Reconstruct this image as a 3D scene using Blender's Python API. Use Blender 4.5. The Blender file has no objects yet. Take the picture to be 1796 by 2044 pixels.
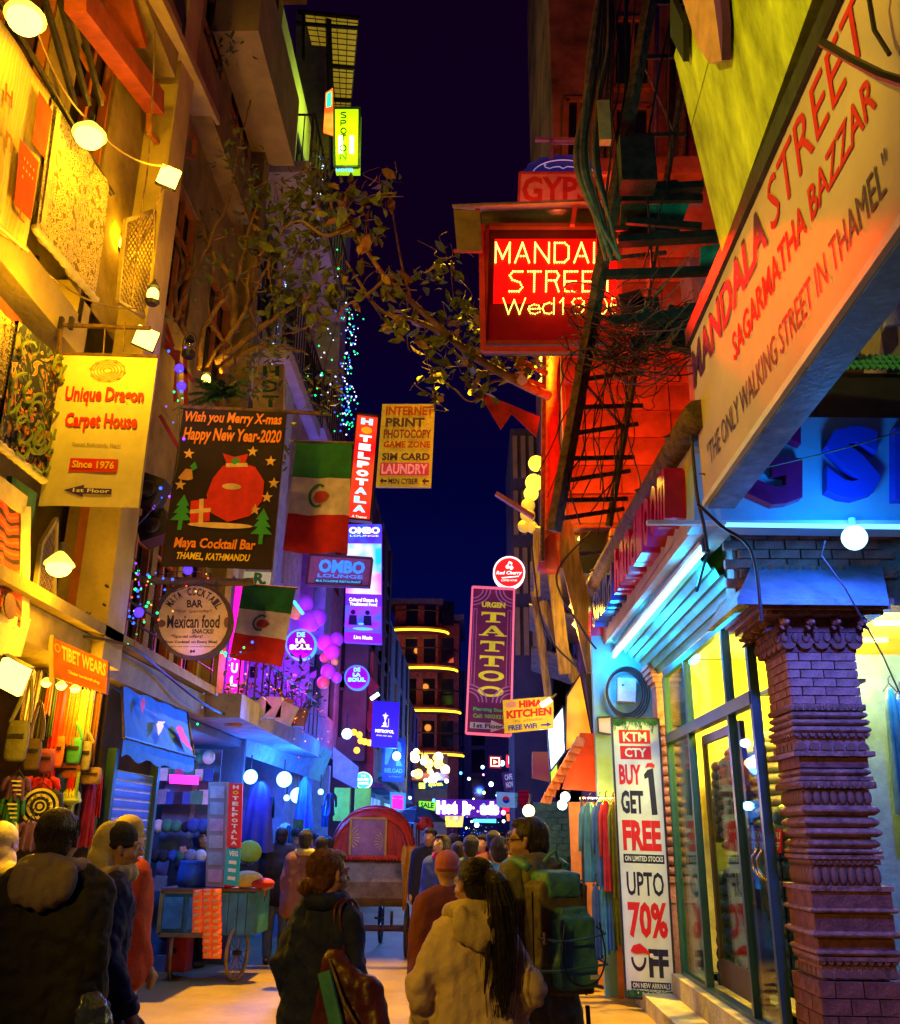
import bpy,bmesh,math,random
from mathutils import Vector as V,Matrix
random.seed(7)
R=math.radians
sc=bpy.context.scene
col=sc.collection
CAM=V((0,0,1.65))
YAW,PIT,ROLL=R(1.52),R(19.2),R(.55)
FPX,CX,CY=1850.,898.,1021.5
fwd=V((-math.sin(YAW)*math.cos(PIT),math.cos(YAW)*math.cos(PIT),math.sin(PIT)))
r0=V((math.cos(YAW),math.sin(YAW),0));u0=r0.cross(fwd)
RT=r0*math.cos(ROLL)+u0*math.sin(ROLL)
UP=u0*math.cos(ROLL)-r0*math.sin(ROLL)
cd=bpy.data.cameras.new('camera');co=bpy.data.objects.new('camera',cd);col.objects.link(co)
cd.sensor_fit='HORIZONTAL';cd.sensor_width=36;cd.lens=36*FPX/1796
cd.clip_start=.05;cd.clip_end=600
co.matrix_world=Matrix(((RT.x,UP.x,-fwd.x,CAM.x),(RT.y,UP.y,-fwd.y,CAM.y),(RT.z,UP.z,-fwd.z,CAM.z),(0,0,0,1)))
sc.camera=co
w=bpy.data.worlds.new('World');sc.world=w;w.use_nodes=True
nt=w.node_tree;bg=nt.nodes['Background']
tc=nt.nodes.new('ShaderNodeTexCoord');sx=nt.nodes.new('ShaderNodeSeparateXYZ');cr=nt.nodes.new('ShaderNodeValToRGB')
nt.links.new(tc.outputs['Generated'],sx.inputs[0]);nt.links.new(sx.outputs['Z'],cr.inputs[0]);nt.links.new(cr.outputs[0],bg.inputs[0])
cr.color_ramp.elements[0].position=0.0;cr.color_ramp.elements[0].color=(.0006,.004,.085,1)
cr.color_ramp.elements[1].position=.8;cr.color_ramp.elements[1].color=(.004,.0004,.009,1)
e=cr.color_ramp.elements.new(.36);e.color=(.0008,.0006,.028,1)
e=cr.color_ramp.elements.new(.55);e.color=(.0040,.0003,.010,1)
bg.inputs[1].default_value=1.0
vs=sc.view_settings;vs.view_transform='Standard';vs.look='None';vs.exposure=0;vs.gamma=1
try:vs.use_curve_mapping=False
except Exception:pass
cy=sc.cycles
cy.use_denoising=True
try:cy.denoiser='OPENIMAGEDENOISE'
except Exception:pass
cy.max_bounces=5;cy.diffuse_bounces=3;cy.glossy_bounces=3;cy.transmission_bounces=4;cy.transparent_max_bounces=10
cy.sample_clamp_indirect=2.0;cy.use_light_tree=True;cy.caustics_reflective=False;cy.caustics_refractive=False
def ray(px,py):return fwd+RT*((px-CX)/FPX)+UP*((CY-py)/FPX)
def PY(px,py,Y):d=ray(px,py);return CAM+d*(Y/d.y)
def PX(px,py,X):d=ray(px,py);return CAM+d*(X/d.x)
def PZ(px,py,Z):d=ray(px,py);return CAM+d*((Z-CAM.z)/d.z)
def mpp(px,py,Y):return(PY(px+1,py,Y)-PY(px,py,Y)).length
MC={}
def mat(name,c,rough=.75,metal=0,var=.18,vs_=6.,bump=.15,bs=30.,es=0,ec=None,spec=.35,stretch=None,alpha=None):
 if name in MC:return MC[name]
 m=bpy.data.materials.new(name);MC[name]=m;m.use_nodes=True
 n=m.node_tree.nodes;L=m.node_tree.links;b=n['Principled BSDF']
 b.inputs['Roughness'].default_value=rough;b.inputs['Metallic'].default_value=metal
 b.inputs['Specular IOR Level'].default_value=spec
 b.inputs['Base Color'].default_value=(*c,1)
 if var or bump:
  t=n.new('ShaderNodeTexCoord');mp=n.new('ShaderNodeMapping');L.new(t.outputs['Object'],mp.inputs[0])
  if stretch:mp.inputs['Scale'].default_value=stretch
 if var:
  z=n.new('ShaderNodeTexNoise');z.inputs['Scale'].default_value=vs_;z.inputs['Detail'].default_value=6;z.inputs['Roughness'].default_value=.65
  L.new(mp.outputs[0],z.inputs['Vector'])
  mr=n.new('ShaderNodeMapRange');mr.inputs[1].default_value=.3;mr.inputs[2].default_value=.7
  mr.inputs[3].default_value=1-2*var;mr.inputs[4].default_value=1+var
  L.new(z.outputs['Fac'],mr.inputs[0])
  mx=n.new('ShaderNodeVectorMath');mx.operation='SCALE';mx.inputs[0].default_value=c
  L.new(mr.outputs[0],mx.inputs['Scale']);L.new(mx.outputs[0],b.inputs['Base Color'])
 if bump:
  z2=n.new('ShaderNodeTexNoise');z2.inputs['Scale'].default_value=bs;z2.inputs['Detail'].default_value=5
  L.new(mp.outputs[0],z2.inputs['Vector'])
  bp=n.new('ShaderNodeBump');bp.inputs['Strength'].default_value=bump;bp.inputs['Distance'].default_value=.02
  L.new(z2.outputs['Fac'],bp.inputs['Height']);L.new(bp.outputs[0],b.inputs['Normal'])
 if es:
  b.inputs['Emission Color'].default_value=(*(ec or c),1);b.inputs['Emission Strength'].default_value=es
 return m
def em(name,c,s):return mat(name,tuple(min(x,.8)for x in c),.5,var=0,bump=0,es=s,ec=c)
def glow(name,c,s,c2=None,sc_=3.):
 if name in MC:return MC[name]
 m=mat(name,tuple(min(x,.8)for x in c),.4,var=0,bump=0,es=s,ec=c)
 n=m.node_tree.nodes;L=m.node_tree.links;b=n['Principled BSDF']
 t=n.new('ShaderNodeTexCoord');z=n.new('ShaderNodeTexNoise');z.inputs['Scale'].default_value=sc_;z.inputs['Detail'].default_value=1
 L.new(t.outputs['Object'],z.inputs['Vector']);r=n.new('ShaderNodeValToRGB');L.new(z.outputs['Fac'],r.inputs[0])
 r.color_ramp.elements[0].position=.38;r.color_ramp.elements[1].position=.62
 r.color_ramp.elements[0].color=(*c,1);r.color_ramp.elements[1].color=(*(c2 or c),1)
 L.new(r.outputs[0],b.inputs['Emission Color']);return m
def glassm(name,tint=(.75,.9,.9),refl=.09):
 if name in MC:return MC[name]
 m=bpy.data.materials.new(name);MC[name]=m;m.use_nodes=True;n=m.node_tree.nodes;L=m.node_tree.links
 n.clear();o=n.new('ShaderNodeOutputMaterial');mx=n.new('ShaderNodeMixShader');tr=n.new('ShaderNodeBsdfTransparent');g=n.new('ShaderNodeBsdfGlossy')
 lw=n.new('ShaderNodeLayerWeight');lw.inputs[0].default_value=.35
 mr=n.new('ShaderNodeMapRange');mr.inputs[3].default_value=refl;mr.inputs[4].default_value=.28
 tr.inputs[0].default_value=(*tint,1);g.inputs['Roughness'].default_value=.02
 L.new(lw.outputs['Fresnel'],mr.inputs[0]);L.new(mr.outputs[0],mx.inputs[0]);L.new(tr.outputs[0],mx.inputs[1]);L.new(g.outputs[0],mx.inputs[2]);L.new(mx.outputs[0],o.inputs[0])
 return m
WM={}
def tag(o,label=None,cat=None,group=None,kind=None):
 if label:o['label']=label
 if cat:o['category']=cat
 if group:o['group']=group
 if kind:o['kind']=kind
 return o
def thing(name,label,cat,loc=(0,0,0),rz=0,group=None):
 o=bpy.data.objects.new(name,None);col.objects.link(o);o.empty_display_size=.1
 o.location=loc;o.rotation_euler=(0,0,rz)
 WM[o.name]=Matrix.Translation(V(loc))@Matrix.Rotation(rz,4,'Z')
 return tag(o,label,cat,group)
class MB:
 def __init__(s):s.v=[];s.f=[];s.mi=[];s.k=0
 def add(s,vs,fs,m=0):
  o=len(s.v);s.v+=[V(p)for p in vs];s.f+=[tuple(i+o for i in f)for f in fs];s.mi+=[m]*len(fs);return s
 def box(s,c,sz,rot=None):
  c=V(c);hx,hy,hz=sz[0]/2,sz[1]/2,sz[2]/2
  ps=[V((x,y,z))for x in(-hx,hx)for y in(-hy,hy)for z in(-hz,hz)]
  if rot is not None:ps=[rot@p for p in ps]
  return s.add([c+p for p in ps],[(0,1,3,2),(4,6,7,5),(0,4,5,1),(2,3,7,6),(0,2,6,4),(1,5,7,3)])
 def bx(s,x0,x1,y0,y1,z0,z1):return s.box(((x0+x1)/2,(y0+y1)/2,(z0+z1)/2),(abs(x1-x0),abs(y1-y0),abs(z1-z0)))
 def slab(s,pts,off):
  n=len(pts);off=V(off);P=[V(p)for p in pts]
  return s.add(P+[p+off for p in P],[tuple(range(n)),tuple(range(2*n-1,n-1,-1))]+[(i,i+n,(i+1)%n+n,(i+1)%n)for i in range(n)])
 def poly(s,pts):return s.add(pts,[tuple(range(len(pts)))])
 def bar(s,a,b,w,h=None,up=(0,0,1)):
  a,b=V(a),V(b);d=(b-a).normalized();h=h or w
  x=d.cross(V(up));x=x.normalized()if x.length>1e-4 else V((1,0,0));y=x.cross(d)
  c=[x*(w/2)+y*(h/2),x*(w/2)-y*(h/2),-x*(w/2)-y*(h/2),-x*(w/2)+y*(h/2)]
  return s.add([a+q for q in c]+[b+q for q in c],[(0,1,2,3),(7,6,5,4),(0,4,5,1),(1,5,6,2),(2,6,7,3),(3,7,4,0)])
 def tube(s,pts,r,n=8,caps=True):
  pts=[V(p)for p in pts];rr=r if isinstance(r,(list,tuple))else[r]*len(pts);vs=[];x=None
  for i,p in enumerate(pts):
   d=(pts[min(i+1,len(pts)-1)]-pts[max(i-1,0)])
   d=d.normalized()if d.length>1e-7 else V((0,0,1))
   if x is None:x=d.orthogonal().normalized()
   else:
    x=x-d*x.dot(d);x=x.normalized()if x.length>1e-5 else d.orthogonal().normalized()
   y=d.cross(x)
   vs+=[p+(x*math.cos(2*math.pi*k/n)+y*math.sin(2*math.pi*k/n))*rr[i]for k in range(n)]
  fs=[(i*n+k,i*n+(k+1)%n,(i+1)*n+(k+1)%n,(i+1)*n+k)for i in range(len(pts)-1)for k in range(n)]
  if caps:fs+=[tuple(range(n-1,-1,-1)),tuple(range((len(pts)-1)*n,len(pts)*n))]
  return s.add(vs,fs)
 def ball(s,c,r,nu=10,nv=7,rot=None):
  c=V(c);r=V((r,r,r))if not hasattr(r,'__len__')else V(r);vs=[]
  for j in range(1,nv):
   for i in range(nu):
    t=math.pi*j/nv;p=2*math.pi*i/nu
    q=V((math.sin(t)*math.cos(p)*r.x,math.sin(t)*math.sin(p)*r.y,math.cos(t)*r.z));vs.append(c+(rot@q if rot is not None else q))
  tp=V((0,0,r.z));bt=V((0,0,-r.z))
  if rot is not None:tp=rot@tp;bt=rot@bt
  vs+=[c+tp,c+bt];T=len(vs)-2;B=T+1
  fs=[(j*nu+i,(j+1)*nu+i,(j+1)*nu+(i+1)%nu,j*nu+(i+1)%nu)for j in range(nv-2)for i in range(nu)]
  fs+=[(T,i,(i+1)%nu)for i in range(nu)]+[(B,(nv-2)*nu+(i+1)%nu,(nv-2)*nu+i)for i in range(nu)]
  return s.add(vs,fs)
 def cap(s,a,b,ra,rb,n=12):
  a,b=V(a),V(b);d=b-a;L=d.length;d=d.normalized()if L>1e-6 else V((0,0,1));pts=[];rr=[]
  for k in range(5):
   t=-math.pi/2+math.pi/2*k/4;pts.append(a+d*(ra*math.sin(t)));rr.append(max(ra*math.cos(t),.0005))
  for k in range(5):
   t=math.pi/2*k/4;pts.append(b+d*(rb*math.sin(t)+(1e-4 if k==0 else 0)));rr.append(max(rb*math.cos(t),.0005))
  return s.tube(pts,rr,n)
 def lathe(s,prof,c=(0,0,0),n=16):
  c=V(c);vs=[c+V((r*math.cos(2*math.pi*k/n),r*math.sin(2*math.pi*k/n),z))for r,z in prof for k in range(n)]
  fs=[(i*n+k,i*n+(k+1)%n,(i+1)*n+(k+1)%n,(i+1)*n+k)for i in range(len(prof)-1)for k in range(n)]
  return s.add(vs,fs+[tuple(range(n-1,-1,-1)),tuple(range((len(prof)-1)*n,len(prof)*n))])
 def build(s,name,m,parent=None,smooth=False,kind=None,label=None,cat=None,group=None,local=False,loc=None,auto=None):
  me=bpy.data.meshes.new(name);vs=s.v
  if parent is not None and not local:
   inv=WM[parent.name].inverted();vs=[inv@p for p in vs]
  if loc is not None:L=V(loc);vs=[p-L for p in vs]
  me.from_pydata([tuple(p)for p in vs],[],s.f)
  for q in(m if isinstance(m,(list,tuple))else[m]):me.materials.append(q)
  if isinstance(m,(list,tuple)):me.polygons.foreach_set('material_index',s.mi)
  if smooth:me.polygons.foreach_set('use_smooth',[True]*len(me.polygons))
  me.update()
  o=bpy.data.objects.new(name,me);col.objects.link(o)
  if parent is not None:o.parent=parent;WM[o.name]=WM[parent.name].copy()
  else:WM[o.name]=Matrix.Identity(4)
  if loc is not None:o.location=loc;WM[o.name]=WM[o.name]@Matrix.Translation(V(loc))
  tag(o,label,cat,group,kind);return o
def copy_tree(o,parent=None):
 c=o.copy();col.objects.link(c);c.parent=parent
 if parent is None:WM[c.name]=Matrix.Translation(c.location)
 for ch in list(o.children):copy_tree(ch,c)
 return c
def inst(name,me,parent,loc=(0,0,0),rot=None,scale=None,label=None):
 o=bpy.data.objects.new(name,me);col.objects.link(o);o.parent=parent;o.location=loc
 if rot is not None:o.rotation_euler=rot
 if scale is not None:o.scale=scale
 if label:o['label']=label
 return o
def struct(o):o['kind']='structure';return o
def lamp(loc,c,p,parent=None,rad=.05,typ='POINT',name='lamp_light',size=None,direc=None):
 l=bpy.data.lights.new(name,typ);l.color=c;l.energy=p
 o=bpy.data.objects.new(name,l);col.objects.link(o)
 if typ=='AREA':l.shape='RECTANGLE';l.size,l.size_y=size
 else:l.shadow_soft_size=rad
 o.location=loc
 if direc is not None:o.rotation_euler=V(direc).to_track_quat('-Z','Y').to_euler()
 if parent is not None:
  o.parent=parent;o.location=WM[parent.name].inverted()@V(loc)
 return o
class Q:
 def __init__(s,tl,tr,br,bl):
  s.c=[V(tl),V(tr),V(br),V(bl)];n=(s.c[1]-s.c[0]).cross(s.c[3]-s.c[0]).normalized()
  s.n=-n
 def p(s,a,t,d=0):
  tl,tr,br,bl=s.c
  return(tl*(1-a)+tr*a)*(1-t)+(bl*(1-a)+br*a)*t+s.n*d
 def board(s,parent,m,th=.06,name='panel',**k):
  return MB().slab(s.c[::-1],s.n*-th).build(name,m,parent,**k)
 def rect(s,parent,m,a0,t0,a1,t1,d=.0015,name='print',**k):
  return MB().poly([s.p(a0,t1,d),s.p(a1,t1,d),s.p(a1,t0,d),s.p(a0,t0,d)]).build(name,m,parent,**k)
 def polys(s,parent,m,L,d=.0022,name='print',**k):
  b=MB()
  for pts in L:b.poly([s.p(a,t,d)for a,t in pts])
  return b.build(name,m,parent,**k)
 def frame(s,parent,m,w=.03,d=.03,name='frame',**k):
  b=MB();n=s.n*(d/2)
  for i in range(4):b.bar(s.c[i]+n*0,s.c[(i+1)%4],w,d,up=s.n)
  return b.build(name,m,parent,**k)
def quad(px,Y):
 return Q(*[PY(px[i],px[i+1],Y)for i in(0,2,4,6)])
def circ(cx,cy,rx,ry,n=24,a0=0,a1=2*math.pi):return[(cx+rx*math.cos(a0+(a1-a0)*i/n),cy+ry*math.sin(a0+(a1-a0)*i/n))for i in range(n)]
def ringp(cx,cy,r0,r1,n=24,asp=1,a0=0,a1=2*math.pi):
 out=[]
 for i in range(n):
  t,u=a0+(a1-a0)*i/n,a0+(a1-a0)*(i+1)/n
  out.append([(cx+r*math.cos(x),cy+r*asp*math.sin(x))for r,x in((r0,t),(r1,t),(r1,u),(r0,u))])
 return out
TXC={}
def textmesh(body,bold=0,shear=0,ext=0,res=2,space=1.0,align='CENTER'):
 k=(body,bold,shear,ext,res,space,align)
 if k in TXC:return TXC[k]
 c=bpy.data.curves.new('t','FONT');c.body=body;c.offset=bold;c.shear=shear;c.extrude=ext;c.resolution_u=res;c.space_character=space;c.align_x=align
 c.fill_mode='BOTH' if ext else 'FRONT'
 o=bpy.data.objects.new('t',c);col.objects.link(o)
 me=bpy.data.meshes.new_from_object(o)
 vs=[v.co.copy()for v in me.vertices];fs=[tuple(p.vertices)for p in me.polygons]
 bpy.data.objects.remove(o);bpy.data.curves.remove(c);bpy.data.meshes.remove(me)
 x0=min(v.x for v in vs);x1=max(v.x for v in vs);y0=min(v.y for v in vs);y1=max(v.y for v in vs);z1=max(v.z for v in vs)or 1
 TXC[k]=([((v.x-x0)/(x1-x0),1-(v.y-y0)/(y1-y0),v.z/z1 if ext else 0)for v in vs],fs);return TXC[k]
def text(q,body,m,parent,a0,t0,a1,t1,bold=.0,shear=0,d=.003,ext=0,name='lettering',arc=0,**k):
 vs,fs=textmesh(body,bold,shear,.1 if ext else 0);P=[]
 for x,y,z in vs:
  a=a0+(a1-a0)*x;t=t0+(t1-t0)*y+arc*(1-(2*x-1)**2)
  P.append(q.p(a,t,d+(z+1)*ext/2 if ext else d))
 return MB().add(P,fs).build(name,m,parent,**k)
STR={'M':[[(0,1),(0,0),(.5,.8),(1,0),(1,1)]],'A':[[(0,1),(.5,0),(1,1)],[(.2,.68),(.8,.68)]],'N':[[(0,1),(0,0),(1,1),(1,0)]],
 'D':[[(0,0),(0,1),(.7,1),(1,.8),(1,.2),(.7,0),(0,0)]],'L':[[(0,0),(0,1),(1,1)]],'S':[[(1,0),(.25,0),(0,.2),(.2,.42),(.8,.55),(1,.8),(.75,1),(0,1)]],
 'T':[[(0,0),(1,0)],[(.5,0),(.5,1)]],'R':[[(0,1),(0,0),(.8,0),(1,.2),(.8,.45),(0,.45)],[(.7,.45),(1,1)]],'E':[[(1,0),(0,0),(0,1),(1,1)],[(0,.5),(.9,.5)]],
 'W':[[(0,0),(.25,1),(.5,.1),(.75,1),(1,0)]],'e':[[(0,.6),(1,.6),(.9,.35),(.5,.25),(.1,.4),(0,.65),(.2,.95),(.6,1),(1,.85)]],
 'd':[[(1,0),(1,1)],[(1,.4),(.6,.28),(.15,.4),(0,.65),(.2,.95),(.6,1),(1,.85)]],'1':[[(0,.25),(.6,0),(.6,1)]],
 '9':[[(.9,.35),(.6,.52),(.2,.45),(0,.25),(.2,.03),(.7,0),(1,.2),(1,.7),(.7,1),(.1,.9)]],'5':[[(.9,0),(.1,0),(0,.45),(.6,.4),(1,.6),(.9,.9),(.5,1),(0,.9)]],
 '0':[[(.3,0),(.7,0),(1,.3),(1,.7),(.7,1),(.3,1),(0,.7),(0,.3),(.3,0)]],'P':[[(0,1),(0,0),(.8,0),(1,.25),(.8,.5),(0,.5)]],
 'O':[[(.3,0),(.7,0),(1,.3),(1,.7),(.7,1),(.3,1),(0,.7),(0,.3),(.3,0)]]}
def strokes(q,ch,a0,t0,a1,t1,d=.01):return[[q.p(a0+(a1-a0)*x,t0+(t1-t0)*y,d)for x,y in pl]for pl in STR[ch]]
# ================================================================ palette
ochre=mat('ochre_plaster',(.27,.19,.06),.9,bump=.5,bs=18,var=.25,vs_=2.5)
ochre2=mat('cream_plaster',(.44,.33,.13),.9,bump=.4,bs=20,var=.15,vs_=2)
terra=mat('terracotta_plaster',(.42,.14,.07),.9,bump=.8,bs=9,var=.42,vs_=1.1)
greyw=mat('grey_plaster',(.30,.29,.31),.9,bump=.4,bs=14,var=.2,vs_=1.5)
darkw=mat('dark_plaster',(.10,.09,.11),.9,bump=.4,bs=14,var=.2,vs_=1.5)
whitew=mat('white_plaster',(.62,.60,.60),.85,bump=.3,bs=16,var=.12,vs_=2)
tealb=mat('pale_blue_paint',(.20,.48,.58),.6,bump=.15,bs=20,var=.1,vs_=3)
brick_m=mat('red_brick',(.42,.19,.16),.85,var=.28,vs_=9,bump=.7,bs=60)
brick_d=mat('dark_brick',(.26,.10,.075),.8,var=.3,vs_=12,bump=.6,bs=60)
mortar=mat('mortar',(.28,.24,.21),.95,var=.2,vs_=20,bump=.6,bs=80)
carv=mat('carved_terracotta',(.36,.17,.13),.55,var=.35,vs_=14,bump=.6,bs=50)
wood_m=mat('brown_wood',(.17,.075,.03),.55,var=.3,vs_=4,bump=.3,bs=12,stretch=(6,6,.8))
wood_o=mat('orange_wood_frame',(.42,.13,.035),.5,var=.2,vs_=4,bump=.2,bs=20)
plank_m=mat('weathered_planks',(.34,.24,.13),.8,var=.3,vs_=3,bump=.5,bs=14,stretch=(8,8,1))
metal_d=mat('dark_metal',(.06,.05,.05),.45,metal=.6,var=.3,vs_=10,bump=.2)
rust=mat('rusty_steel',(.16,.09,.055),.75,metal=.3,var=.4,vs_=14,bump=.4,bs=50)
tin=mat('corrugated_tin',(.42,.36,.28),.5,metal=.5,var=.25,vs_=5,bump=.15)
frame_teal=mat('teal_painted_frame',(.03,.09,.10),.35,var=.1,bump=.05)
black=mat('black_paint',(.018,.016,.018),.5,var=.2,bump=.1)
white=mat('white_paint',(.76,.76,.75),.6,var=.12,vs_=2.2,bump=.12,bs=7)
dglass=mat('dark_window_glass',(.012,.014,.018),.06,var=0,bump=0,spec=.8)
clear=glassm('shop_glass')
cable_m=mat('black_cable',(.035,.028,.03),.4,var=.2,bump=0)
cable_o=mat('dusty_cable',(.22,.14,.08),.6,var=.3,vs_=9,bump=0)
redp=mat('red_print',(.62,.012,.012),.6,var=.05,bump=0)
darkp=mat('indigo_print',(.025,.02,.09),.6,var=.05,bump=0)
whp=mat('white_print',(.8,.8,.8),.6,var=.03,bump=0)
yelp=mat('yellow_print',(.80,.55,.03),.6,var=.05,bump=0)
orap=mat('orange_print',(.80,.25,.02),.6,var=.05,bump=0)
grnp=mat('green_print',(.03,.30,.07),.6,var=.1,bump=0)
blup=mat('blue_print',(.02,.05,.50),.6,var=.05,bump=0)
# ================================================================ ground
def ground():
 m=bpy.data.materials.new('street_paving_dust');m.use_nodes=True;n=m.node_tree.nodes;L=m.node_tree.links;b=n['Principled BSDF']
 t=n.new('ShaderNodeTexCoord')
 z=n.new('ShaderNodeTexNoise');z.inputs['Scale'].default_value=.9;z.inputs['Detail'].default_value=9;z.inputs['Roughness'].default_value=.7
 z2=n.new('ShaderNodeTexNoise');z2.inputs['Scale'].default_value=40;z2.inputs['Detail'].default_value=6
 cr=n.new('ShaderNodeValToRGB');cr.color_ramp.elements[0].position=.33;cr.color_ramp.elements[0].color=(.18,.115,.03,1)
 cr.color_ramp.elements[1].position=.68;cr.color_ramp.elements[1].color=(.42,.275,.06,1)
 mx=n.new('ShaderNodeMixRGB');mx.blend_type='MULTIPLY';mx.inputs[0].default_value=.3
 for a in(z,z2):L.new(t.outputs['Object'],a.inputs['Vector'])
 L.new(z.outputs['Fac'],cr.inputs[0]);L.new(cr.outputs[0],mx.inputs[1]);L.new(z2.outputs['Color'],mx.inputs[2]);L.new(mx.outputs[0],b.inputs['Base Color'])
 bp=n.new('ShaderNodeBump');bp.inputs['Strength'].default_value=.6;bp.inputs['Distance'].default_value=.02
 L.new(z2.outputs['Fac'],bp.inputs['Height']);L.new(bp.outputs[0],b.inputs['Normal'])
 b.inputs['Roughness'].default_value=.5
 mb=MB();mb.poly([(-80,-20,0),(80,-20,0),(80,300,0),(-80,300,0)])
 struct(mb.build('ground',m))
ground()
# ================================================================ walls with windows
def wall(root,o,u,W,H,wins,m,fm,pm=None,th=.3,depth=.14,fw=.06,name='wall',nx=2,nz=1,proud=.02,pane_lit=None):
 """vertical wall from corner o, horizontal direction u, with window openings (x0, z0, x1, z1)"""
 o=V(o);u=V(u).normalized();z=V((0,0,1));n=z.cross(u)
 n=-n if n.dot(CAM-o)<0 else n
 xs=sorted({0,W,*[a for q in wins for a in(q[0],q[2])]});zs=sorted({0,H,*[a for q in wins for a in(q[1],q[3])]})
 P=lambda x,y,d=0:o+u*x+z*y+n*d
 b=MB()
 for i in range(len(xs)-1):
  for j in range(len(zs)-1):
   cx_,cz_=(xs[i]+xs[i+1])/2,(zs[j]+zs[j+1])/2
   if any(q[0]<cx_<q[2]and q[1]<cz_<q[3]for q in wins):continue
   b.poly([P(xs[i],zs[j]),P(xs[i+1],zs[j]),P(xs[i+1],zs[j+1]),P(xs[i],zs[j+1])])
 for q in wins:
  x0,z0,x1,z1=q
  for a,c in(((x0,z0),(x1,z0)),((x1,z0),(x1,z1)),((x1,z1),(x0,z1)),((x0,z1),(x0,z0))):
   b.poly([P(*a),P(*a,-depth*1.6),P(*c,-depth*1.6),P(*c)])
 b.build(name,m,root)
 for k,q in enumerate(wins):
  x0,z0,x1,z1=q;f=MB()
  for a,c in(((x0,z0),(x1,z0)),((x0,z1),(x1,z1)),((x0,z0),(x0,z1)),((x1,z0),(x1,z1))):f.bar(P(*a,-depth*.5),P(*c,-depth*.5),fw,fw+proud,up=n)
  for i in range(1,nx):x=x0+(x1-x0)*i/nx;f.bar(P(x,z0,-depth*.5),P(x,z1,-depth*.5),fw*.8,fw*.8,up=n)
  for i in range(1,nz+1):
   if nz>0:zz=z0+(z1-z0)*(.68 if nz==1 else i/(nz+1));f.bar(P(x0,zz,-depth*.5),P(x1,zz,-depth*.5),fw*.7,fw*.6,up=n)
  wf=f.build('window',fm,root)
  mm=pm or dglass
  if pane_lit and k in pane_lit:mm=pane_lit[k]
  MB().poly([P(x0,z0,-depth*.9),P(x1,z0,-depth*.9),P(x1,z1,-depth*.9),P(x0,z1,-depth*.9)]).build('pane',mm,wf)
def balcony(root,x0,x1,y0,y1,z,h,m,th=.12,name='balcony'):
 b=MB();b.bx(x0,x1,y0,y1,z-.18,z)
 b.bx(x1-th,x1,y0,y1,z+.001,z+h);b.bx(x0,x1-th-.001,y0,y0+th,z+.001,z+h);b.bx(x0,x1-th-.001,y1-th,y1,z+.001,z+h)
 return b.build(name,m,root)
def railing(root,a,c,h,m,nb=12,r=.012,name='railing'):
 a,c=V(a),V(c);up=V((0,0,h));f=MB();f.tube([a+up,c+up],r*1.8,6).tube([a,c],r*1.3,6)
 o=f.build(name,m,root)
 for i in range(nb+1):p=a.lerp(c,i/nb);MB().tube([p,p+up],r,5).build('baluster',m,o)
 return o
# ================================================================ RIGHT: shop building with the brick pillar
SX=2.15
zy=lambda y:PY(1640,y,6.6).z
sb=thing('shop_building','corner shop building with blue lit fascia and carved brick pillars on the right','building',(2.6,9,0))
b=MB();b.bx(2.9,7,10.7,11.3,0,9);b.bx(3.4,7,6.9,10.7,3.75,9.5);b.bx(1.9,7,7.0,11.3,4.45,4.6)
b.bx(5.2,5.4,7.2,10.7,0,3.7);b.build('wall',greyw,sb)
MB().bx(2.35,5.2,7.2,10.7,.12,.34).build('shop_floor',mat('shop_floor_tiles',(.55,.50,.42),.25,var=.1),sb)
MB().bx(2.2,5.2,7.2,10.7,3.56,3.66).build('ceiling',white,sb)
wi=MB();wi.bx(5.0,5.19,7.2,10.7,.35,3.55);wi.bx(2.4,5.0,10.55,10.69,.35,3.55);wi.build('interior_wall',mat('yellow_interior_wall',(.75,.62,.18),.8),sb)
stp=mat('step_stone',(.42,.38,.28),.7,bump=.5,bs=25,var=.2)
MB().bx(2.02,2.5,6.95,10.5,0.0,.34).build('step',stp,sb);MB().bx(1.72,2.015,7.6,11.0,0.0,.15).build('step',stp,sb)
zt,zb,ztr=3.33,.37,2.66
muls=[10.45,9.4,7.9,7.2]
fr=MB()
for y in muls:fr.bx(SX-.035,SX+.035,y-.028,y+.028,zb,zt)
fr.bx(SX-.03,SX+.03,7.2,10.45,zt-.0,zt+.07);fr.bx(SX-.045,SX+.045,7.2,10.45,ztr-.05,ztr+.05);fr.bx(SX-.04,SX+.04,7.2,10.45,zb-.07,zb)
sw=fr.build('window_frame',frame_teal,sb)
for i in range(len(muls)-1):
 y1,y0=muls[i]-.04,muls[i+1]+.04
 MB().bx(SX-.006,SX+.006,y0,y1,ztr+.05,zt).build('pane',clear,sw)
 if i!=1:MB().bx(SX-.006,SX+.006,y0,y1,zb,ztr-.05).build('pane',clear,sw)
dr=MB();dr.bx(SX-.03,SX+.03,8.78,8.86,.4,2.6).bx(SX-.03,SX+.03,9.0,9.06,.4,2.6).bx(SX-.03,SX+.03,8.86,9.0,2.5,2.6)
dro=MB();dro.bx(SX-.02,SX+.03,8.0,8.06,.4,2.6)
door=thing('glass_shop_door','brown framed glass shop door with a curved steel handle beside the brick pillar','door',(SX,8.3,.37))
dm=MB()
for y in(8.0,9.3):dm.bx(SX+.08,SX+.12,y-.035,y+.035,.4,2.58)
dm.bx(SX+.08,SX+.12,8.035,9.265,.4,.62).bx(SX+.08,SX+.12,8.035,9.265,2.5,2.58);dm.build('door_frame',mat('bronze_frame',(.10,.05,.025),.35,metal=.4),door)
MB().bx(SX+.094,SX+.106,8.035,9.265,.62,2.5).build('pane',clear,door)
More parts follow.
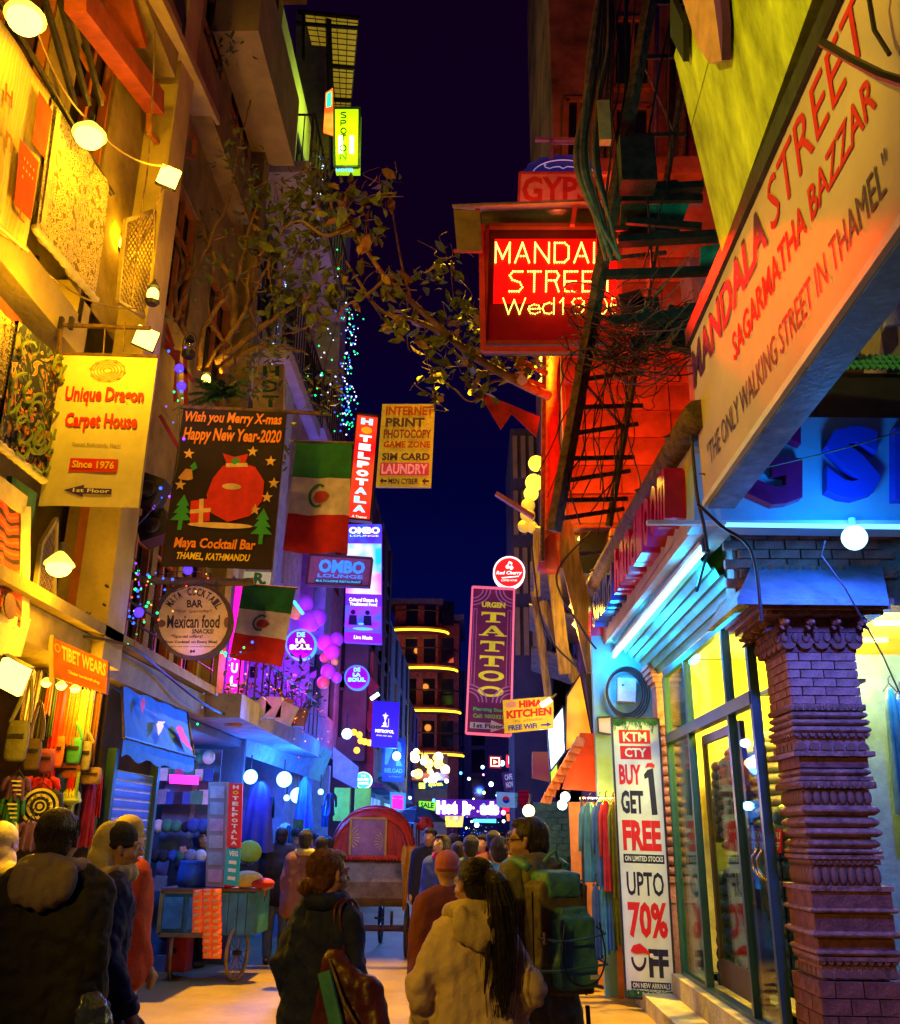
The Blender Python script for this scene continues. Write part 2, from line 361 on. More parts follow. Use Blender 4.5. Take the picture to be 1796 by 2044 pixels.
hp=[PX(1508+4,1693,SX+.0),PX(1502,1712,SX-.02),PX(1506,1738,SX-.02),PX(1522,1752,SX)]
MB().tube(hp,.014,8).tube([p+V((0,-.12,-.01))for p in hp],.014,8).build('handle',mat('steel',(.6,.6,.6),.2,metal=1),door,smooth=True)
ylit=em('warm_tube',(1,.80,.2),4)
for y in(8.0,9.3):MB().box((3.6,y,3.53),(1.1,.05,.04)).build('ceiling_tube',ylit,sb)
lamp((3.1,8.3,3.2),(1,.66,.035),600,sb,.3);lamp((2.9,9.8,2.9),(1,.66,.035),300,sb,.3)
def puffer(x,y,z,wd,h,m,name,label,rows=9,rz=0,group='jackets inside the shop'):
 t=thing(name,label,'jacket',(x,y,z),rz,group)
 bd=MB()
 for k in range(rows):
  q=k/(rows-1);ww=wd*(.38+.12*min(1,q*4)+.03*math.sin(q*3));hh=h/rows
  bd.ball((0,0,-q*h),(ww,wd*.22,hh*.72),14,8)
 bd.build('body',m,t,smooth=True,local=True)
 for s in(-1,1):
  sl=MB()
  for k in range(rows):q=k/rows;sl.ball((s*wd*(.46+.13*q),0,-.05*h-q*h*.95),(wd*.12,wd*.13,h/rows*.72),9,6)
  sl.build('sleeve',m,t,smooth=True,local=True)
 MB().ball((0,0,h*.09),(wd*.22,wd*.2,h*.1),12,8).build('hood',m,t,smooth=True,local=True)
 MB().box((0,-wd*.225,-h*.48),(.015,.012,h)).build('zip',metal_d,t,local=True)
 return t
jd=mat('charcoal_nylon',(.035,.04,.05),.35,bump=.3,bs=18);jt=mat('teal_nylon',(.05,.16,.16),.35,bump=.3,bs=18);jr=mat('maroon_nylon',(.16,.03,.03),.35,bump=.3,bs=18);jy=mat('cream_nylon',(.5,.42,.25),.4,bump=.3,bs=18)
jg=mat('olive_nylon',(.12,.12,.06),.4,bump=.3,bs=18)
P_=PX(1475,1600,2.9)
for i,(px,py,X,h,m,l)in enumerate(((1470,1520,2.75,.75,jr,'maroon quilted jacket hanging high behind the upper door glass'),(1540,1490,3.0,.75,jy,'cream quilted jacket hanging highest inside the shop, next to the maroon jacket'),
  (1482,1745,2.55,.95,jd,'dark grey long down coat hanging behind the shop door'),(1575,1660,2.6,1.05,jt,'teal down coat hanging just left of the big pillar, behind glass'),(1438,1690,2.9,1.0,jd,'narrow dark coat hanging deeper inside the shop, left of the door frame'),(1560,1600,3.3,.7,jg,'olive jacket hanging at the back of the shop, over the red sale sign'))):
 p=PX(px,py,X);puffer(p.x,p.y,p.z,.6,h*1.1,m,'hanging_jacket',l,rz=R(-60))
sh=thing('shop_shelf','yellow lit wall shelf stacked with folded clothes at the top of the shop window','shelf',(2.75,8.0,2.7))
p0=PX(1505,1405,2.7)
for k in range(7):
 MB().box((0,0,.045*k),(.5,.55,.038)).build('folded_garment',(jy,jg,jr,whitew,jt,jy,ochre2)[k],sh,local=True)
sh.location=(2.75,7.7,p0.z)
MB().box((0,0,-.05),(.6,.8,.03)).build('board',white,sh,local=True)
sq=thing('sale_notice','red sale notice lettered NEW ARR 70% hanging inside the shop glass','sign',PX(1520,1680,2.4))
q=Q(PX(1476,1652,2.2),PX(1560,1654,2.2),PX(1558,1702,2.2),PX(1477,1700,2.2));q.board(sq,mat('red_card',(.62,.015,.01),.6,bump=0),.01)
text(q,'D NEW ARRI',whp,sq,.08,.12,.98,.42,.02,ext=0);text(q,'TO 70% OFF',whp,sq,.3,.55,.98,.88,.02)
so=thing('tin_canopy','corrugated teal metal canopy above the shop window, under the tube light','canopy',(1.85,9,3.5))
tealm=mat('green_tin_sheet',(.10,.40,.26),.4,metal=.2,var=.15,vs_=4)
tb=MB();n_=16
pts=[]
for i in range(n_+1):a=i/n_;x=2.12-.52*a;z=3.42+.46*a+(.018 if i%2 else-.018);pts.append((x,z))
for i in range(n_):(xa,za),(xb,zb_)=pts[i],pts[i+1];tb.slab([(xa,7.05,za),(xb,7.05,zb_),(xb,10.9,zb_),(xa,10.9,za)],(0,0,.01))
tb.build('corrugated_sheet',tealm,so)
for z in(3.47,3.56,3.65):MB().bx(2.08,2.115,7.05,10.6,z,z+.075).build('shutter_slat',tealm,so)
ew=thing('end_wall','pale blue rendered wall end carrying a meter box and cable coil','wall',(1.85,11.3,0))
MB().bx(1.45,2.6,11.3,11.45,0,4.35).build('panel',tealb,ew)
mq=quad((1233,1352,1270,1354,1268,1402,1232,1400),11.2)
mt=thing('meter_box','pale blue electricity meter box on the end wall above the sale banner','box',mq.p(.5,1,-.05))
mq.board(mt,mat('meter_box_paint',(.6,.68,.68),.5,bump=.05),.09,name='case');mq.polys(mt,black,[circ(.28,.3,.06,.045,12)],name='knob');mq.rect(mt,metal_d,.05,.97,.95,1.0,name='hinge')
cl=MB()
for k in range(4):
 c=PY(1247+k*1.5,1381+k,11.24);rr=(.255+.018*k)
 cl.tube([c+V((rr*.82*math.cos(t),-.02*k,rr*math.sin(t)))for t in[2*math.pi*i/36 for i in range(37)]],.011,6,False)
tag(cl.build('cable_coil',cable_m,smooth=True,loc=PY(1247,1381,11.24)),'black cable coiled in a ring round the meter box','cable')
fx=1.6
fq=Q(PX(1196,1172,fx),PX(1384,868,fx),PX(1388,1050,fx),PX(1196,1298,fx))
fs=thing('shop_fascia','long tan shop fascia with raised blue and magenta letters above the tube light','sign',fq.p(.5,1))
fq.board(fs,mat('tan_board',(.50,.38,.26),.7,var=.2,vs_=2),.3)
mag=mat('magenta_acrylic',(.55,.01,.12),.25,bump=0);blu=mat('blue_acrylic',(.03,.06,.5),.25,bump=0)
def letters3(q,s,m,parent,a0,a1,t0,t1,ext):
 n=len(s);w_=(a1-a0)/n
 for i,ch in enumerate(s):
  if ch!=' ':text(q,ch,m if not isinstance(m,list)else m[i],parent,a0+i*w_+w_*.06,t0,a0+(i+1)*w_-w_*.06,t1,.03,d=.0,ext=ext,name='letter')
letters3(fq,'W',mag,fs,.02,.09,.45,.92,.16);letters3(fq,'Sound',blu,fs,.11,.42,.28,.80,.16);letters3(fq,'handloom',mag,fs,.45,.95,.18,.78,.16)
gut=thing('roof_gutter','dark sooty gutter pipe running above the long tan fascia','gutter',fq.p(.5,0))
MB().tube([fq.p(-.12,-.14,.02),fq.p(.3,-.12,.03),fq.p(.7,-.10,.02),fq.p(1.05,-.08,.02)],.11,10).build('pipe',rust,gut,smooth=True)
for a in(.1,.4,.7,.95):MB().tube([fq.p(a,-.28,-.1),fq.p(a,-.12,.16),fq.p(a,.02,.02)],.012,5).build('bracket',metal_d,gut)
tl=thing('tube_light','long white fluorescent tube glowing under the tan fascia','tube light',PX(1310,1205,1.72))
ta,tb_,tm=PX(1222,1314,1.72),PX(1405,1096,1.72),PX(1356,1153,1.72)
wt=em('white_tube',(.34,.78,1),3.2)
MB().tube([ta,tm],.024,10).build('tube',wt,tl);MB().tube([tm.lerp(tb_,.04),tb_],.024,10).build('tube',wt,tl)
MB().bar(ta+V((0,0,.05)),tb_+V((0,0,.05)),.06,.03).build('batten',white,tl);MB().box(tb_+V((0,-.03,.02)),(.04,.05,.1)).build('end_cap',metal_d,tl)
o=lamp((1.7,8.4,3.62),(.5,.62,1),150,tl,.1,'SPOT',direc=V((1.75,10.5,1.5))-V((1.7,8.4,3.62)));o.data.spot_size=R(50);o.data.spot_blend=.6
for t in(.1,.5,.9):lamp(ta.lerp(tb_,t)+V((0,0,-.06)),(.006,.36,1),34,tl,.08)
MB().bx(1.62,2.14,7.0,11.28,3.86,3.95).build('soffit_board',mat('green_board',(.10,.38,.22),.6),so)
gq=quad((1386,830,1990,836,1990,1052,1386,1044),6.25)
gb=thing('corner_fascia','pale blue corner fascia with raised crimson G and blue Sh letters','sign',gq.p(.5,1))
gq.board(gb,mat('pale_fascia',(.30,.48,.62),.5,var=.1,vs_=3),.25)
crim=mat('crimson_acrylic',(.42,.01,.09),.3,bump=0)
text(gq,'G',crim,gb,.115,.06,.345,.86,.03,d=0,ext=.09,name='letter')
text(gq,'S',blup,gb,.42,.13,.60,.80,.045,d=0,ext=.1,name='letter');text(gq,'h',blup,gb,.645,.14,.79,.80,.05,d=0,ext=.1,name='letter');text(gq,'o',blup,gb,.82,.34,.97,.80,.05,d=0,ext=.1,name='letter')
bt=thing('white_batten_light','white tube light along the lower edge of the corner fascia','tube light',gq.p(.6,1))
MB().tube([gq.p(.10,1.015,.03),gq.p(.98,1.015,.03)],.022,8).build('tube',em('blue_white_tube',(.12,.5,1),3),bt)
MB().box(gq.p(.55,.99,.03),(3,.04,.03)).build('batten',white,bt)
rb=thing('round_bulb','round dazzling white bulb hanging in front of the corner fascia','lamp',PY(1705,1073,6.1))
c=PY(1705,1073,6.1);MB().ball(c,.085,18,12).build('globe',em('white_globe',(.32,.75,1),4),rb,smooth=True)
MB().tube([c+V((0,0,.07)),c+V((0,0,.14))],.025,8).build('holder',white,rb)
MB().tube([c+V((-.2,0,-.02)),c+V((-.23,.02,-.12)),c+V((-.1,.02,-.35)),c+V((.1,.05,-.8)),c+V((.25,.05,-1.3))],.006,5,False).build('wire',cable_m,rb)
lamp(c+V((-.15,-.32,.05)),(.008,.26,1),34,rb,.09);o=lamp(c+V((-.2,-1.1,.1)),(.07,.13,1),380,rb,.09,'SPOT',direc=V((2.5,6.7,2.2))-(c+V((-.2,-1.1,.1))));o.data.spot_size=R(75);o.data.spot_blend=.6
pb=MB()
hood=thing('pillar_hood','sloped blue lit coping over the carved pillar with brickwork above','coping',(2.45,6.6,3.3))
a=[PY(1472,1205,6.3),PY(1775,1208,6.3),PY(1762,1140,6.75),PY(1500,1140,6.75)]
MB().slab(a[::-1],(0,0,.04)).build('coping_slab',mat('slate_coping',(.16,.26,.42),.5,bump=.4,bs=30),hood)
MB().slab([a[0],a[3],a[3]+V((0,.9,0)),a[0]+V((0,.9,-.0))],(.05,0,0)).build('side_slab',carv,hood)
MB().bx(1.98,3.6,6.85,7.1,3.3,4.3).build('backing',mortar,hood)
bm=None
for r_ in range(9):
 for k in range(5):
  y=3.46+r_*.075;x=2.02+k*.235+(.11 if r_%2 else 0)
  if bm is None:o=MB().box((0,0,0),(.222,.05,.066)).build('brick',brick_m,hood,local=True);bm=o.data;o.location=V((x,6.83,y))-V(hood.location)
  else:inst('brick',bm,hood,V((x,6.83+random.uniform(-.004,.004),y))-V(hood.location))
for k in range(7):
 p=PY(1512+k*27,1135,6.74);inst('rosette',None,hood)if False else MB().lathe([(.045,0),(.05,.01),(.03,.02),(.012,.03)],(0,0,0),10).build('rosette',carv,hood,local=True)
 o=hood.children[-1];
for k,o in enumerate([c_ for c_ in hood.children if c_.name.startswith('rosette')]):
 p=PY(1514+k*27,1139,6.72);o.location=p-V(hood.location);o.rotation_euler=(R(90),0,0)
pil=thing('brick_pillar','big carved terracotta and brick pillar at the shop corner, lit blue in front and orange on its side','pillar',(2.48,6.88,0))
CXp,CYp=2.48,6.88
def ring(z0,z1,hw,m,name='moulding',roll=False):
 b=MB()
 if roll:
  k=5;prof=[(hw-.03+min(.035,(z1-z0)*.5)*math.sin(math.pi*i/k),z0+(z1-z0)*i/k)for i in range(k+1)]
 else:prof=[(hw,z0),(hw,z1)]
 vs=[];
 for h,z in prof:vs+=[(-h,-h,z),(h,-h,z),(h,h,z),(-h,h,z)]
 n=len(prof);fs=[(i*4+j,i*4+(j+1)%4,(i+1)*4+(j+1)%4,(i+1)*4+j)for i in range(n-1)for j in range(4)]+[(3,2,1,0),tuple(range(n*4-4,n*4))]
 b.add(vs,fs);return b.build(name,m,pil,local=True)
def zz(y):return zy(y)
bead=MB().ball((0,0,0),(1,1,1.25),8,6)
bead_me=bead.build('bead',carv,pil,smooth=True,local=True);bead_data=bead_me.data;bpy.data.objects.remove(bead_me)
scal=MB().slab([(-1,0,0)]+[(math.cos(t),0,-math.sin(t))for t in[math.pi-math.pi*i/6 for i in range(7)]],(0,1,0))
sc_o=scal.build('scallop',carv,pil,local=True);scal_data=sc_o.data;bpy.data.objects.remove(sc_o)
def row(me,name,z,hw,n,s,sy=None):
 for i in range(n):
  t=-hw+(i+.5)*2*hw/n
  inst(name,me,pil,(t,-hw,z),scale=(s,s*.7,sy or s));inst(name,me,pil,(-hw,t,z),rot=(0,0,R(-90)),scale=(s,s*.7,sy or s))
core=MB().bx(CXp-.2,CXp+.2,CYp-.2,CYp+.2,0,3.3).build('core',mortar,pil)
brk={}
def bricks(z0,z1,hw,rows,m,key):
 h=(z1-z0)/rows
 for r_ in range(rows):
  n=3 if hw>.2 else 2
  for side in range(2):
   for k in range(n):
    w_=2*hw/n;off=(w_/2 if r_%2 else 0);a0=-hw+k*w_-off;a1=a0+w_
    a0=max(a0,-hw);a1=min(a1,hw)
    if k==n-1 and r_%2:a1=hw
    kk=(key,round(a1-a0,3));dz=random.uniform(-.003,.003)
    if kk not in brk:o=MB().box((0,0,0),(a1-a0-.008,.05,h-.008)).build('brick',m,pil,local=True);brk[kk]=o.data
    else:o=inst('brick',brk[kk],pil)
    if side==0:o.location=((a0+a1)/2,-hw+.02+dz,z0+(r_+.5)*h)
    else:o.location=(-hw+.02+dz,(a0+a1)/2,z0+(r_+.5)*h);o.rotation_euler=(0,0,R(90))
S_=[
 (1206,1216,.47,'f'),(1216,1226,.45,'f'),(1226,1234,.43,'bd'),(1234,1262,.36,'lion'),(1262,1284,.32,'eggs'),(1284,1300,.28,'sc'),
 (1300,1404,.245,'brick'),(1404,1416,.28,'bd'),(1418,1432,.27,'r'),(1434,1446,.28,'r'),(1448,1462,.28,'r'),(1462,1472,.27,'teeth'),(1472,1498,.25,'zig'),
 (1498,1508,.275,'f'),(1508,1530,.235,'f2'),(1532,1546,.25,'r'),(1548,1556,.25,'f'),(1558,1572,.28,'bd'),(1574,1606,.25,'eggs'),(1606,1626,.26,'r'),(1630,1650,.25,'r'),
 (1652,1670,.26,'r'),(1674,1692,.245,'r'),(1694,1704,.265,'r'),(1706,1714,.25,'f'),(1714,1726,.25,'bd'),(1728,1768,.245,'eggs'),(1768,1778,.275,'f'),(1778,1812,.26,'f2'),
 (1812,1822,.30,'r'),(1824,1858,.255,'f2'),(1858,1872,.30,'r'),(1874,1896,.245,'f2'),(1896,1908,.285,'r'),(1910,1918,.26,'f'),(1918,1930,.255,'teeth'),(1930,1956,.25,'zig')]
for ya,yb,hw,kd in S_:
 z1,z0=zz(ya),zz(yb)
 if kd=='f':ring(z0,z1,hw,carv)
 elif kd=='f2':ring(z0,z1,hw,brick_d)
 elif kd=='r':ring(z0,z1,hw,carv,roll=True)
 elif kd=='bd':ring(z0,z1,hw-.02,carv);row(bead_data,'bead',(z0+z1)/2,hw-.02,12,.018,(z1-z0)*.4)
 elif kd=='eggs':ring(z0,z1,hw-.03,brick_d);row(bead_data,'egg',(z0+z1)/2,hw-.02,8,.028,(z1-z0)*.36)
 elif kd=='sc':ring(z0,z1,hw-.03,brick_d);row(scal_data,'scallop',z1,hw+.01,5,.05,.04)
 elif kd=='teeth':ring(z0,z1,hw-.02,brick_d);row(scal_data,'tooth',z1,hw,10,.02,.025)
 elif kd=='zig':ring(z0,z1,hw-.015,brick_m);row(scal_data,'zigzag_tile',z0+.01,hw+.006,6,.035,-.05)
 elif kd=='brick':ring(z0,z1,hw-.03,mortar);bricks(z0,z1,hw,6,brick_m,'a')
 elif kd=='lion':
  ring(z0,z1,hw-.06,brick_d)
  for side in range(2):
   for i in range(4):
    t=-hw+(i+.5)*2*hw/4;g=MB();zc=(z0+z1)/2
    g.ball((0,-.02,zc+.01),(.035,.05,.035),9,7).ball((0,-.06,zc),(.02,.03,.018),8,6).ball((-.025,-.0,zc+.035),.014,6,5).ball((.025,0,zc+.035),.014,6,5).cap((-.02,0,zc-.02),(-.025,-.05,zc-.045),.014,.01,8).cap((.02,0,zc-.02),(.025,-.05,zc-.045),.014,.01,8)
    o=g.build('carved_lion',carv,pil,smooth=True,local=True)
    if side==0:o.location=(t,-hw+.02,0)
    else:o.location=(-hw+.02,t,0);o.rotation_euler=(0,0,R(-90))
bricks(0,zz(1958),.27,8,brick_d,'b')
sp=thing('carved_column','slim carved terracotta column between the sale banner and the shop window','column',(2.22,10.85,0))
c2=lambda y:PY(1330,y,10.75).z
def sq(b,z0,z1,h):b.bx(-h,h,-h,h,z0,z1)
for i,(ya,yb,h)in enumerate(((1262,1300,.11),(1300,1326,.2),(1326,1334,.23),(1334,1344,.21),(1344,1352,.19),(1352,1362,.17),(1362,1372,.14),(1372,1448,.13))):
 g=MB();sq(g,c2(yb),c2(ya)-.004,h);g.build('capital_block' if i<7 else 'shaft',carv if i!=1 else tealm,sp,local=True)
k=0
for y in range(1448,1748,20):
 h=.17 if(k%3)else .14;g=MB();z0,z1=c2(y+20),c2(y);zm=(z0+z1)/2
 g.lathe([(.10,z0),(h*.9,z0+.02),(h,zm),(h*.9,z1-.02),(.10,z1)],(0,0,0),12);g.build('carved_knob',carv,sp,smooth=True,local=True);k+=1
for(ya,yb,h)in((1748,1760,.17),(1760,1790,.13),(1790,1800,.17),(1800,1980,.15),(1980,2000,.19)):g=MB();sq(g,max(0,c2(yb)),c2(ya)-.004,h);g.build('base_block',brick_m,sp,local=True)
kq=quad((1220,1433,1314,1434,1349,1996,1249,1990),10.55)
kb=thing('sale_banner','tall white sale banner reading KTM CTY BUY GET 1 FREE standing by the shop steps','banner',kq.p(.5,1))
kq.board(kb,white,.03);kq.frame(kb,metal_d,.02,.03)
rd=mat('banner_red',(.70,.01,.02),.6,bump=0,var=.04);dk=mat('banner_navy',(.015,.01,.05),.6,bump=0)
kq.rect(kb,rd,.14,.045,.80,.098,name='red_box');kq.rect(kb,rd,.15,.107,.80,.158,name='red_box')
text(kq,'KTM',whp,kb,.22,.053,.72,.090,.03,d=.008);text(kq,'CTY',whp,kb,.24,.115,.70,.150,.03,d=.008)
text(kq,'BUY',rd,kb,.10,.178,.56,.255,.04);kq.polys(kb,dk,[[(.70,.197),(.82,.190),(.86,.363),(.74,.365)],[(.62,.215),(.70,.197),(.71,.225),(.63,.232)]],name='numeral');text(kq,'GET',dk,kb,.11,.275,.58,.362,.04)
kq.polys(kb,rd,[[(.66,.19),(.70,.172),(.80,.170),(.86,.178),(.84,.19),(.75,.184)]],.01,'santa_hat_print')
text(kq,'FREE',rd,kb,.11,.385,.90,.495,.05);kq.rect(kb,dk,.10,.508,.94,.540,name='dark_bar');text(kq,'ON LIMITED STOCKS',whp,kb,.13,.514,.91,.533,.02,d=.008)
text(kq,'UPTO',dk,kb,.14,.57,.90,.655,.02);text(kq,'70%',rd,kb,.13,.675,.93,.80,.04)
kq.polys(kb,dk,ringp(.30,.865,.11,.155,14,.30,0,math.pi),name='print_o');text(kq,'FF',dk,kb,.50,.835,.90,.93,.05)
kq.polys(kb,rd,[[(.14,.845),(.20,.825),(.34,.818),(.46,.835),(.55,.855),(.40,.85),(.24,.853)]],.01,'santa_hat_print');kq.polys(kb,whp,[circ(.56,.857,.04,.008,10)],.012)
kq.rect(kb,dk,.12,.945,.92,.970,name='dark_bar');text(kq,'ON NEW ARRIVALS',whp,kb,.15,.949,.90,.966,.02,d=.008)
gm=mat('fir_print',(.03,.14,.05),.6,bump=0,var=.4,vs_=30)
gar=MB();rnd=random.Random(3)
for i in range(70):
 a=rnd.random()*.96;t=rnd.random()*.028*(1+.6*math.sin(a*25));l=.05;an=rnd.uniform(.2,2.9)
 gar.poly([kq.p(a,t,.009),kq.p(a+.02,t,.009),kq.p(min(1,max(0,a+l*math.cos(an))),t+.022,.009)])
for i in range(120):
 a=.03+rnd.random()*.92;t=.972+rnd.random()*.018;an=rnd.uniform(0,6.28);gar.poly([kq.p(a,t,.009),kq.p(a+.035,t,.009),kq.p(min(1,max(0,a+.05*math.cos(an))),t+.008*math.sin(an),.009)])
gar.build('fir_garland_print',gm,kb);kq.polys(kb,mat('fir_print',(.03,.14,.05)),[[(0,0),(1,0),(1,.02),(.85,.03),(.7,.012),(.5,.016),(.3,.012),(.16,.032),(0,.024)],[(0,1),(1,1),(1,.975),(.9,.972),(.7,.98),(.4,.975),(.15,.973),(0,.978)]],.007,'garland_base')
kq.polys(kb,whp,[circ(.25+.1*i,.982,.012,.004,6)for i in range(6)],.012,'print_dots')
x1=1.6
A=PX(1405,1003,x1);B=PX(1378,690,x1);z0,z1=A.z,B.z
mq=Q((x1,A.y,z1),(x1,1.9,z1),(x1,1.9,z0),(x1,A.y,z0))
ms=thing('street_sign_box','large cream sign box reading MANDALA STREET slanting across the upper right corner','sign',(x1,4,z0))
MB().bx(x1,x1+.19,1.9,A.y,z0,z1).build('box',mat('cream_sign_face',(.62,.47,.33),.45,var=.1,vs_=1.2,bump=.1,bs=4),ms)
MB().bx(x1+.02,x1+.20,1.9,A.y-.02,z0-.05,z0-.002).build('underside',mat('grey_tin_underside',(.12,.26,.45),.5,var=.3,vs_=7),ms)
MB().bx(x1-.012,x1+.02,1.9,A.y,z0-.03,z0+.012).build('edge_trim',white,ms)
MB().bx(x1-.03,x1+.20,1.9,A.y+.02,z1+.002,z1+.13).build('top_frame',metal_d,ms)
purp=mat('dark_purple_print',(.07,.015,.10),.6,bump=0)
YA=A.y
def aw(px,py):return(YA-PX(px,py,x1).y)/(YA-1.9)
def tw(px,py):return(z1-PX(px,py,x1).z)/(z1-z0)
a0_=aw(1386,770)
text(mq,'MANDALA',purp,ms,aw(1386,770),.06,aw(1532,470),.30,.03,d=.006)
text(mq,'STREET',redp,ms,aw(1540,450),.05,aw(1730,30),.30,.0,d=.006)
text(mq,'SAGARMATHA BAZZAR',redp,ms,aw(1465,705),.40,aw(1745,170),.55,.015,d=.006)
text(mq,'"THE ONLY WALKING STREET IN THAMEL"',mat('grey_print',(.10,.06,.07),.6,bump=0),ms,aw(1415,925),.72,aw(1765,275),.86,.0,d=.006)
MB().tube([PX(1640,85,x1-.1),PX(1700,120,x1-.12),PX(1760,150,x1-.1),PX(1830,172,x1-.12)],.018,6).build('cable',cable_m,ms)
MB().tube([PX(1760,-60,x1-.05),PX(1735,0,x1-.08),PX(1745,60,x1-.08),PX(1775,108,x1-.06)],.010,6).build('cable',cable_m,ms)
tq=[PX(1440,503,1.57),PX(1622,-5,1.57)]
low0,low1=tq;up0=PY(1345,112,low0.y+.05);
dirv=(low1-low0);low1=low0+dirv*1.6;up1=up0+dirv*1.6
ys=thing('tilted_yellow_board','tilted yellow green painted board leaning out above the street sign box','sign',low0)
yq=Q(up0,up1,low1,low0)
ym=mat('lime_yellow_paint',(.50,.62,.03),.6,var=.35,vs_=1.6,bump=.5,bs=6,stretch=(1,3,1))
half=.38
qa=Q(up0,up1,yq.p(1,half),yq.p(0,half));qb=Q(yq.p(0,half+.008),yq.p(1,half+.008),low1,low0)
qa.board(ys,ym,.08);qb.board(ys,ym,.08)
tanl=mat('tan_cut_letter',(.55,.30,.15),.6);pul=mat('purple_edge',(.10,.02,.22),.5,bump=0)
L1=[(.02,-.12),(.20,-.12),(.33,.33),(.25,.55),(.14,.10),(.12,.06),(.09,.10)]
MB().slab([yq.p(a,t,.02)for a,t in[(.18,-.1),(.42,-.1),(.30,.60),(.24,.50),(.20,.32)]],yq.n*.05).build('letter',tanl,ys)
MB().slab([yq.p(a,t,.02)for a,t in[(.42,-.1),(.50,-.1),(.345,.52),(.30,.60)]],yq.n*.05).build('letter_side',pul,ys)
MB().slab([yq.p(a,t,.02)for a,t in[(.06,.0),(.12,-.1),(.15,.12),(.10,.22)]],yq.n*.04).build('letter',black,ys)
for pos,aim,P,ang,l in(((-2.75,2.1,6.6),(-2.2,9.4,8.6),600,46,'added unseen warm floodlight aimed up at the creeper'),((-2.7,1.6,6.3),(1.6,4.0,5.7),800,52,'added unseen warm floodlight aimed across at the cream sign box'),((-.6,12.6,16.2),(-.3,10.5,0),36000,31,'added unseen lamp high over the middle of the street'),((-2.9,-.6,3.6),(.2,5.2,1.2),560,40,'added unseen warm lamp low on the left, behind the viewer')):
 t=thing('added_floodlight',l,'lamp',pos);d_=(V(aim)-V(pos)).normalized();MB().bar(V(pos)-d_*.2,V(pos)-d_*.02,.3,.2).build('case',metal_d,t);MB().bar(V(pos)-d_*.02,V(pos),.26,.16).build('lens',em('added_flood_lens',(1,.8,.2),3),t)  # out-of-view lamps added to recreate the warm light on ground, walkers, creeper, sign
 o=lamp(V(pos)+d_*.05,(1,.74,.05)if P==800 else(1,.54,.01),P,t,.12,'SPOT',direc=d_);o.data.spot_size=R(ang);o.data.spot_blend=.7
ev=thing('tiled_eave','turquoise glazed tile edge above the corner fascia at far right','roof',PY(1720,730,6.9))
MB().slab([PY(1400,742,6.9),PY(2000,748,6.9),PY(2000,840,6.3),PY(1400,832,6.3)],(0,.05,.03)).build('eave_board',mat('navy_board',(.03,.035,.07),.6),ev)
tilem=mat('turquoise_glaze',(.08,.42,.33),.25,bump=0,var=.3,vs_=20);first=None
for r_ in range(3):
 for k in range(26):
  p=PY(1596+k*13+r_*7,716+r_*9,6.85-r_*.04)
  if first is None:o=MB().tube([(-.02,0,.03),(.02,-.02,-.02)],[.022,.018],6).build('roof_tile',tilem,ev,local=True);first=o.data
  else:o=inst('roof_tile',first,ev)
  o.location=p-V(ev.location)
MB().slab([PY(1400,560,7.3),PY(2000,560,7.3),PY(2000,742,7.3),PY(1400,742,7.3)],(0,.1,0)).build('upper_wall',mat('plum_wall',(.10,.04,.09),.8),ev)
for nm,pts,mm,lb in(('hanging_cloth',[(1738,560),(1800,480),(1830,640),(1768,650),(1760,612)],mat('lilac_cloth',(.5,.45,.55),.8,bump=.6,bs=50),'lilac woven cloth hanging above the turquoise tiles at the right edge'),
  ('hanging_cloth',[(1665,690),(1735,590),(1736,640),(1722,660),(1680,688)],mat('red_cloth',(.5,.02,.02),.8,bump=.4,bs=30),'red cloth hanging left of the lilac cloth above the tiles')):
 o=MB().slab([PY(x,y,6.6)for x,y in pts][::-1],(0,.04,0)).build(nm,mm,loc=PY(pts[0][0],pts[0][1],6.6));tag(o,lb,'cloth')
ps=thing('cloud_sign','yellow cloud shaped cut out sign behind the pillar at the right edge','sign',PY(1765,1180,8))
cp=circ(1765,1140,34,20,16);pts=[PY(x,y,8)for x,y in[(1727,1142),(1735,1130),(1748,1130),(1756,1112),(1775,1106),(1800,1108),(1830,1120),(1830,1215),(1796,1192),(1770,1178),(1752,1170),(1737,1158)]]
MB().slab(pts[::-1],(0,.03,0)).build('panel',mat('cloud_yellow',(.8,.55,.04),.5,es=.5,ec=(1,.6,.02)),ps)
MB().bx(2.9,5.5,8.3,8.4,0,3.2).build('partition',mat('bluegreen_wall',(.2,.4,.45),.7),sb)
for i,(px,m,h,l)in enumerate(((1775,jt,.95,'teal coat hanging right of the big pillar'),(1797,mat('blue_cloth',(.06,.12,.45),.7,bump=.4),1.1,'bright blue coat at the right edge beside the teal coat'))):
 COATS=globals().get('COATS',[])+[(px,1375+i*10,m,l)]
lb2=thing('passage_tube_light','white tube light inside the passage behind the cloud sign','tube light',PY(1775,1245,8.2))
MB().tube([PY(1745,1243,8.2),PY(1900,1243,8.2)],.02,8).build('tube',em('yw_tube',(1,.9,.4),8),lb2);lamp((3.4,7.6,2.9),(.05,.35,1),30,lb2,.1)
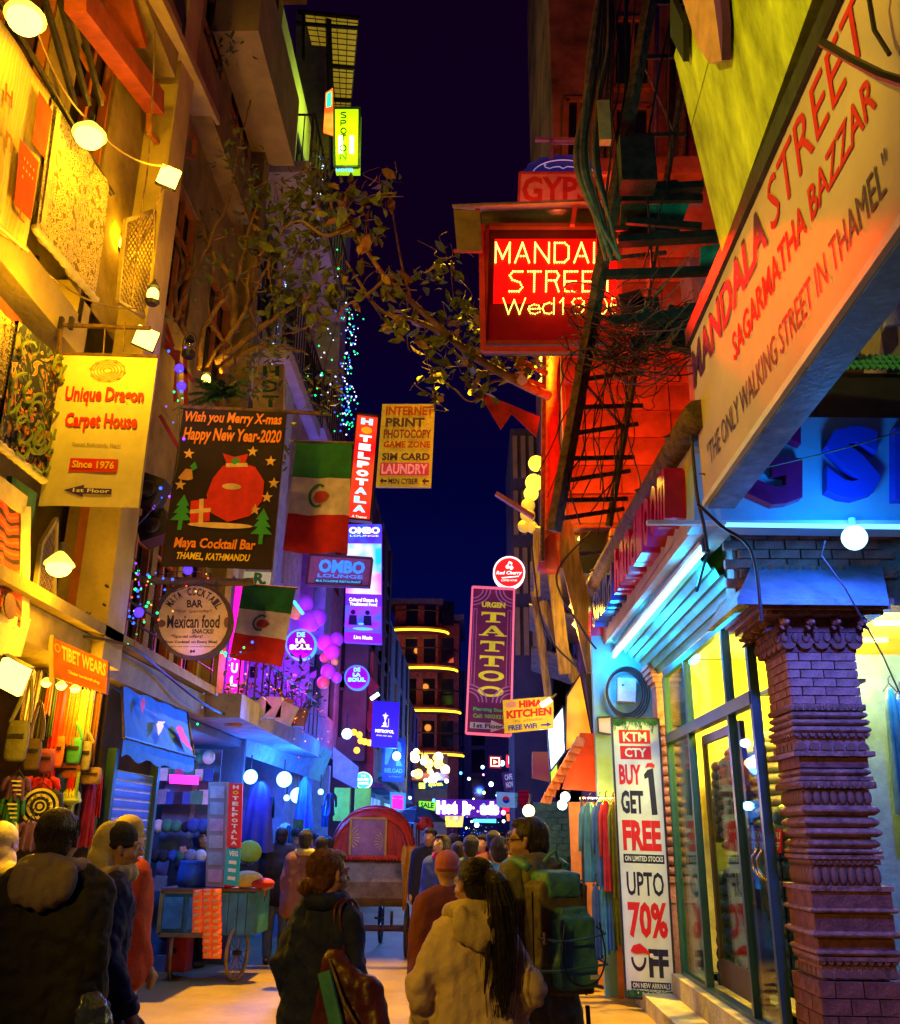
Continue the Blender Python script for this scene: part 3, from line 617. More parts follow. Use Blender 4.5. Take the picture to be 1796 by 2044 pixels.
# ================================================================ RIGHT MIDDLE: terracotta building, LED sign, lattice pole
rbld=thing('terracotta_building','terracotta rendered upper storeys glowing red behind the lattice pole','building',(2,12,5.6))
zl=PY(1120,1052,12).z;xl=PY(1122,800,12).x
b=MB();b.bx(xl,6,12,17,zl,20);b.bx(1.9,6,12.02,17,0,zl-.01);b.build('wall',terra,rbld)
blk=MB().box((0,0,0),(.72,.05,.38)).build('wall_panel',terra,rbld,local=True);bd_=blk.data;blk.location=(0,0,-50);bpy.data.objects.remove(blk)
for r_ in range(11):
 for k in range(4):
  x=xl+.40+k*.74+(.0 if r_%2 else .0);z=zl+.25+r_*.42
  inst('wall_panel',bd_,rbld,V((x,11.98,z))-V(rbld.location))
for i,(y0,y1)in enumerate(((1062,1100),(1108,1140))):MB().slab([PY(1158,y0,11.9),PY(1232,y0-4,11.9),PY(1228,y1,11.9),PY(1156,y1,11.9)][::-1],(0,.1,0)).build('window',dglass,rbld)
bxl=MB()
for(px,y0,y1,w_)in((1232,1060,1400,.22),):bxl.bar(PY(px,y0,11.8),PY(px-22,y1,11.8),w_,.2)
bxl.build('door_post',mat('orange_timber',(.45,.20,.05),.7),rbld)
for k,(px,y0_,y1_,w_,m_)in enumerate(((1345,-20,420,.05,metal_d),(1312,-20,400,.035,mat('violet_steel',(.20,.10,.25),.6)),(1368,-20,330,.06,rust),(1222,-20,360,.05,rust),(1200,100,400,.03,metal_d))):MB().tube([PY(px,y0_,11.8),PY(px-8,y1_,11.8)],w_,8).build('downpipe',m_,rbld,smooth=True)
for(x0_,y0_,x1_,y1_)in((1225,40,1300,175),(1225,215,1296,330),(1130,200,1180,330)):
 q9=quad((x0_,y0_,x1_,y0_,x1_-3,y1_,x0_-3,y1_),11.94);wf9=q9.frame(rbld,wood_o,.09,.09,name='window');q9.rect(wf9,dglass,0,0,1,1,.002,'pane');MB().bar(q9.p(.5,0),q9.p(.5,1),.06,.06).build('mullion',wood_o,wf9)
MB().bar(PY(1120,345,11.7),PY(1400,338,11.7),.25,.3).build('ledge',terra,rbld)
rp=thing('wrapped_post','dark red post wrapped in cloth at the corner of the terracotta building','post',PY(1100,1140,11.6))
MB().tube([PY(1103,700,11.6),PY(1101,860,11.6),PY(1100,1000,11.6),PY(1099,1075,11.6),PY(1095,1140,11.6)],[.11,.115,.11,.13,.15],12).build('cloth_wrap',mat('red_wrap',(.34,.03,.02),.6,bump=.5,bs=10),rp,smooth=True)
MB().tube([PY(1086,700,11.4),PY(1082,1120,11.4)],.03,8).build('pipe',rust,rp)
lq=quad((972,455,1236,455,1234,688,966,688),9.0)
ld=thing('led_street_sign','red glowing dot matrix sign reading MANDALA STREET Wed 19 05 under a tin hood','sign',lq.p(.5,1))
lq.board(ld,mat('led_back',(.05,.01,.01),.5,bump=0),.25,name='case')
ledr=bpy.data.materials.new('led_glow_panel');MC['lg']=ledr
glowp=glow('led_face',(1,.004,.002),1.2,(.55,.002,.001),2.2)
lq.rect(ld,glowp,.06,.10,.98,.66,.006,name='lit_face');
lq.rect(ld,mat('led_dark',(.07,.008,.01),.35,bump=0,es=.06,ec=(1,0,0)),.03,.66,.98,.97,.005,name='dark_face')
lq.frame(ld,mat('red_brown_frame',(.16,.05,.03),.6),.05,.12)
dotm=em('led_dots',(1,.72,.10),5)
def dots(q,ch,a0,t0,a1,t1,mb,sp=.028,r=.0115):
 for pl in strokes(q,ch,a0,t0,a1,t1,.018):
  for i in range(len(pl)-1):
   L_=(pl[i+1]-pl[i]).length;n=max(1,round(L_/sp))
   for k in range(n+1):mb.ball(pl[i].lerp(pl[i+1],k/n),r,5,4)
db=MB()
for s,a0,da,wd,t0,t1 in(('MANDAL',.07,.148,.105,.14,.31),('STREET',.18,.137,.095,.39,.56)):
 for i,ch in enumerate(s):dots(lq,ch,a0+i*da,t0,a0+i*da+wd,t1,db)
db.build('lit_dots',dotm,ld,kind='stuff')
db=MB()
for ch,a0,a1,t0 in(('W',.135,.30,.62),('e',.325,.41,.645),('d',.43,.515,.62),('1',.56,.60,.62),('9',.65,.74,.62),('0',.84,.91,.62),('5',.94,1.03,.62)):dots(lq,ch,a0,t0,a1,.75,db,.024,.0085)
db.build('lit_dots',dotm,ld,kind='stuff')
hq=[PY(905,412,8.5),PY(1255,400,8.5),PY(1250,452,9.0),PY(962,470,9.0)]
MB().slab([PY(902,412,8.6),PY(1400,392,8.6),PY(1400,412,9.3),PY(912,425,9.3)],(0,0,.03)).build('hood',tin,ld)
MB().slab([PY(905,416,8.7),PY(958,420,8.7),PY(962,500,8.7),PY(912,498,8.7)][::-1],(0,.02,0)).build('side_flap',mat('olive_tin',(.20,.18,.08),.6,metal=.2),ld)
MB().slab([PY(960,420,9.25),PY(1238,414,9.25),PY(1236,452,9.25),PY(962,458,9.25)][::-1],(0,.02,0)).build('back_board',mat('olive_tin',(.2,.18,.08)),ld)
fr=MB();fr.bar(PY(952,412,8.9),PY(956,456,8.9),.05).bar(PY(1148,412,8.8),PY(1142,450,8.8),.05).bar(PY(906,500,8.75),PY(962,502,8.9),.03).bar(PY(960,450,8.95),PY(964,700,8.95),.06).bar(PY(964,698,8.95),PY(1240,700,8.95),.06);fr.build('support',mat('red_oxide_steel',(.35,.06,.03),.6),ld)
lamp(lq.p(.5,.42,.35),(1,.012,.004),45,ld,.35);lamp(lq.p(.95,.5,.5),(1,.012,.004),40,ld,.25)
def spot(loc,aim,c,P,parent,ang=90,rad=.2):
 o=lamp(loc,c,P,parent,rad,'SPOT',direc=V(aim)-V(loc));o.data.spot_size=R(ang);o.data.spot_blend=.6;return o
spot(PY(1190,800,9.6),PY(1230,840,12),(1,.025,.002),470,ld,110,.3);spot(PY(1290,300,9.6),PY(1290,250,12),(1,.14,.01),90,ld,130,.3)
spot(lq.p(.62,.6,.6),PX(1478,618,1.6),(1,.004,.001),2000,ld,12,.05);spot(PY(1110,440,9.3),PY(1115,370,10.2),(1,.12,.06),150,ld,110,.1)  # added spots: LED reflection on the sign box, then unseen fill for GYPSY
gy=quad((1037,346,1222,346,1222,408,1035,408),10.2)
gs=thing('gypsy_sign','salmon sign lettered GYPSY under a scalloped blue half disc above the LED sign','sign',gy.p(.5,1))
gy.board(gs,mat('salmon_board',(.55,.24,.20),.6),.1);text(gy,'GYPSY',mat('brick_red_print',(.42,.03,.02),.6,bump=0),gs,.03,.10,.98,.94,.03)
gy.frame(gs,mat('maroon_frame',(.3,.04,.05)),.03,.05)
bc=[];
for i in range(33):
 t=math.pi-math.pi*i/32;rr=1+.07*abs(math.sin(t*8));bc.append(PY(1124+78*rr*math.cos(t),350-40*rr*math.sin(t),10.3))
MB().slab(bc[::-1],(0,.06,0)).build('scalloped_disc',mat('royal_blue_board',(.04,.05,.38),.5,es=.05,ec=(.05,.05,1)),gs)
gl_=MB().tube([PY(1124+62*math.cos(t),350-31*math.sin(t),10.26)for t in[math.pi*i/20 for i in range(21)]],.008,5)
for sgn in(-1,1):gl_.tube([PY(1124+sgn*x,336-y,10.26)for x,y in((0,0),(8,4),(18,3),(28,0),(36,3),(38,7),(34,8))],.008,5)
gl_.build('moustache_ornament',mat('pale_line',(.5,.5,.75),.5,es=.3,ec=(.5,.5,1)),gs)
MB().bar(PY(1068,278,10.3),PY(1165,280,10.3),.05).bar(PY(1100,280,10.3),PY(1100,320,10.3),.05).bar(PY(1158,280,10.3),PY(1158,320,10.3),.05).bar(PY(1098,286,10.3),PY(1160,287,10.3),.02).build('bracket',mat('violet_steel',(.20,.10,.25),.6),gs)
lp=thing('lattice_pole','leaning steel lattice utility pole tangled in cables right of the LED sign','pole',PY(1109,1040,8.4))
pa,pb_=PY(1309,-60,7.6),PY(1105,1060,8.6);qa_,qb_=PY(1400,-60,8.2),PY(1215,1050,9.2)
MB().bar(pa,pb_,.13,.09).build('rail',rust,lp);MB().bar(qa_,qb_,.06,.05).build('rail',rust,lp)
for i,y in enumerate((12,130,295,400,485,545,660,777,829,878,924,965,1000,1034)):
 t=(y+60)/1115;a=pa.lerp(pb_,t);c=qa_.lerp(qb_,t);MB().bar(a,c+(c-a)*.25+V((0,0,.05*math.sin(i*3))),.035,.045).build('rung',rust,lp)
for(y0,y1)in((130,295),(295,485),(777,878)):
 a=pa.lerp(pb_,(y0+60)/1115);c=qa_.lerp(qb_,(y1+60)/1115);MB().bar(a,c,.02,.02).build('brace',rust,lp)
MB().box(PY(1270,330,7.8),(.35,.25,.55)).build('junction_box',metal_d,lp);MB().box(PY(1205,245,7.7),(.12,.1,.5)).build('insulator_board',mat('tan_insulator',(.5,.34,.15)),lp)
rnd=random.Random(11)
def wig(pts,sag=0,n=8,j=.02):
 out=[]
 for i in range(len(pts)-1):
  a,c=pts[i],pts[i+1]
  for k in range(n):t=k/n;out.append(a.lerp(c,t)+V((rnd.gauss(0,j),rnd.gauss(0,j),rnd.gauss(0,j)-sag*4*t*(1-t))))
 return out+[pts[-1]]
def smoothp(pts,n=6):
 out=[]
 for i in range(len(pts)-1):
  p0,p1,p2,p3=pts[max(i-1,0)],pts[i],pts[i+1],pts[min(i+2,len(pts)-1)]
  for k in range(n):
   t=k/n;out.append(.5*((2*p1)+(p2-p0)*t+(2*p0-5*p1+4*p2-p3)*t*t+(3*p1-p0-3*p2+p3)*t**3))
 return out+[pts[-1]]
cb=thing('cable_bundle','thick hanging bundle of twisted dusty cables at the top of the lattice pole','cables',PY(1190,300,7.8))
for k in range(11):
 o=rnd.uniform(-16,16);pts=[PY(1205+o*.5,-40,7.7),PY(1192+o+rnd.uniform(-8,8),90,7.7),PY(1180+o,200+rnd.uniform(-20,20),7.75),PY(1172+o*1.2+rnd.uniform(-8,8),320,7.7),PY(1196+o,420,7.8),PY(1215+rnd.uniform(-10,25),520,8)]
 MB().tube(smoothp(pts),rnd.uniform(.014,.028),7,False).build('cable',cable_o if k%3 else cable_m,cb,smooth=True)
for k in range(9):
 x=rnd.uniform(1210,1330);pts=[PY(x+rnd.uniform(0,40),-30,7.9),PY(x+rnd.uniform(-20,20),180,7.9),PY(x-10+rnd.uniform(-30,30),330,8),PY(x-30+rnd.uniform(-30,30),560,8.2)]
 MB().tube(smoothp(pts),rnd.uniform(.007,.014),6,False).build('cable',cable_m,cb,smooth=True)
tg=thing('cable_tangle','tangled loops of black wires below the LED sign on the lattice pole','cables',PY(1200,690,8.2))
for k in range(16):
 cx_,cy_=rnd.uniform(1165,1330),rnd.uniform(590,740);rx,ry=rnd.uniform(25,90),rnd.uniform(14,45);ph=rnd.uniform(0,6);rot=rnd.uniform(-.7,.7)
 pts=[]
 for i in range(15):
  t=ph+i/14*rnd.uniform(4.5,5);x,y=rx*math.cos(t),ry*math.sin(t)
  pts.append(PY(cx_+x*math.cos(rot)-y*math.sin(rot),cy_+x*math.sin(rot)+y*math.cos(rot),8.1+.25*math.sin(t*.7)))
 MB().tube(smoothp(pts,3),rnd.uniform(.004,.009),5,False).build('wire_loop',cable_m,tg,smooth=True)
for k in range(16):
 a=PY(rnd.uniform(1120,1200),rnd.uniform(560,740),8.4);c=PY(rnd.uniform(1330,1420),rnd.uniform(480,760),7);m_=(a+c)/2+V((0,0,-rnd.uniform(.05,.35)))
 MB().tube(smoothp([a,m_,c],8),rnd.uniform(.003,.007),5,False).build('wire',cable_m,tg,smooth=True)
for k in range(14):
 x=rnd.uniform(1140,1260);y=rnd.uniform(700,760)
 pts=[PY(x,y,8.3)]
 for j in range(4):x+=rnd.uniform(-45,25);y+=rnd.uniform(45,95);pts.append(PY(x,y,8.5))
 MB().tube(smoothp(pts,4),rnd.uniform(.004,.009),5,False).build('wire',cable_m,tg,smooth=True)
for i,pts in enumerate(([(1378,850),(1390,980),(1405,1050),(1412,1100)],[(1392,1005),(1440,1050),(1500,1100),(1520,1240)],[(1390,1180),(1430,1065),(1500,1030)],[(1180,1060),(1110,1150),(1165,1260),(1190,1295)],[(1060,1080),(1085,1250),(1150,1330)])):
 Yc=(6.1,6.0,7,10,11)[i];o=MB().tube(smoothp([PY(x,y,Yc)for x,y in pts],6),.012,6,False).build('cable',cable_m,smooth=True,loc=PY(*pts[0],Yc))
 tag(o,('black cable hanging over the far end of the street sign box','thick cable bunch under the corner of the blue fascia','thin wire sagging below the magenta letters','dark cable drooping in front of the timber struts','black wire hanging beside the round red sign')[i],'cable')
o=MB().tube(smoothp([PY(1395,945,6.0),PY(1450,948,6.0),PY(1560,925,6.0),PY(1700,890,6.0),PY(1830,850,6.0)],6),.006,5,False).build('cable',cable_o,loc=PY(1395,945,6));tag(o,'thin pale wire strung across the blue corner fascia','cable')
cl_p=thing('tarp_shelves','dark beams with teal lit tarpaulin fixed between lattice pole and yellow board','tarpaulin',PY(1300,480,8.4))
tp=mat('teal_tarpaulin',(.03,.30,.24),.6,bump=.7,bs=8,var=.35,vs_=5)
for i,(x0_,y0_,x1_,y1_,w_)in enumerate(((1232,382,1402,372,.10),(1210,398,1402,396,.05),(1232,482,1440,470,.12),(1205,548,1440,540,.08),(1215,640,1400,622,.05),(1250,440,1400,452,.04))):MB().bar(PY(x0_,y0_,8.1),PY(x1_,y1_,8.1),w_,.08).build('beam',metal_d,cl_p)
for pts in([(1318,385),(1400,374),(1398,392),(1335,398)],[(1296,408),(1376,404),(1350,478),(1290,474)],[(1398,492),(1440,486),(1440,540),(1396,540)],[(1240,404),(1296,404),(1290,474),(1236,470)]):MB().slab([PY(x,y,8.3)for x,y in pts][::-1],(0,.03,0)).build('tarpaulin',tp if pts[0][0]>1250 else mat('sooty_tarp',(.05,.06,.04)),cl_p)
spot(PY(1330,600,6.2),PY(1340,440,8.3),(.05,1,.55),90,cl_p,60)
for k in range(10):MB().box(PY(rnd.uniform(1225,1380),rnd.uniform(575,690),8.5),(rnd.uniform(.1,.3),.12,rnd.uniform(.06,.25)),Matrix.Rotation(rnd.uniform(-.5,.5),3,'Y')).build('junction_box',metal_d,cl_p)
for k in range(60):
 a=PY(rnd.uniform(1120,1240),rnd.uniform(560,760),8.3);c=PY(rnd.uniform(1260,1400),rnd.uniform(560,730),8.1);m_=(a+c)/2+V((rnd.gauss(0,.1),0,-rnd.uniform(.1,.5)))
 MB().tube(wig(smoothp([a,m_,c],5),0,2,.012),rnd.uniform(.003,.009),5,False).build('wire',cable_m if k%3 else cable_o,tg,smooth=True)
st=thing('tin_lean_to','stack of corrugated tin lean to roofs lit yellow between timber struts','roof',PY(1130,1200,13))
yb=lambda p:p
for i,(xa,ya,xb,yb_,Y0,Y1)in enumerate(((1068,1050,1190,1090,12.2,13.4),(1058,1120,1180,1180,12.5,14.2),(1056,1205,1150,1250,13,15),(1060,1290,1140,1330,14,16))):
 a,b_,c,d=PY(xa,ya,Y0),PY(xb+12,ya+26,Y0),PY(xb,yb_+34,Y1),PY(xa,yb_+6,Y1);n=22;mb=MB()
 for k in range(n):
  s0,s1=k/n,(k+1)/n;w0=V((0,0,.02 if k%2 else-.02));w1=-w0
  mb.slab([a.lerp(d,s0)+w0,b_.lerp(c,s0)+w0,b_.lerp(c,s1)+w1,a.lerp(d,s1)+w1],(0,0,.008))
 mb.build('corrugated_sheet',tin,st)
for i,(x0_,y0_,x1_,y1_,w_,Yv)in enumerate(((1118,1030,1190,1340,.24,11.6),(1095,1060,1128,1345,.16,12.2),(1066,1180,1098,1420,.10,12.6),(1082,1200,1150,1360,.14,12.4),(1186,1290,1208,1430,.16,11.7),(1070,1060,1072,1190,.08,12.2))):
 o=MB().bar(PY(x0_,y0_,Yv),PY(x1_,y1_,Yv),w_,.07,up=(0,1,0)).build('timber_strut',plank_m,loc=PY(x0_,y0_,Yv))
 tag(o,('widest pale timber board leaning beside the red lit wall','narrower timber board just left of the widest strut','thin timber post above the kitchen sign','dark timber strut between the two pale boards','short timber board above the orange awning','thin timber upright under the yellow lanterns')[i],'timber','timber struts under the terracotta building')
yl=em('yellow_strip',(1,.62,.10),6)
for i,(px,py,qx,qy)in enumerate(((1155,1072,1190,1092),(1178,1138,1196,1150),(1138,1206,1150,1214),(1145,1242,1156,1252))):
 t=thing('strip_lamp',('highest yellow strip lamp under the tin roofs','second yellow strip lamp under the tin roofs','third, short yellow lamp between the timber struts','lowest small yellow lamp between the timber struts')[i],'lamp',PY(px,py,12.1),group='lamps under the tin roofs')
 MB().tube([PY(px,py,12.1),PY(qx,qy,12.1)],.04,8).build('tube',yl,t);MB().bar(PY(px,py-6,12.1),PY(qx,qy-6,12.1),.06,.03).build('batten',rust,t)
 lamp(PY(px,py+16,11.6),(1,.52,.03),16,t,.06)
for i,(px,py,r)in enumerate(((1070,925,16),(1066,963,18),(1060,985,15),(1054,1008,14),(1053,1028,15),(1046,1050,13),(1062,1052,12))):
 t=MB().ball(PY(px,py,12.6),(r*mpp(px,py,12.6),)*3,14,10).build('paper_lantern',em('lantern_glow' if i in(0,1,2)else 'lantern_dim',(1,.72,.06)if i<3 else(.6,.4,.05),1.6 if i<3 else .7),smooth=True,loc=PY(px,py,12.6))
 tag(t,'round yellow paper lantern, number %s from the top of the hanging string'%('one','two','three','four','five','six','seven')[i]if i not in(0,6)else('highest round yellow lantern of the string left of the red wall' if i==0 else 'lowest and rightmost yellow lantern of the string'),'lantern','yellow lanterns beside the terracotta building')
lamp(PY(1040,960,12),(1,.65,.05),25,None)
for o in[o for o in col.objects if o.type=='LIGHT' and o.parent is None]:o.parent=st;o.location=WM[st.name].inverted()@o.location
for i,(px,py)in enumerate(((1098,718),(1098,745),(1092,770))):
 t=thing('window_lantern',('upper','middle','lower')[i]+' bright yellow lamp glimpsed behind the tree below the LED sign','lamp',PY(px,py,12.4))
 MB().lathe([(.05,0),(.17,.03),(.10,.12),(.03,.2)],PY(px,py,12.4),10).build('shade',em('yellow_hot',(1,.8,.08),4),t,smooth=True)
pn=Q(PY(955,780,10.3),PY(1078,832,10.3),PY(1068,880,10.3),PY(950,800,10.3))
rp_=mat('red_pennant_cloth',(.55,.03,.03),.75,bump=.5,bs=9)
for i,pts in enumerate(([(955,781),(1030,812),(999,857)],[(1008,802),(1078,832),(1070,872),(1018,822)])):
 g=MB().slab([PY(x,y,10.3-.04*i)for x,y in pts][::-1],(0,.015,0));o=g.build('red_pennant',rp_,loc=PY(*pts[0],10.3));tag(o,('pointed red pennant hanging left below the branch','broad red pennant hanging right, against the dark red post')[i],'pennant')
o=MB().bar(PY(990,985,11.5),PY(1065,1032,11.5),.09,.05).build('metal_bracket',mat('striped_arm',(.35,.2,.2)),loc=PY(990,985,11.5));tag(o,'reddish bracket arm jutting left below the yellow lanterns','bracket')
def discsign(name,label,px,py,r,Y,facem,rimm,th=.1):
 t=thing(name,label,'sign',PY(px,py,Y));q=quad((px-r,py-r,px+r,py-r,px+r,py+r,px-r,py+r),Y)
 MB().slab([q.p(*a)for a in circ(.5,.5,.47,.47,28)][::-1],q.n*-th).build('disc',facem,t)
 b=MB()
 for s in ringp(.5,.5,.45,.5,28):b.slab([q.p(*a,.012)for a in s][::-1],q.n*-(th+.02))
 b.build('rim',rimm,t);return t,q
rc,q=discsign('round_cherry_sign','round red sign with white rim and cherries reading Red Cherry Coffee House',1016,1142,32,12,em('cherry_red',(1,.015,.02),.9),em('white_rim',(1,.75,.85),1.6))
wl=em('white_letters',(1,.9,.9),1.8)
text(q,'Red Cherry',wl,rc,.10,.46,.90,.60,.02,.2);text(q,'COFFEE HOUSE',wl,rc,.25,.72,.75,.78)
q.polys(rc,wl,[circ(.45,.33,.06,.06,10),circ(.57,.36,.06,.06,10),[(.44,.28),(.50,.15),(.53,.17),(.47,.3)],[(.50,.15),(.60,.20),(.58,.3),(.53,.2)],[(.25,.66),(.8,.61),(.8,.64),(.3,.69)]],name='cherry_print')
tq_=quad((943,1172,1026,1176,1019,1468,930,1463),11.5)
tt=thing('tattoo_sign','tall maroon sign with yellow letters URGEN TATTOO, piercing studio, 1st Floor arrow','sign',tq_.p(.5,1))
tq_.board(tt,mat('maroon_board',(.14,.015,.10),.5,bump=0,es=.05,ec=(.4,.02,.5)),.08);tq_.frame(tt,em('pink_edge',(.9,.15,.3),.7),.025,.09)
tyl=mat('tattoo_yellow',(.75,.62,.05),.5,bump=0,es=.22,ec=(.9,.8,.05));tpur=mat('tattoo_purple',(.40,.15,.50),.5,bump=0,es=.12,ec=(.6,.2,1))
for s,t0 in zip('TATTOO',(.17,.265,.372,.474,.575,.68)):
 t1=t0+.072
 if s=='T':L=[[(.24,t0),(.80,t0),(.80,t0+.03),(.75,t0+.018),(.60,t0+.014),(.44,t0+.014),(.29,t0+.018),(.24,t0+.03)],[(.45,t0+.014),(.59,t0+.014),(.59,t1-.01),(.45,t1-.01)],[(.36,t1-.01),(.68,t1-.01),(.70,t1),(.34,t1)]]
 elif s=='A':L=[[(.48,t0),(.58,t0),(.80,t1-.008),(.66,t1-.008),(.50,t0+.02),(.36,t1-.008),(.27,t1-.008)],[(.38,t1-.028),(.64,t1-.028),(.66,t1-.02),(.36,t1-.02)],[(.20,t1-.008),(.42,t1-.008),(.42,t1),(.20,t1)],[(.58,t1-.008),(.86,t1-.008),(.86,t1),(.58,t1)]]
 else:L=[[(.52+r*math.cos(a),t0+.036+(.036 if r>.22 else .020)*math.sin(a))for r,a in((.18,u),(.30,u),(.30,v),(.18,v))]for u,v in[(2*math.pi*i/20,2*math.pi*(i+1)/20)for i in range(20)]]
 tq_.polys(tt,tyl,L,name='letter')
text(tq_,'URGEN',tyl,tt,.24,.098,.80,.138,.05)
b=[]
for(x0_,x1_)in((.05,.14),(.86,.95)):b+=[[(x0_,.15),(x1_,.15),(x1_,.155),(x0_,.155)],[(x0_,.15),(x0_+.015,.15),(x0_+.015,.68),(x0_,.68)],[(x1_-.015,.15),(x1_,.15),(x1_,.68),(x1_-.015,.68)],[(x0_,.675),(x1_,.675),(x1_,.68),(x0_,.68)]]
for cx_,cy_,a0,a1 in((.0,.0,0,math.pi/2),(1,0,math.pi/2,math.pi),(0,.79,-math.pi/2,0),(1,.79,math.pi,1.5*math.pi)):
 for r in(.45,.36,.27):b+=ringp(cx_ if cx_==0 else 1,cy_+(.01 if cy_==0 else 0),r-.03,r,8,.26,a0,a1)
tq_.polys(tt,tpur,b,name='scroll_ornament')
text(tq_,'Piercing Studio',mat('tattoo_green',(.05,.5,.2),.5,bump=0,es=.15,ec=(.05,.9,.3)),tt,.14,.825,.94,.855,.02);text(tq_,'Call: 98033210',mat('tattoo_green2',(.15,.4,.1),.5,es=.12,ec=(.3,.9,.2)),tt,.14,.868,.90,.895,.02)
tq_.polys(tt,mat('pale_arrow',(.45,.45,.6),.5,es=.1,ec=(.5,.5,.9)),[[(.08,.925),(.55,.925),(.55,.905),(.93,.945),(.55,.985),(.55,.965),(.08,.965)]],name='arrow');text(tq_,'1st Floor',darkp,tt,.16,.93,.84,.96,.03,d=.009)
fq_=quad((1003,1397,1104,1389,1105,1453,1007,1463),11.2)
hk=thing('kitchen_sign','yellow sign with red lettering HIM KITCHEN and FREE WiFi in front of the tattoo sign','sign',fq_.p(.5,1))
fq_.board(hk,mat('kitchen_yellow',(.72,.50,.05),.5,bump=0,es=.12,ec=(1,.6,.02)),.05)
text(fq_,'HIMA',redp,hk,.32,.06,.78,.28,.05);text(fq_,'KITCHEN',redp,hk,.06,.33,.96,.58,.05);text(fq_,'Ph: 4700000',mat('brown_print',(.35,.12,.03)),hk,.22,.64,.78,.72);text(fq_,'FREE WiFi',blup,hk,.08,.78,.66,.94,.04)
fq_.polys(hk,blup,[[(.74,.84),(.86,.84),(.86,.80),(.97,.87),(.86,.93),(.86,.89),(.74,.89)]],name='arrow');fq_.rect(hk,mat('pink_label',(.8,.3,.35)),.06,.08,.26,.24,name='label_print')
kl=thing('sign_spot_lamp','small white lamp over the kitchen sign','lamp',PY(1092,1402,11));MB().tube([PY(1080,1408,11),PY(1099,1396,11)],.03,8).build('tube',em('warm_white',(1,.85,.55),6),kl);MB().bar(PY(1099,1396,11),PY(1110,1385,11.2),.02).build('arm',metal_d,kl)
lamp(PY(1080,1420,10.8),(1,.62,.12),6,kl)
aw_=thing('orange_awning','orange red awning with a ragged tiled edge left of the sale banner','awning',PY(1150,1500,12))
orc=mat('orange_red_tarp',(.62,.07,.008),.7,var=.1,bump=.3,bs=4)
MB().slab([PY(1158,1462,11.5),PY(1226,1465,11.5),PY(1228,1582,11.5),PY(1122,1574,11.5)][::-1],(0,.05,0)).build('tarp',orc,aw_)
fm=mat('orange_tiles',(.42,.13,.03),.6,bump=.4,bs=9)
for k in range(9):
 t=k/8;c=PY(1152-64*t,1470+112*t,11.45);d=PY(1172-48*t,1480+96*t,11.6-.2*t)
 MB().slab([c,c+V((.10,0,-.02)),c+V((.06,-.05,-.13)),c+V((-.06,-.05,-.11))],(0,.04,.01)).build('edge_tile',fm,aw_)
MB().slab([PY(1135,1600,12.2),PY(1228,1600,11.6),PY(1235,1990,11.6),PY(1150,1930,12.2)][::-1],(0,.06,0)).build('side_curtain',mat('orange_plaster',(.62,.25,.04),.8,var=.15),aw_)
MB().bar(PY(1228,1585,11.2),PY(1240,2010,11.2),.06).build('post',wood_o,aw_)
al=thing('stall_spotlight','bright bluish white spotlight under the orange awning','lamp',PY(1130,1592,11.8))
for px,py in((1128,1590),(1122,1606)):MB().ball(PY(px,py,11.8),.06,10,8).build('bulb',em('spot_white',(.7,.95,1),4),al,smooth=True)
MB().bar(PY(1128,1584,11.8),PY(1140,1575,11.8),.02).build('arm',metal_d,al)
lamp(PY(1130,1605,11.4),(.2,.6,1),5,al);
lamp(PY(1190,1605,11.1),(1,.42,.02),32,al,.1)
wb=thing('bare_bulb','dazzling warm bulb above the head of the man with the backpack','lamp',PY(1055,1620,12))
MB().ball(PY(1055,1618,12),.075,12,8).build('bulb',em('hot_bulb',(1,.75,.25),6),wb,smooth=True);MB().tube([PY(1055,1608,12),PY(1058,1585,12)],.015,6).build('holder',metal_d,wb)
lamp(PY(1052,1622,11.7),(1,.52,.06),22,wb,.07)
rail=thing('clothes_rail','steel clothes rail hung with shirts left of the sale banner','clothes rail',PY(1190,1900,11.2))
for ya in(1592,1758):MB().tube([PY(1158,ya,11.5),PY(1232,ya,10.9)],.014,6).build('rail',mat('steel',(.6,.6,.6)),rail)
for x_ in(1160,1232):MB().tube([PY(x_,1590,11.4),PY(x_+10,1985,11.4)],.016,6).build('upright',metal_d,rail)
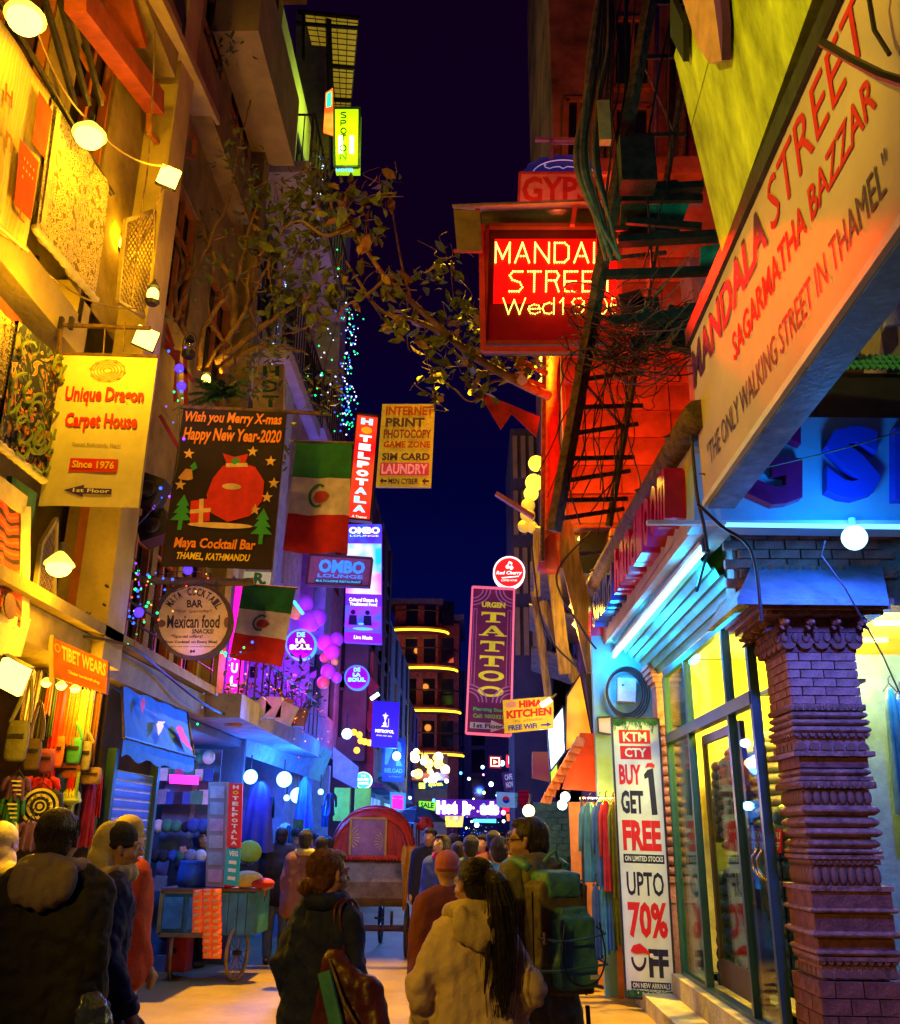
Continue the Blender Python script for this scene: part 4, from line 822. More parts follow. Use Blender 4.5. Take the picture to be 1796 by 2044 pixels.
def garment(px,py,w_,h_,Y,m,label,kind='shirt',rz=0,hanger=True,group=None,seed=0):
 """hanging garment: pixel of its top centre, size in picture units"""
 u=mpp(px,py,Y);p=PY(px,py,Y);W_,H_=w_*u,h_*u*1.05;rn=random.Random(seed+px*7+py)
 t=thing({'shirt':'hanging_shirt','scarf':'hanging_scarf','trousers':'hanging_trousers','dress':'hanging_dress'}[kind],label,{'shirt':'shirt','scarf':'scarf','trousers':'trousers','dress':'dress'}[kind],p,rz,group)
 nx,nz=12,10;vs=[];ph=rn.uniform(0,6)
 def prof(q):
  if kind=='scarf':return .46+.04*math.sin(q*3+ph)
  if kind=='trousers':return .42+.08*q
  if kind=='dress':return .26+.24*q
  return .30+.05*q
 for side in(-1,1):
  for j in range(nz+1):
   q=j/nz;hw=prof(q)*W_*(min(1,.35+q*6)if kind!='scarf' else 1)
   for i in range(nx+1):
    s=-1+2*i/nx;y=side*(.035+.02*q)*(1-s**2)**.5+(.012+.018*q)*math.sin(s*8+ph+q*1.5)*(.4+q)
    vs.append((s*hw,y,-q*H_+.01*math.sin(s*9+ph)))
 st_=(nx+1)*(nz+1);fs=[]
 for side in range(2):
  for j in range(nz):
   for i in range(nx):
    a=side*st_+j*(nx+1)+i;f=(a,a+1,a+nx+2,a+nx+1);fs.append(f if side==0 else f[::-1])
 MB().add(vs,fs).build('cloth',m,t,smooth=True,local=True)
 if kind=='shirt':
  for s in(-1,1):MB().tube([(s*W_*.24,0,-.04*H_),(s*W_*.40,0,-.16*H_),(s*W_*.47,0,-.50*H_),(s*W_*.48,.01,-.62*H_)],[W_*.09,W_*.11,W_*.09,W_*.075],9).build('sleeve',m,t,smooth=True,local=True)
 if hanger:MB().tube([(-.3*W_,0,-.02),(0,0,.05),(.3*W_,0,-.02)],.006,5).tube([(0,0,.05),(0,0,.09),(.02,0,.11)],.005,5).build('hanger',metal_d,t,local=True)
 return t
cl_t=mat('teal_cotton',(.07,.30,.33),.85,bump=.4,bs=18);cl_r=mat('red_cotton',(.55,.03,.03),.85,bump=.4,bs=18);cl_g=mat('green_cotton',(.16,.22,.05),.85,bump=.4,bs=18);cl_b=mat('denim',(.05,.12,.22),.85,bump=.4,bs=30)
garment(1176,1602,44,140,11.1,cl_t,'pale teal shirt first on the clothes rail',group='clothes on the rail');garment(1196,1600,34,150,11.0,mat('blue_cotton',(.06,.2,.4),.85,bump=.4),'blue shirt hanging between the teal and the red shirt',group='clothes on the rail')
garment(1209,1598,30,160,10.9,cl_r,'red shirt hanging on the rail beside the green one',group='clothes on the rail');garment(1224,1600,26,170,10.85,cl_g,'olive green shirt hanging nearest the sale banner',group='clothes on the rail')
for i,(px,m)in enumerate(((1188,cl_b),(1202,cl_t),(1216,mat('blue_jean',(.05,.16,.42),.85,bump=.4)),(1227,cl_g))):garment(px,1765,20,130-8*i,11.0,m,('dark denim trousers on the lower rail, leftmost','teal trousers on the lower rail','bright blue trousers on the lower rail','green trousers on the lower rail, nearest the banner')[i],'trousers',group='trousers on the lower rail')
sh2=thing('stone_clad_wall','teal lit wall of stacked stone behind the man with the backpack','wall',(1.75,13.5,0))
stm=mat('stacked_stone',(.04,.14,.19),.8,bump=.7,bs=20,var=.3);MB().slab([PY(1066,1600,13.6),PY(1136,1600,13.4),PY(1140,1860,13.4),PY(1066,1860,13.6)][::-1],(0,.2,0)).build('core',stm,sh2)
bo=None
for r_ in range(14):
 for k in range(3):
  p=PY(1078+k*22+(10 if r_%2 else 0)+rnd.uniform(-2,2),1612+r_*13,13.38)
  if bo is None:o=MB().box((0,0,0),(.16,.1,.075)).build('stone',stm,sh2,local=True);bo=o.data
  else:o=inst('stone',bo,sh2)
  o.location=p-V(sh2.location)+V((0,rnd.uniform(-.02,.02),0));o.scale=(rnd.uniform(.8,1.1),1,1)
lb3=quad((1090,1428,1132,1395,1136,1600,1095,1560),12.4)
for nm,lbl,px,Y,m in(('lightbox','white glowing light box sign left of the orange awning',(1092,1452,1124,1408,1128,1500,1098,1540),12.2,glow('lightbox_white',(.75,.95,1),3,(.2,.3,.9),9)),('advert_panel','tall yellow and orange advert panel above the light box',(1130,1390,1158,1345,1182,1470,1128,1500),12.1,glow('advert_yellow',(1,.62,.03),.7,(1,.12,.02),3)),
 ('lime_sign','lime green panel below the glowing light box',(1097,1540,1112,1520,1116,1560,1100,1580),12.3,em('lime_em',(.5,.9,.05),.7)),('white_tarp','pale crumpled tarp corner beside the top of the sale banner',(1192,1432,1222,1430,1222,1466,1194,1462),11.2,whitew)):
 q=quad(px,Y);t=thing(nm,lbl,'sign' if 'tarp' not in nm else 'tarp',q.p(.5,1));q.board(t,m,.06);q.frame(t,metal_d,.02,.03)
lamp(PY(1085,1480,12),(.3,.6,1),8,aw_);lamp(PY(1170,1520,10.6),(1,.25,.02),14,aw_)
o=MB().slab([PY(1168,1345,12.0),PY(1205,1335,12.0),PY(1204,1465,12.0),PY(1180,1450,12.0)][::-1],(0,.05,0)).build('dark_tarp',mat('navy_tarp',(.02,.03,.10),.7,bump=.5,bs=6),loc=PY(1168,1345,12));tag(o,'dark navy tarp hanging above the orange awning','tarp')
for px,py,m,l in COATS:garment(px,py,46,230,7.8,m,l,'dress',group='coats in the passage')
# ================================================================ LEFT NEAR: ochre building with balconies, carpets, shops
LX=-3.3
lb=thing('ochre_building','tall ochre building with stacked balconies lit yellow on the near left','building',(LX,7,0))
wins=[]
for y0,y1 in((4.6,5.2),(5.35,6.1),(6.25,6.9),(7.15,7.85),(8.0,8.7)):wins.append((y0-3.4,.3 if y0>4.6 else .35,y1-3.4,1.75))
wall(lb,(LX,3.4,5.9),(0,1,0),8.1,12,[(1.0,.9,2.2,2.6),(2.6,.9,3.3,2.6),(4.2,1.1,4.95,2.7),(5.15,1.1,5.9,2.7),(6.6,.9,7.6,2.5),(1.6,4.2,3.0,6.0),(4.2,4.2,5.0,5.9),(5.3,4.2,6.1,5.9),(6.6,4.2,7.6,5.8),(1.2,7.4,2.8,9.0),(4.2,7.4,5.6,9.0),(6.2,7.4,7.6,9)],ochre,wood_o,nx=2)
wall(lb,(LX,7.5,2.95),(0,1,0),4.0,2.94,[(.05,.45,.75,1.95),(.9,.45,1.6,1.95),(1.75,.45,2.45,1.95),(2.6,.45,3.5,1.95)],ochre,wood_o,nx=2)
b=MB();b.bx(-7,LX-.25,11.3,11.5,3.2,18);b.bx(-8,-3.85,3.0,11.3,2.96,5.4);b.bx(-8,-3.62,3.0,11.3,5.9,18);b.bx(-4.9,-4.8,3,9.8,0,2.95);b.build('wall',ochre,lb)
bal=thing('carpet_balcony','near balcony with pale soffit and red brown moulding under the hanging carpets','balcony',(LX,5.8,5.4))
MB().bx(-4.3,-3.24,3.4,6.75,5.34,5.5).bx(-3.36,-3.24,3.4,6.75,5.5,5.66).build('slab',ochre2,bal)
MB().bx(-4.3,-3.30,6.75,6.9,4.9,6.1).build('side_wall',ochre2,bal)
MB().bx(-3.42,-3.26,3.4,5.85,5.0,5.10).bx(-3.40,-3.29,3.4,5.85,5.1,5.16).bx(-3.44,-3.24,3.4,5.85,4.9,4.99).build('moulding',mat('red_brown_moulding',(.30,.07,.03),.5),bal)
MB().bx(-4.2,-3.45,6.2,6.7,4.75,4.9).build('lintel',darkw,bal)
MB().tube([(-3.22,3.4,6.95),(-3.22,6.8,7.02)],.025,8).build('top_rail',metal_d,bal)
for k in range(3):MB().tube([(-3.24,4.6+k,5.6),(-3.23,4.6+k,6.98)],.02,6).build('rail_post',metal_d,bal)
MB().bx(LX,LX+.28,7.45,7.86,2.95,15).build('pilaster',ochre2,lb);MB().bx(LX,LX+.2,11.2,11.5,2.95,15).build('pilaster',ochre,lb)
balcony(lb,LX,-2.72,9.0,11.5,11.4,1.05,ochre2,.1);balcony(lb,LX,-2.72,8.0,11.5,14.6,1.1,ochre,.1)
balcony(lb,LX,-3.05,7.95,10.6,9.7,.5,ochre,.1,'ledge');balcony(lb,LX,-3.0,3.4,7.3,9.0,.5,ochre,.1)
rbm=mat('red_oxide_beam',(.36,.06,.02),.6,var=.2,bump=.3)
MB().bar(PX(150,-8,-3.05),PX(310,205,-3.1),.17,.22).build('eave_beam',rbm,lb);MB().bar(PX(225,-30,-3.2),PX(262,90,-3.2),.3,.1).build('eave_beam',rbm,lb)
MB().bar(PX(290,-20,-3.0),PX(415,240,-3.15),.28,.10).build('cornice',ochre2,lb)
for k in range(3):MB().tube([PX(90+k*30,0,-3.2),PX(150+k*26,210,-3.2)],.03,6).build('window_bar',metal_d,lb)
for pts in([(300,190),(330,235),(320,290),(298,265)],[(352,250),(390,275),(388,315),(345,300)]):
 g=MB();
 for i in range(len(pts)):g.bar(PX(*pts[i],-3.15),PX(*pts[(i+1)%4],-3.15),.05,.05,up=(1,0,0))
 g.build('shutter_frame',wood_o,lb)
led=thing('shop_ledge','long ochre concrete ledge over the left shops','ledge',(LX,8,3))
MB().bx(-3.9,-3.12,3.4,10.85,2.9,3.16).bx(-3.9,-3.02,3.4,10.88,3.17,3.26).build('slab',ochre,led);
for k in range(4):MB().tube([(-3.05,7.6+k*1.05,3.27),(-3.05,7.6+k*1.05,3.6)],.012,5).build('rail_post',metal_d,led)
MB().tube([(-3.05,7.4,3.58),(-3.05,10.8,3.62)],.012,5).tube([(-3.05,7.4,3.42),(-3.05,10.8,3.44)],.010,5).build('rail',metal_d,led)
def chain(name,label,px,X,nx=9,ny=12,m=None):
 q=Q(*[PX(px[i],px[i+1],X)for i in(0,2,4,6)]);t=thing(name,label,'mesh screen',q.p(.5,1));b=MB();s=1./nx
 for k in range(-ny,nx+1):
  for sg in(1,-1):
   pts=[]
   for j in range(ny+1):
    a=(k+j)/nx if sg==1 else 1-(k+j)/nx
    if 0<=a<=1:pts.append(q.p(a,j/ny))
   if len(pts)>1:b.tube(pts,.006,4,False)
 b.build('wire_mesh',m or cable_o,t,kind='stuff');q.frame(t,mat('frame_yellow',(.4,.3,.1)),.03,.03)
chain('chain_link_screen','chain link screen beside the lower wall lamp',(82,1085,112,1035,105,1255,60,1255),-3.15,7,14)
chain('chain_link_screen','chain link screen below the highest square floodlight',(250,440,308,420,300,640,235,600),-3.05,8,14)
def carpet_mat(name,kind):
 m=bpy.data.materials.new(name);m.use_nodes=True;n=m.node_tree.nodes;L=m.node_tree.links;b=n['Principled BSDF'];b.inputs['Roughness'].default_value=.95
 t=n.new('ShaderNodeTexCoord');cr=n.new('ShaderNodeValToRGB');mp=n.new('ShaderNodeMapping');L.new(t.outputs['Object'],mp.inputs[0])
 C=cr.color_ramp;C.interpolation='CONSTANT'
 if kind=='gold':
  v=n.new('ShaderNodeTexVoronoi');v.feature='F1';v.inputs['Scale'].default_value=16;z=n.new('ShaderNodeTexNoise');z.inputs['Scale'].default_value=9;z.inputs['Distortion'].default_value=2
  a=n.new('ShaderNodeMixRGB');a.inputs[0].default_value=.5;L.new(mp.outputs[0],v.inputs['Vector']);L.new(mp.outputs[0],z.inputs['Vector']);L.new(v.outputs['Distance'],a.inputs[1]);L.new(z.outputs['Fac'],a.inputs[2]);L.new(a.outputs[0],cr.inputs[0])
  cols=[(0,(.50,.42,.20)),(.34,(.16,.08,.02)),(.40,(.62,.52,.28)),(.47,(.25,.10,.02)),(.51,(.55,.45,.22)),(.60,(.20,.12,.04))]
 elif kind=='floral':
  z=n.new('ShaderNodeTexNoise');z.inputs['Scale'].default_value=5.5;z.inputs['Detail'].default_value=1.5;z.inputs['Distortion'].default_value=2.4;L.new(mp.outputs[0],z.inputs['Vector']);L.new(z.outputs['Fac'],cr.inputs[0])
  cols=[(0,(.55,.16,.05)),(.36,(.50,.35,.12)),(.40,(.02,.02,.06)),(.56,(.10,.13,.04)),(.62,(.02,.02,.06)),(.64,(.55,.20,.06))]
 elif kind=='tiger':
  wv=n.new('ShaderNodeTexWave');wv.inputs['Scale'].default_value=3.2;wv.inputs['Distortion'].default_value=9;wv.inputs['Detail'].default_value=1.5;wv.bands_direction='Z';L.new(mp.outputs[0],wv.inputs['Vector']);L.new(wv.outputs['Fac'],cr.inputs[0])
  cols=[(0,(.03,.01,.01)),(.17,(.60,.05,.02)),(.9,(.65,.12,.03))]
 else:
  wv=n.new('ShaderNodeTexWave');wv.inputs['Scale'].default_value=4;wv.inputs['Distortion'].default_value=3;wv.bands_direction='Y';L.new(mp.outputs[0],wv.inputs['Vector']);L.new(wv.outputs['Fac'],cr.inputs[0])
  cols=[(0,(.60,.45,.12)),(.25,(.62,.30,.05)),(.42,(.60,.50,.22)),(.62,(.45,.16,.03)),(.72,(.60,.48,.2))]
 while len(C.elements)<len(cols):C.elements.new(.5)
 for e_,(p,c)in zip(C.elements,cols):e_.position=p;e_.color=(*c,1)
 L.new(cr.outputs[0],b.inputs['Base Color'])
 zz_=n.new('ShaderNodeTexNoise');zz_.inputs['Scale'].default_value=160;bp=n.new('ShaderNodeBump');bp.inputs['Strength'].default_value=.5;bp.inputs['Distance'].default_value=.01
 L.new(mp.outputs[0],zz_.inputs['Vector']);L.new(zz_.outputs['Fac'],bp.inputs['Height']);L.new(bp.outputs[0],b.inputs['Normal']);return m
def carpet(label,px,X,m,th=.03,fold=.02,scall=0,name='hanging_carpet'):
 q=Q(*[PX(px[i],px[i+1],X)for i in(0,2,4,6)]);t=thing(name,label,'carpet',q.p(.5,1),group='carpets hung along the left wall');n=16;vs=[];fs=[]
 for j in range(n+1):
  for i in range(n+1):a,tt_=i/n,j/n;vs.append(q.p(a,tt_,fold*math.sin(a*14+tt_*2)*(.3+tt_)))
 for j in range(n+1):
  for i in range(n+1):vs.append(vs[j*(n+1)+i]-q.n*th)
 N=(n+1)**2
 for j in range(n):
  for i in range(n):a=j*(n+1)+i;fs+=[(a,a+n+1,a+n+2,a+1),(a+N,a+N+1,a+N+n+2,a+N+n+1)]
 for i in range(n):fs+=[(i,i+1,i+1+N,i+N),(n*(n+1)+i+1,n*(n+1)+i,n*(n+1)+i+N,n*(n+1)+i+1+N),(i*(n+1)+n,(i+1)*(n+1)+n,(i+1)*(n+1)+n+N,i*(n+1)+n+N)]
 MB().add(vs,fs).build('pile',m,t,smooth=True)
 fr_=MB();k=40
 fr_.tube([q.p(i/k,1+(.012*abs(math.sin(i*math.pi/4))if scall else 0),.01)for i in range(k+1)],.03 if scall else .015,6).build('edge_binding',mat('cream_binding',(.6,.5,.3),.9,bump=.5),t,smooth=True)
 return t,q
t,q=carpet('striped yellow carpet with red squares, first at the top left',(-60,-60,100,192,52,500,-60,405),-3.16,carpet_mat('striped_carpet_pile','stripe'))
for(a0,t0,a1,t1)in((.80,.10,1.0,.42),(.62,.48,.92,.84)):q.rect(t,mat('carpet_red',(.62,.05,.015),.95),a0,t0,a1,t1,.035,'red_block')
for k in range(9):a,tt_=.86+(k%3)*.03,(.36,.60,.62)[k%3]+.015*(k//3);q.polys(t,mat('carpet_dot',(.65,.4,.12)),[circ(.70+.05*(k%4),.56+.05*(k//4),.012,.01,6)],.04,'woven_dot')
for s_,a,tt_ in(('H',.38,.30),('n',.42,.52),('L',.72,.80)):text(q,s_,mat('carpet_brown',(.30,.07,.02)),t,a,tt_,a+.10,tt_+.09,.02,d=.036,name='woven_motif')
t,q=carpet('gold scrollwork carpet with a scalloped bottom edge',(103,196,217,365,190,598,66,452),-3.14,carpet_mat('gold_carpet_pile','gold'),scall=1)
MB().add(*(lambda o:(o,[(0,1,2,3)]))([q.p(.04,.04,.03),q.p(.1,.04,.03),q.p(.1,.96,.03),q.p(.04,.96,.03)])).build('border_stripe',mat('gold_border',(.62,.5,.2),.9,bump=.8,bs=60),t)
t,q=carpet('cream carpet with a key pattern border at the left edge',(-60,560,32,648,8,800,-60,760),-3.15,carpet_mat('cream_carpet_pile','gold'))
kb_=MB()
for k in range(10):
 u=.05+k*.09;kb_.poly([q.p(.80,u,.03),q.p(.97,u,.03),q.p(.97,u+.018,.03),q.p(.80,u+.018,.03)]);kb_.poly([q.p(.80,u,.03),q.p(.83,u,.03),q.p(.83,u+.06,.03),q.p(.80,u+.06,.03)]);kb_.poly([q.p(.83,u+.045,.03),q.p(.91,u+.045,.03),q.p(.91,u+.06,.03),q.p(.83,u+.06,.03)])
kb_.build('key_pattern',mat('carpet_ink',(.05,.04,.08)),t)
t,q=carpet('navy carpet with orange flowers and green vines left of the yellow banner',(38,640,146,738,106,975,-12,880),-3.12,carpet_mat('floral_carpet_pile','floral'),scall=1)
fl=[mat('flower_orange',(.62,.20,.04),.95),mat('vine_green',(.18,.24,.06),.95)]
rnd=random.Random(5);fo=MB();go=MB()
for k in range(26):
 a,tt_=rnd.uniform(.08,.92),rnd.uniform(.05,.95);r=rnd.uniform(.035,.06)
 for j in range(5):
  an=j*1.257+rnd.random();fo.poly([q.p(a,tt_,.036),q.p(a+r*math.cos(an-.35),tt_+r*.6*math.sin(an-.35),.036),q.p(a+1.5*r*math.cos(an),tt_+r*.9*math.sin(an),.036),q.p(a+r*math.cos(an+.35),tt_+r*.6*math.sin(an+.35),.036)])
 pts=[q.p(min(.97,max(.03,a+.13*math.cos(x*.6+k)*x/6)),min(.98,max(.02,tt_+.05*x/2*math.sin(x*.5+k))),.036)for x in range(8)];go.tube(smoothp(pts,3),.012,4,False)
fo.build('woven_flower',fl[0],t,kind='stuff');go.build('woven_vine',fl[1],t,kind='stuff')
t,q=carpet('red tiger stripe rug in a wooden frame at the left edge',(-60,930,48,1010,44,1255,-60,1230),-3.1,carpet_mat('tiger_carpet_pile','tiger'))
q.frame(t,mat('lit_wood_board',(.55,.42,.18),.6),.14,.03)
MB().slab([q.p(*a,.036)for a in circ(.62,.86,.12,.10,12)][::-1],q.n*.01).build('tiger_paw',mat('paw_brown',(.12,.04,.02)),t)
o=MB().slab([PX(-60,1215,-3.08),PX(62,1235,-3.08),PX(42,1310,-3.08),PX(-60,1300,-3.08)],(-.05,0,0)).build('shop_board',mat('tan_board2',(.60,.45,.22)),loc=PX(0,1300,-3.08));tag(o,'plain tan board under the tiger stripe rug','board')
o=MB().slab([PX(25,950,-3.2),PX(75,985,-3.2),PX(60,1070,-3.2),PX(15,1040,-3.2)],(-.04,0,0)).build('green_cloth',mat('green_felt',(.05,.14,.05)),loc=PX(25,950,-3.2));tag(o,'dark green cloth hung below the navy floral carpet','cloth')
hot=em('sodium_white',(1,.78,.13),4);YC=(1,.50,.006)
def bell(label,px,py,X=None,Y=None,r=.13,P=60,off=(.16,-.05,-.14),sq=False,name='pendant_lamp',group='yellow lamps strung along the left building'):
 r*=.78 if not sq else 1
 c=PX(px,py,X)if X else PY(px,py,Y);t=thing(name,label,'lamp',c,group=group)
 if sq:
  rot=Matrix.Rotation(R(25),3,'Y')@Matrix.Rotation(R(20),3,'X');MB().box(c,(r*1.7,.05,r*1.6),rot).build('lit_face',hot,t);MB().box(c+V((-.02,.05,.02)),(r*1.9,.05,r*1.8),rot).build('case',metal_d,t)
 else:
  MB().lathe([(r*.2,r*1.1),(r*.5,r*.85),(r*1.1,r*.2),(r*1.15,0)],c,16).build('shade',mat('white_enamel',(.7,.7,.65),.4,es=1.2,ec=(1,.85,.1)),t,smooth=True)
  MB().ball(c+V((0,0,-r*.15)),(r*.95,r*.95,r*.75),16,10).build('bulb',hot,t,smooth=True)
  MB().tube([c+V((0,0,r)),c+V((0,0,r*1.8))],.02,6).build('stem',metal_d,t)
 lamp(c+V(off),YC,P*1.15,t,.1);return c
lm=[bell('highest bell shaped pendant lamp at the top left corner',50,36,X=-2.95,r=.15,P=34),bell('second bell shaped pendant lamp right of the gold carpet',178,270,X=-2.95,r=.145,P=38),
      bell('highest square floodlight on the wire, beside the timber shutters',337,352,Y=6.7,r=.10,P=62,sq=True,name='flood_lamp',off=(.2,-.25,-.1)),bell('bell lamp on the pale soffit left of the banner bracket',68,548,X=-3.45,r=.12,P=55,off=(.1,0,-.2)),
      bell('square floodlight above the yellow carpet house banner',291,674,Y=6.6,r=.10,P=62,sq=True,name='flood_lamp',off=(-.05,-1.1,-.3)),bell('bell wall lamp beside the chain link screen',118,1128,X=-2.95,r=.12,P=45,off=(.15,-.1,-.12))]
for i,(px,py,Y_,lbl,P)in enumerate(((237,487,7.3,'small lantern bulb in front of the upper chain link screen',14),(305,588,7.2,'small lantern bulb beside the chain link screen, over the banner floodlight',16),(411,758,9.5,'tiny bare bulb above the christmas banner',10))):
 c=PY(px,py,Y_);t=thing('lantern_lamp',lbl,'lamp',c);MB().ball(c,(.055,.055,.07),10,8).build('bulb',hot,t,smooth=True);MB().lathe([(.05,-.1),(.07,-.07),(.02,-.06)],c,10).build('base',metal_d,t);MB().lathe([(.06,.07),(.03,.12),(.01,.16)],c,10).build('cap',metal_d,t);lamp(c+V((.1,-.12,0)),YC,P,t,.05)
wr=thing('lamp_wire','sagging pale wire joining the pendant lamps on the left','wire',lm[0])
for a,c in((lm[0],lm[1]),(lm[1],lm[2]),(lm[3],PY(270,640,6.6)),(lm[2],PY(250,560,7.5))):
 pts=[a.lerp(c,k/12)+V((0,0,.12-.5*(k/12)*(1-k/12)))for k in range(13)];MB().tube(pts,.008,5,False).build('wire',cable_o,wr)
MB().tube(smoothp([PX(310,60,-3.0),PX(305,180,-3),PX(295,330,-3),PX(282,420,-3),PX(262,600,-3)],5),.008,5,False).build('wire',cable_o,wr)
lc=bell('double halogen lamp glaring over the scarf stall at bottom left',24,1350,X=-2.9,r=.11,P=60,off=(.2,.1,-.2),sq=True,name='stall_lamp',group='lamps of the scarf stall')
for i,px in enumerate((92,122,150)):bell(('small bulb over the black scarves','small bulb over the red scarves','small bulb under the shop name board')[i],px,1362+i*6,X=-3.25,r=.05,P=16,off=(.1,0,-.1),name='stall_lamp',group='lamps of the scarf stall')
def bannerq(px,Y,amp=.02,kx=9.,name='cloth',m=None,parent=None,n=18,t0=0,t1=1,seed=0):
 q=quad(px,Y)if not isinstance(px,Q)else px;vs=[];fs=[]
 def P(a,t,d=0):return q.p(a,t,d+amp*(math.sin(a*kx+seed)+.5*math.sin(a*kx*2.3+t*5+seed))*(.25+t))
 for j in range(n+1):
  for i in range(n+1):vs.append(P(i/n,t0+(t1-t0)*j/n))
 for j in range(n):
  for i in range(n):a=j*(n+1)+i;fs.append((a,a+n+1,a+n+2,a+1))
 N=len(vs);vs+=[v-q.n*.008 for v in vs];fs+=[tuple(i+N for i in f[::-1])for f in fs]
 MB().add(vs,fs).build(name,m,parent,smooth=True);q.wave=P;return q
class WQ(Q):
 def __init__(s,q):s.c=q.c;s.n=q.n;s.P=q.wave
 def p(s,a,t,d=0):return s.P(a,t,d)
uq=quad((126,706,315,711,275,1012,76,1009),6.2)
ub=thing('carpet_house_banner','yellow lit cream banner reading Unique Dragon Carpet House Since 1976','banner',uq.p(.5,1))
q=bannerq(uq,6.2,.006,5,'cloth',mat('cream_vinyl',(.70,.62,.36),.5,bump=.15,bs=5,var=.08),ub);W=WQ(q)
text(W,'Unique Dragon',redp,ub,.10,.225,.91,.35,.035,d=.010);text(W,'Carpet House',redp,ub,.14,.40,.88,.525,.035,d=.010)
grp=mat('grey_text',(.22,.14,.10));text(W,'Thamel, Kathmandu, Nepal',grp,ub,.25,.60,.74,.625,.01,d=.010)
W.rect(ub,redp,.26,.70,.74,.785,.010,'red_box');text(W,'Since 1976',yelp,ub,.29,.715,.71,.765,.03,d=.015)
W.polys(ub,mat('blue_arrow',(.06,.03,.32)),[[(.24,.905),(.44,.868),(.44,.888),(.72,.890),(.72,.925),(.44,.925),(.44,.945)]],.010,'arrow');text(W,'1st Floor',whp,ub,.34,.893,.70,.917,.02,d=.015)
cr_=mat('pale_red_crest',(.62,.28,.14));L_=[]
for k in range(5):L_+=ringp(.5,.11,.04+.033*k,.05+.033*k,16,.42)
for k in range(10):a=k*.628;L_.append([(.5+.15*math.cos(a),.11+.065*math.sin(a)),(.5+.20*math.cos(a+.12),.11+.08*math.sin(a+.12)),(.5+.17*math.cos(a+.3),.11+.07*math.sin(a+.3))])
W.polys(ub,cr_,L_,.010,'dragon_crest')
MB().tube([PY(122,640,6.25),PY(118,710,6.25),PY(120,720,6.2)],.02,6).tube([PY(118,648,6.25),PY(300,655,6.3)],.018,6).tube([PY(126,706,6.2),PY(315,711,6.2)],.014,6).build('bracket',rust,ub)
for px in(122,142):MB().box(PY(px,645,6.24),(.03,.04,.1)).build('clamp',metal_d,ub)
for px,py in((210,690),(250,680)):MB().tube([PY(px,py-38,6.28),PY(px-4,py+20,6.22)],.006,5).build('string',cable_o,ub)
cq=quad((366,815,571,822,541,1136,320,1130),8.0)
cbn=thing('christmas_banner','dark christmas banner of a cocktail bar with red sack, stars, fir trees and orange lettering','banner',cq.p(.5,1))
q=bannerq(cq,8,.008,6,'cloth',mat('aubergine_cloth',(.018,.008,.016),.8,bump=.3,bs=20),cbn);W=WQ(q)
text(W,'Wish you Merry X-mas',orap,cbn,.03,.02,.97,.11,.03,.15,d=.012);text(W,'&',orap,cbn,.46,.105,.50,.135,.02,d=.012);text(W,'Happy New Year-2020',orap,cbn,.04,.125,.98,.235,.03,.15,d=.012)
text(W,'Maya Cocktail Bar',orap,cbn,.10,.825,.84,.905,.03,.1,d=.012);text(W,'THAMEL, KATHMANDU',yelp,cbn,.14,.915,.80,.965,.03,.2,d=.012)
def star(cx_,cy_,r,n=5):return[(cx_+(r if i%2==0 else r*.42)*math.sin(math.pi*i/n),cy_-(r if i%2==0 else r*.42)*.68*math.cos(math.pi*i/n))for i in range(2*n)]
stm_=mat('star_cream',(.75,.45,.12),.7,bump=0)
for(a,t_)in((.12,.30),(.72,.27),(.90,.33),(.90,.56),(.08,.50),(.80,.64),(.95,.47)):W.polys(cbn,stm_,[[(a,t_),s1,s2]for s1,s2 in zip(star(a,t_,.055),star(a,t_,.055)[1:]+star(a,t_,.055)[:1])],.012,'star_print')
for cx_,ty in((.13,.55),(.88,.62)):
 L_=[[(cx_-.10+.02*k,ty+.17-.045*k),(cx_+.10-.02*k,ty+.17-.045*k),(cx_,ty+.10-.045*k)]for k in range(3)]+[[(cx_-.02,ty+.17),(cx_+.02,ty+.17),(cx_+.02,ty+.23),(cx_-.02,ty+.23)]]
 W.polys(cbn,grnp,L_,.012,'fir_tree_print')
def fan(c,pts):return[[c,a,b_]for a,b_ in zip(pts,pts[1:]+pts[:1])]
sack=[(.46,.31),(.55,.27),(.70,.28),(.82,.35),(.86,.45),(.80,.55),(.68,.58),(.60,.52),(.52,.45),(.44,.40)]
sr=mat('sack_red',(.62,.02,.015),.7,bump=0);cp2=mat('cream_print',(.72,.50,.26),.7,bump=0)
W.polys(cbn,sr,fan((.60,.48),[(.46,.37),(.60,.34),(.76,.37),(.86,.46),(.86,.58),(.76,.68),(.56,.72),(.40,.67),(.34,.56),(.38,.45)])+[[(.50,.365),(.44,.29),(.56,.31),(.68,.285),(.66,.36)],[(.20,.60),(.38,.58),(.40,.72),(.22,.74)]],.012,'gift_sack_print')
W.polys(cbn,cp2,[[(.48,.355),(.68,.345),(.69,.37),(.49,.38)],[(.28,.588),(.32,.584),(.34,.732),(.30,.736)],[(.205,.655),(.395,.64),(.397,.665),(.208,.68)]]+fan((.46,.74),circ(.50,.745,.30,.018,14))+fan((.56,.50),circ(.56,.50,.09,.02,12)),.014,'ribbon_print')
W.polys(cbn,grnp,[[(.15,.38),(.19,.35),(.22,.39),(.18,.41)],[(.52,.34),(.58,.31),(.62,.34),(.56,.36)]],.017,'holly_print');W.polys(cbn,mat('bell_tan',(.60,.30,.10)),fan((.13,.44),[(.11,.395),(.17,.40),(.19,.46),(.15,.47),(.07,.465),(.05,.455)]),.012,'bell_print')
MB().bar(PY(360,812,8),PY(640,825,8.1),.03,.03).bar(PY(571,818,8.02),PY(541,1140,8.02),.02,.02).build('pole',rust,cbn)
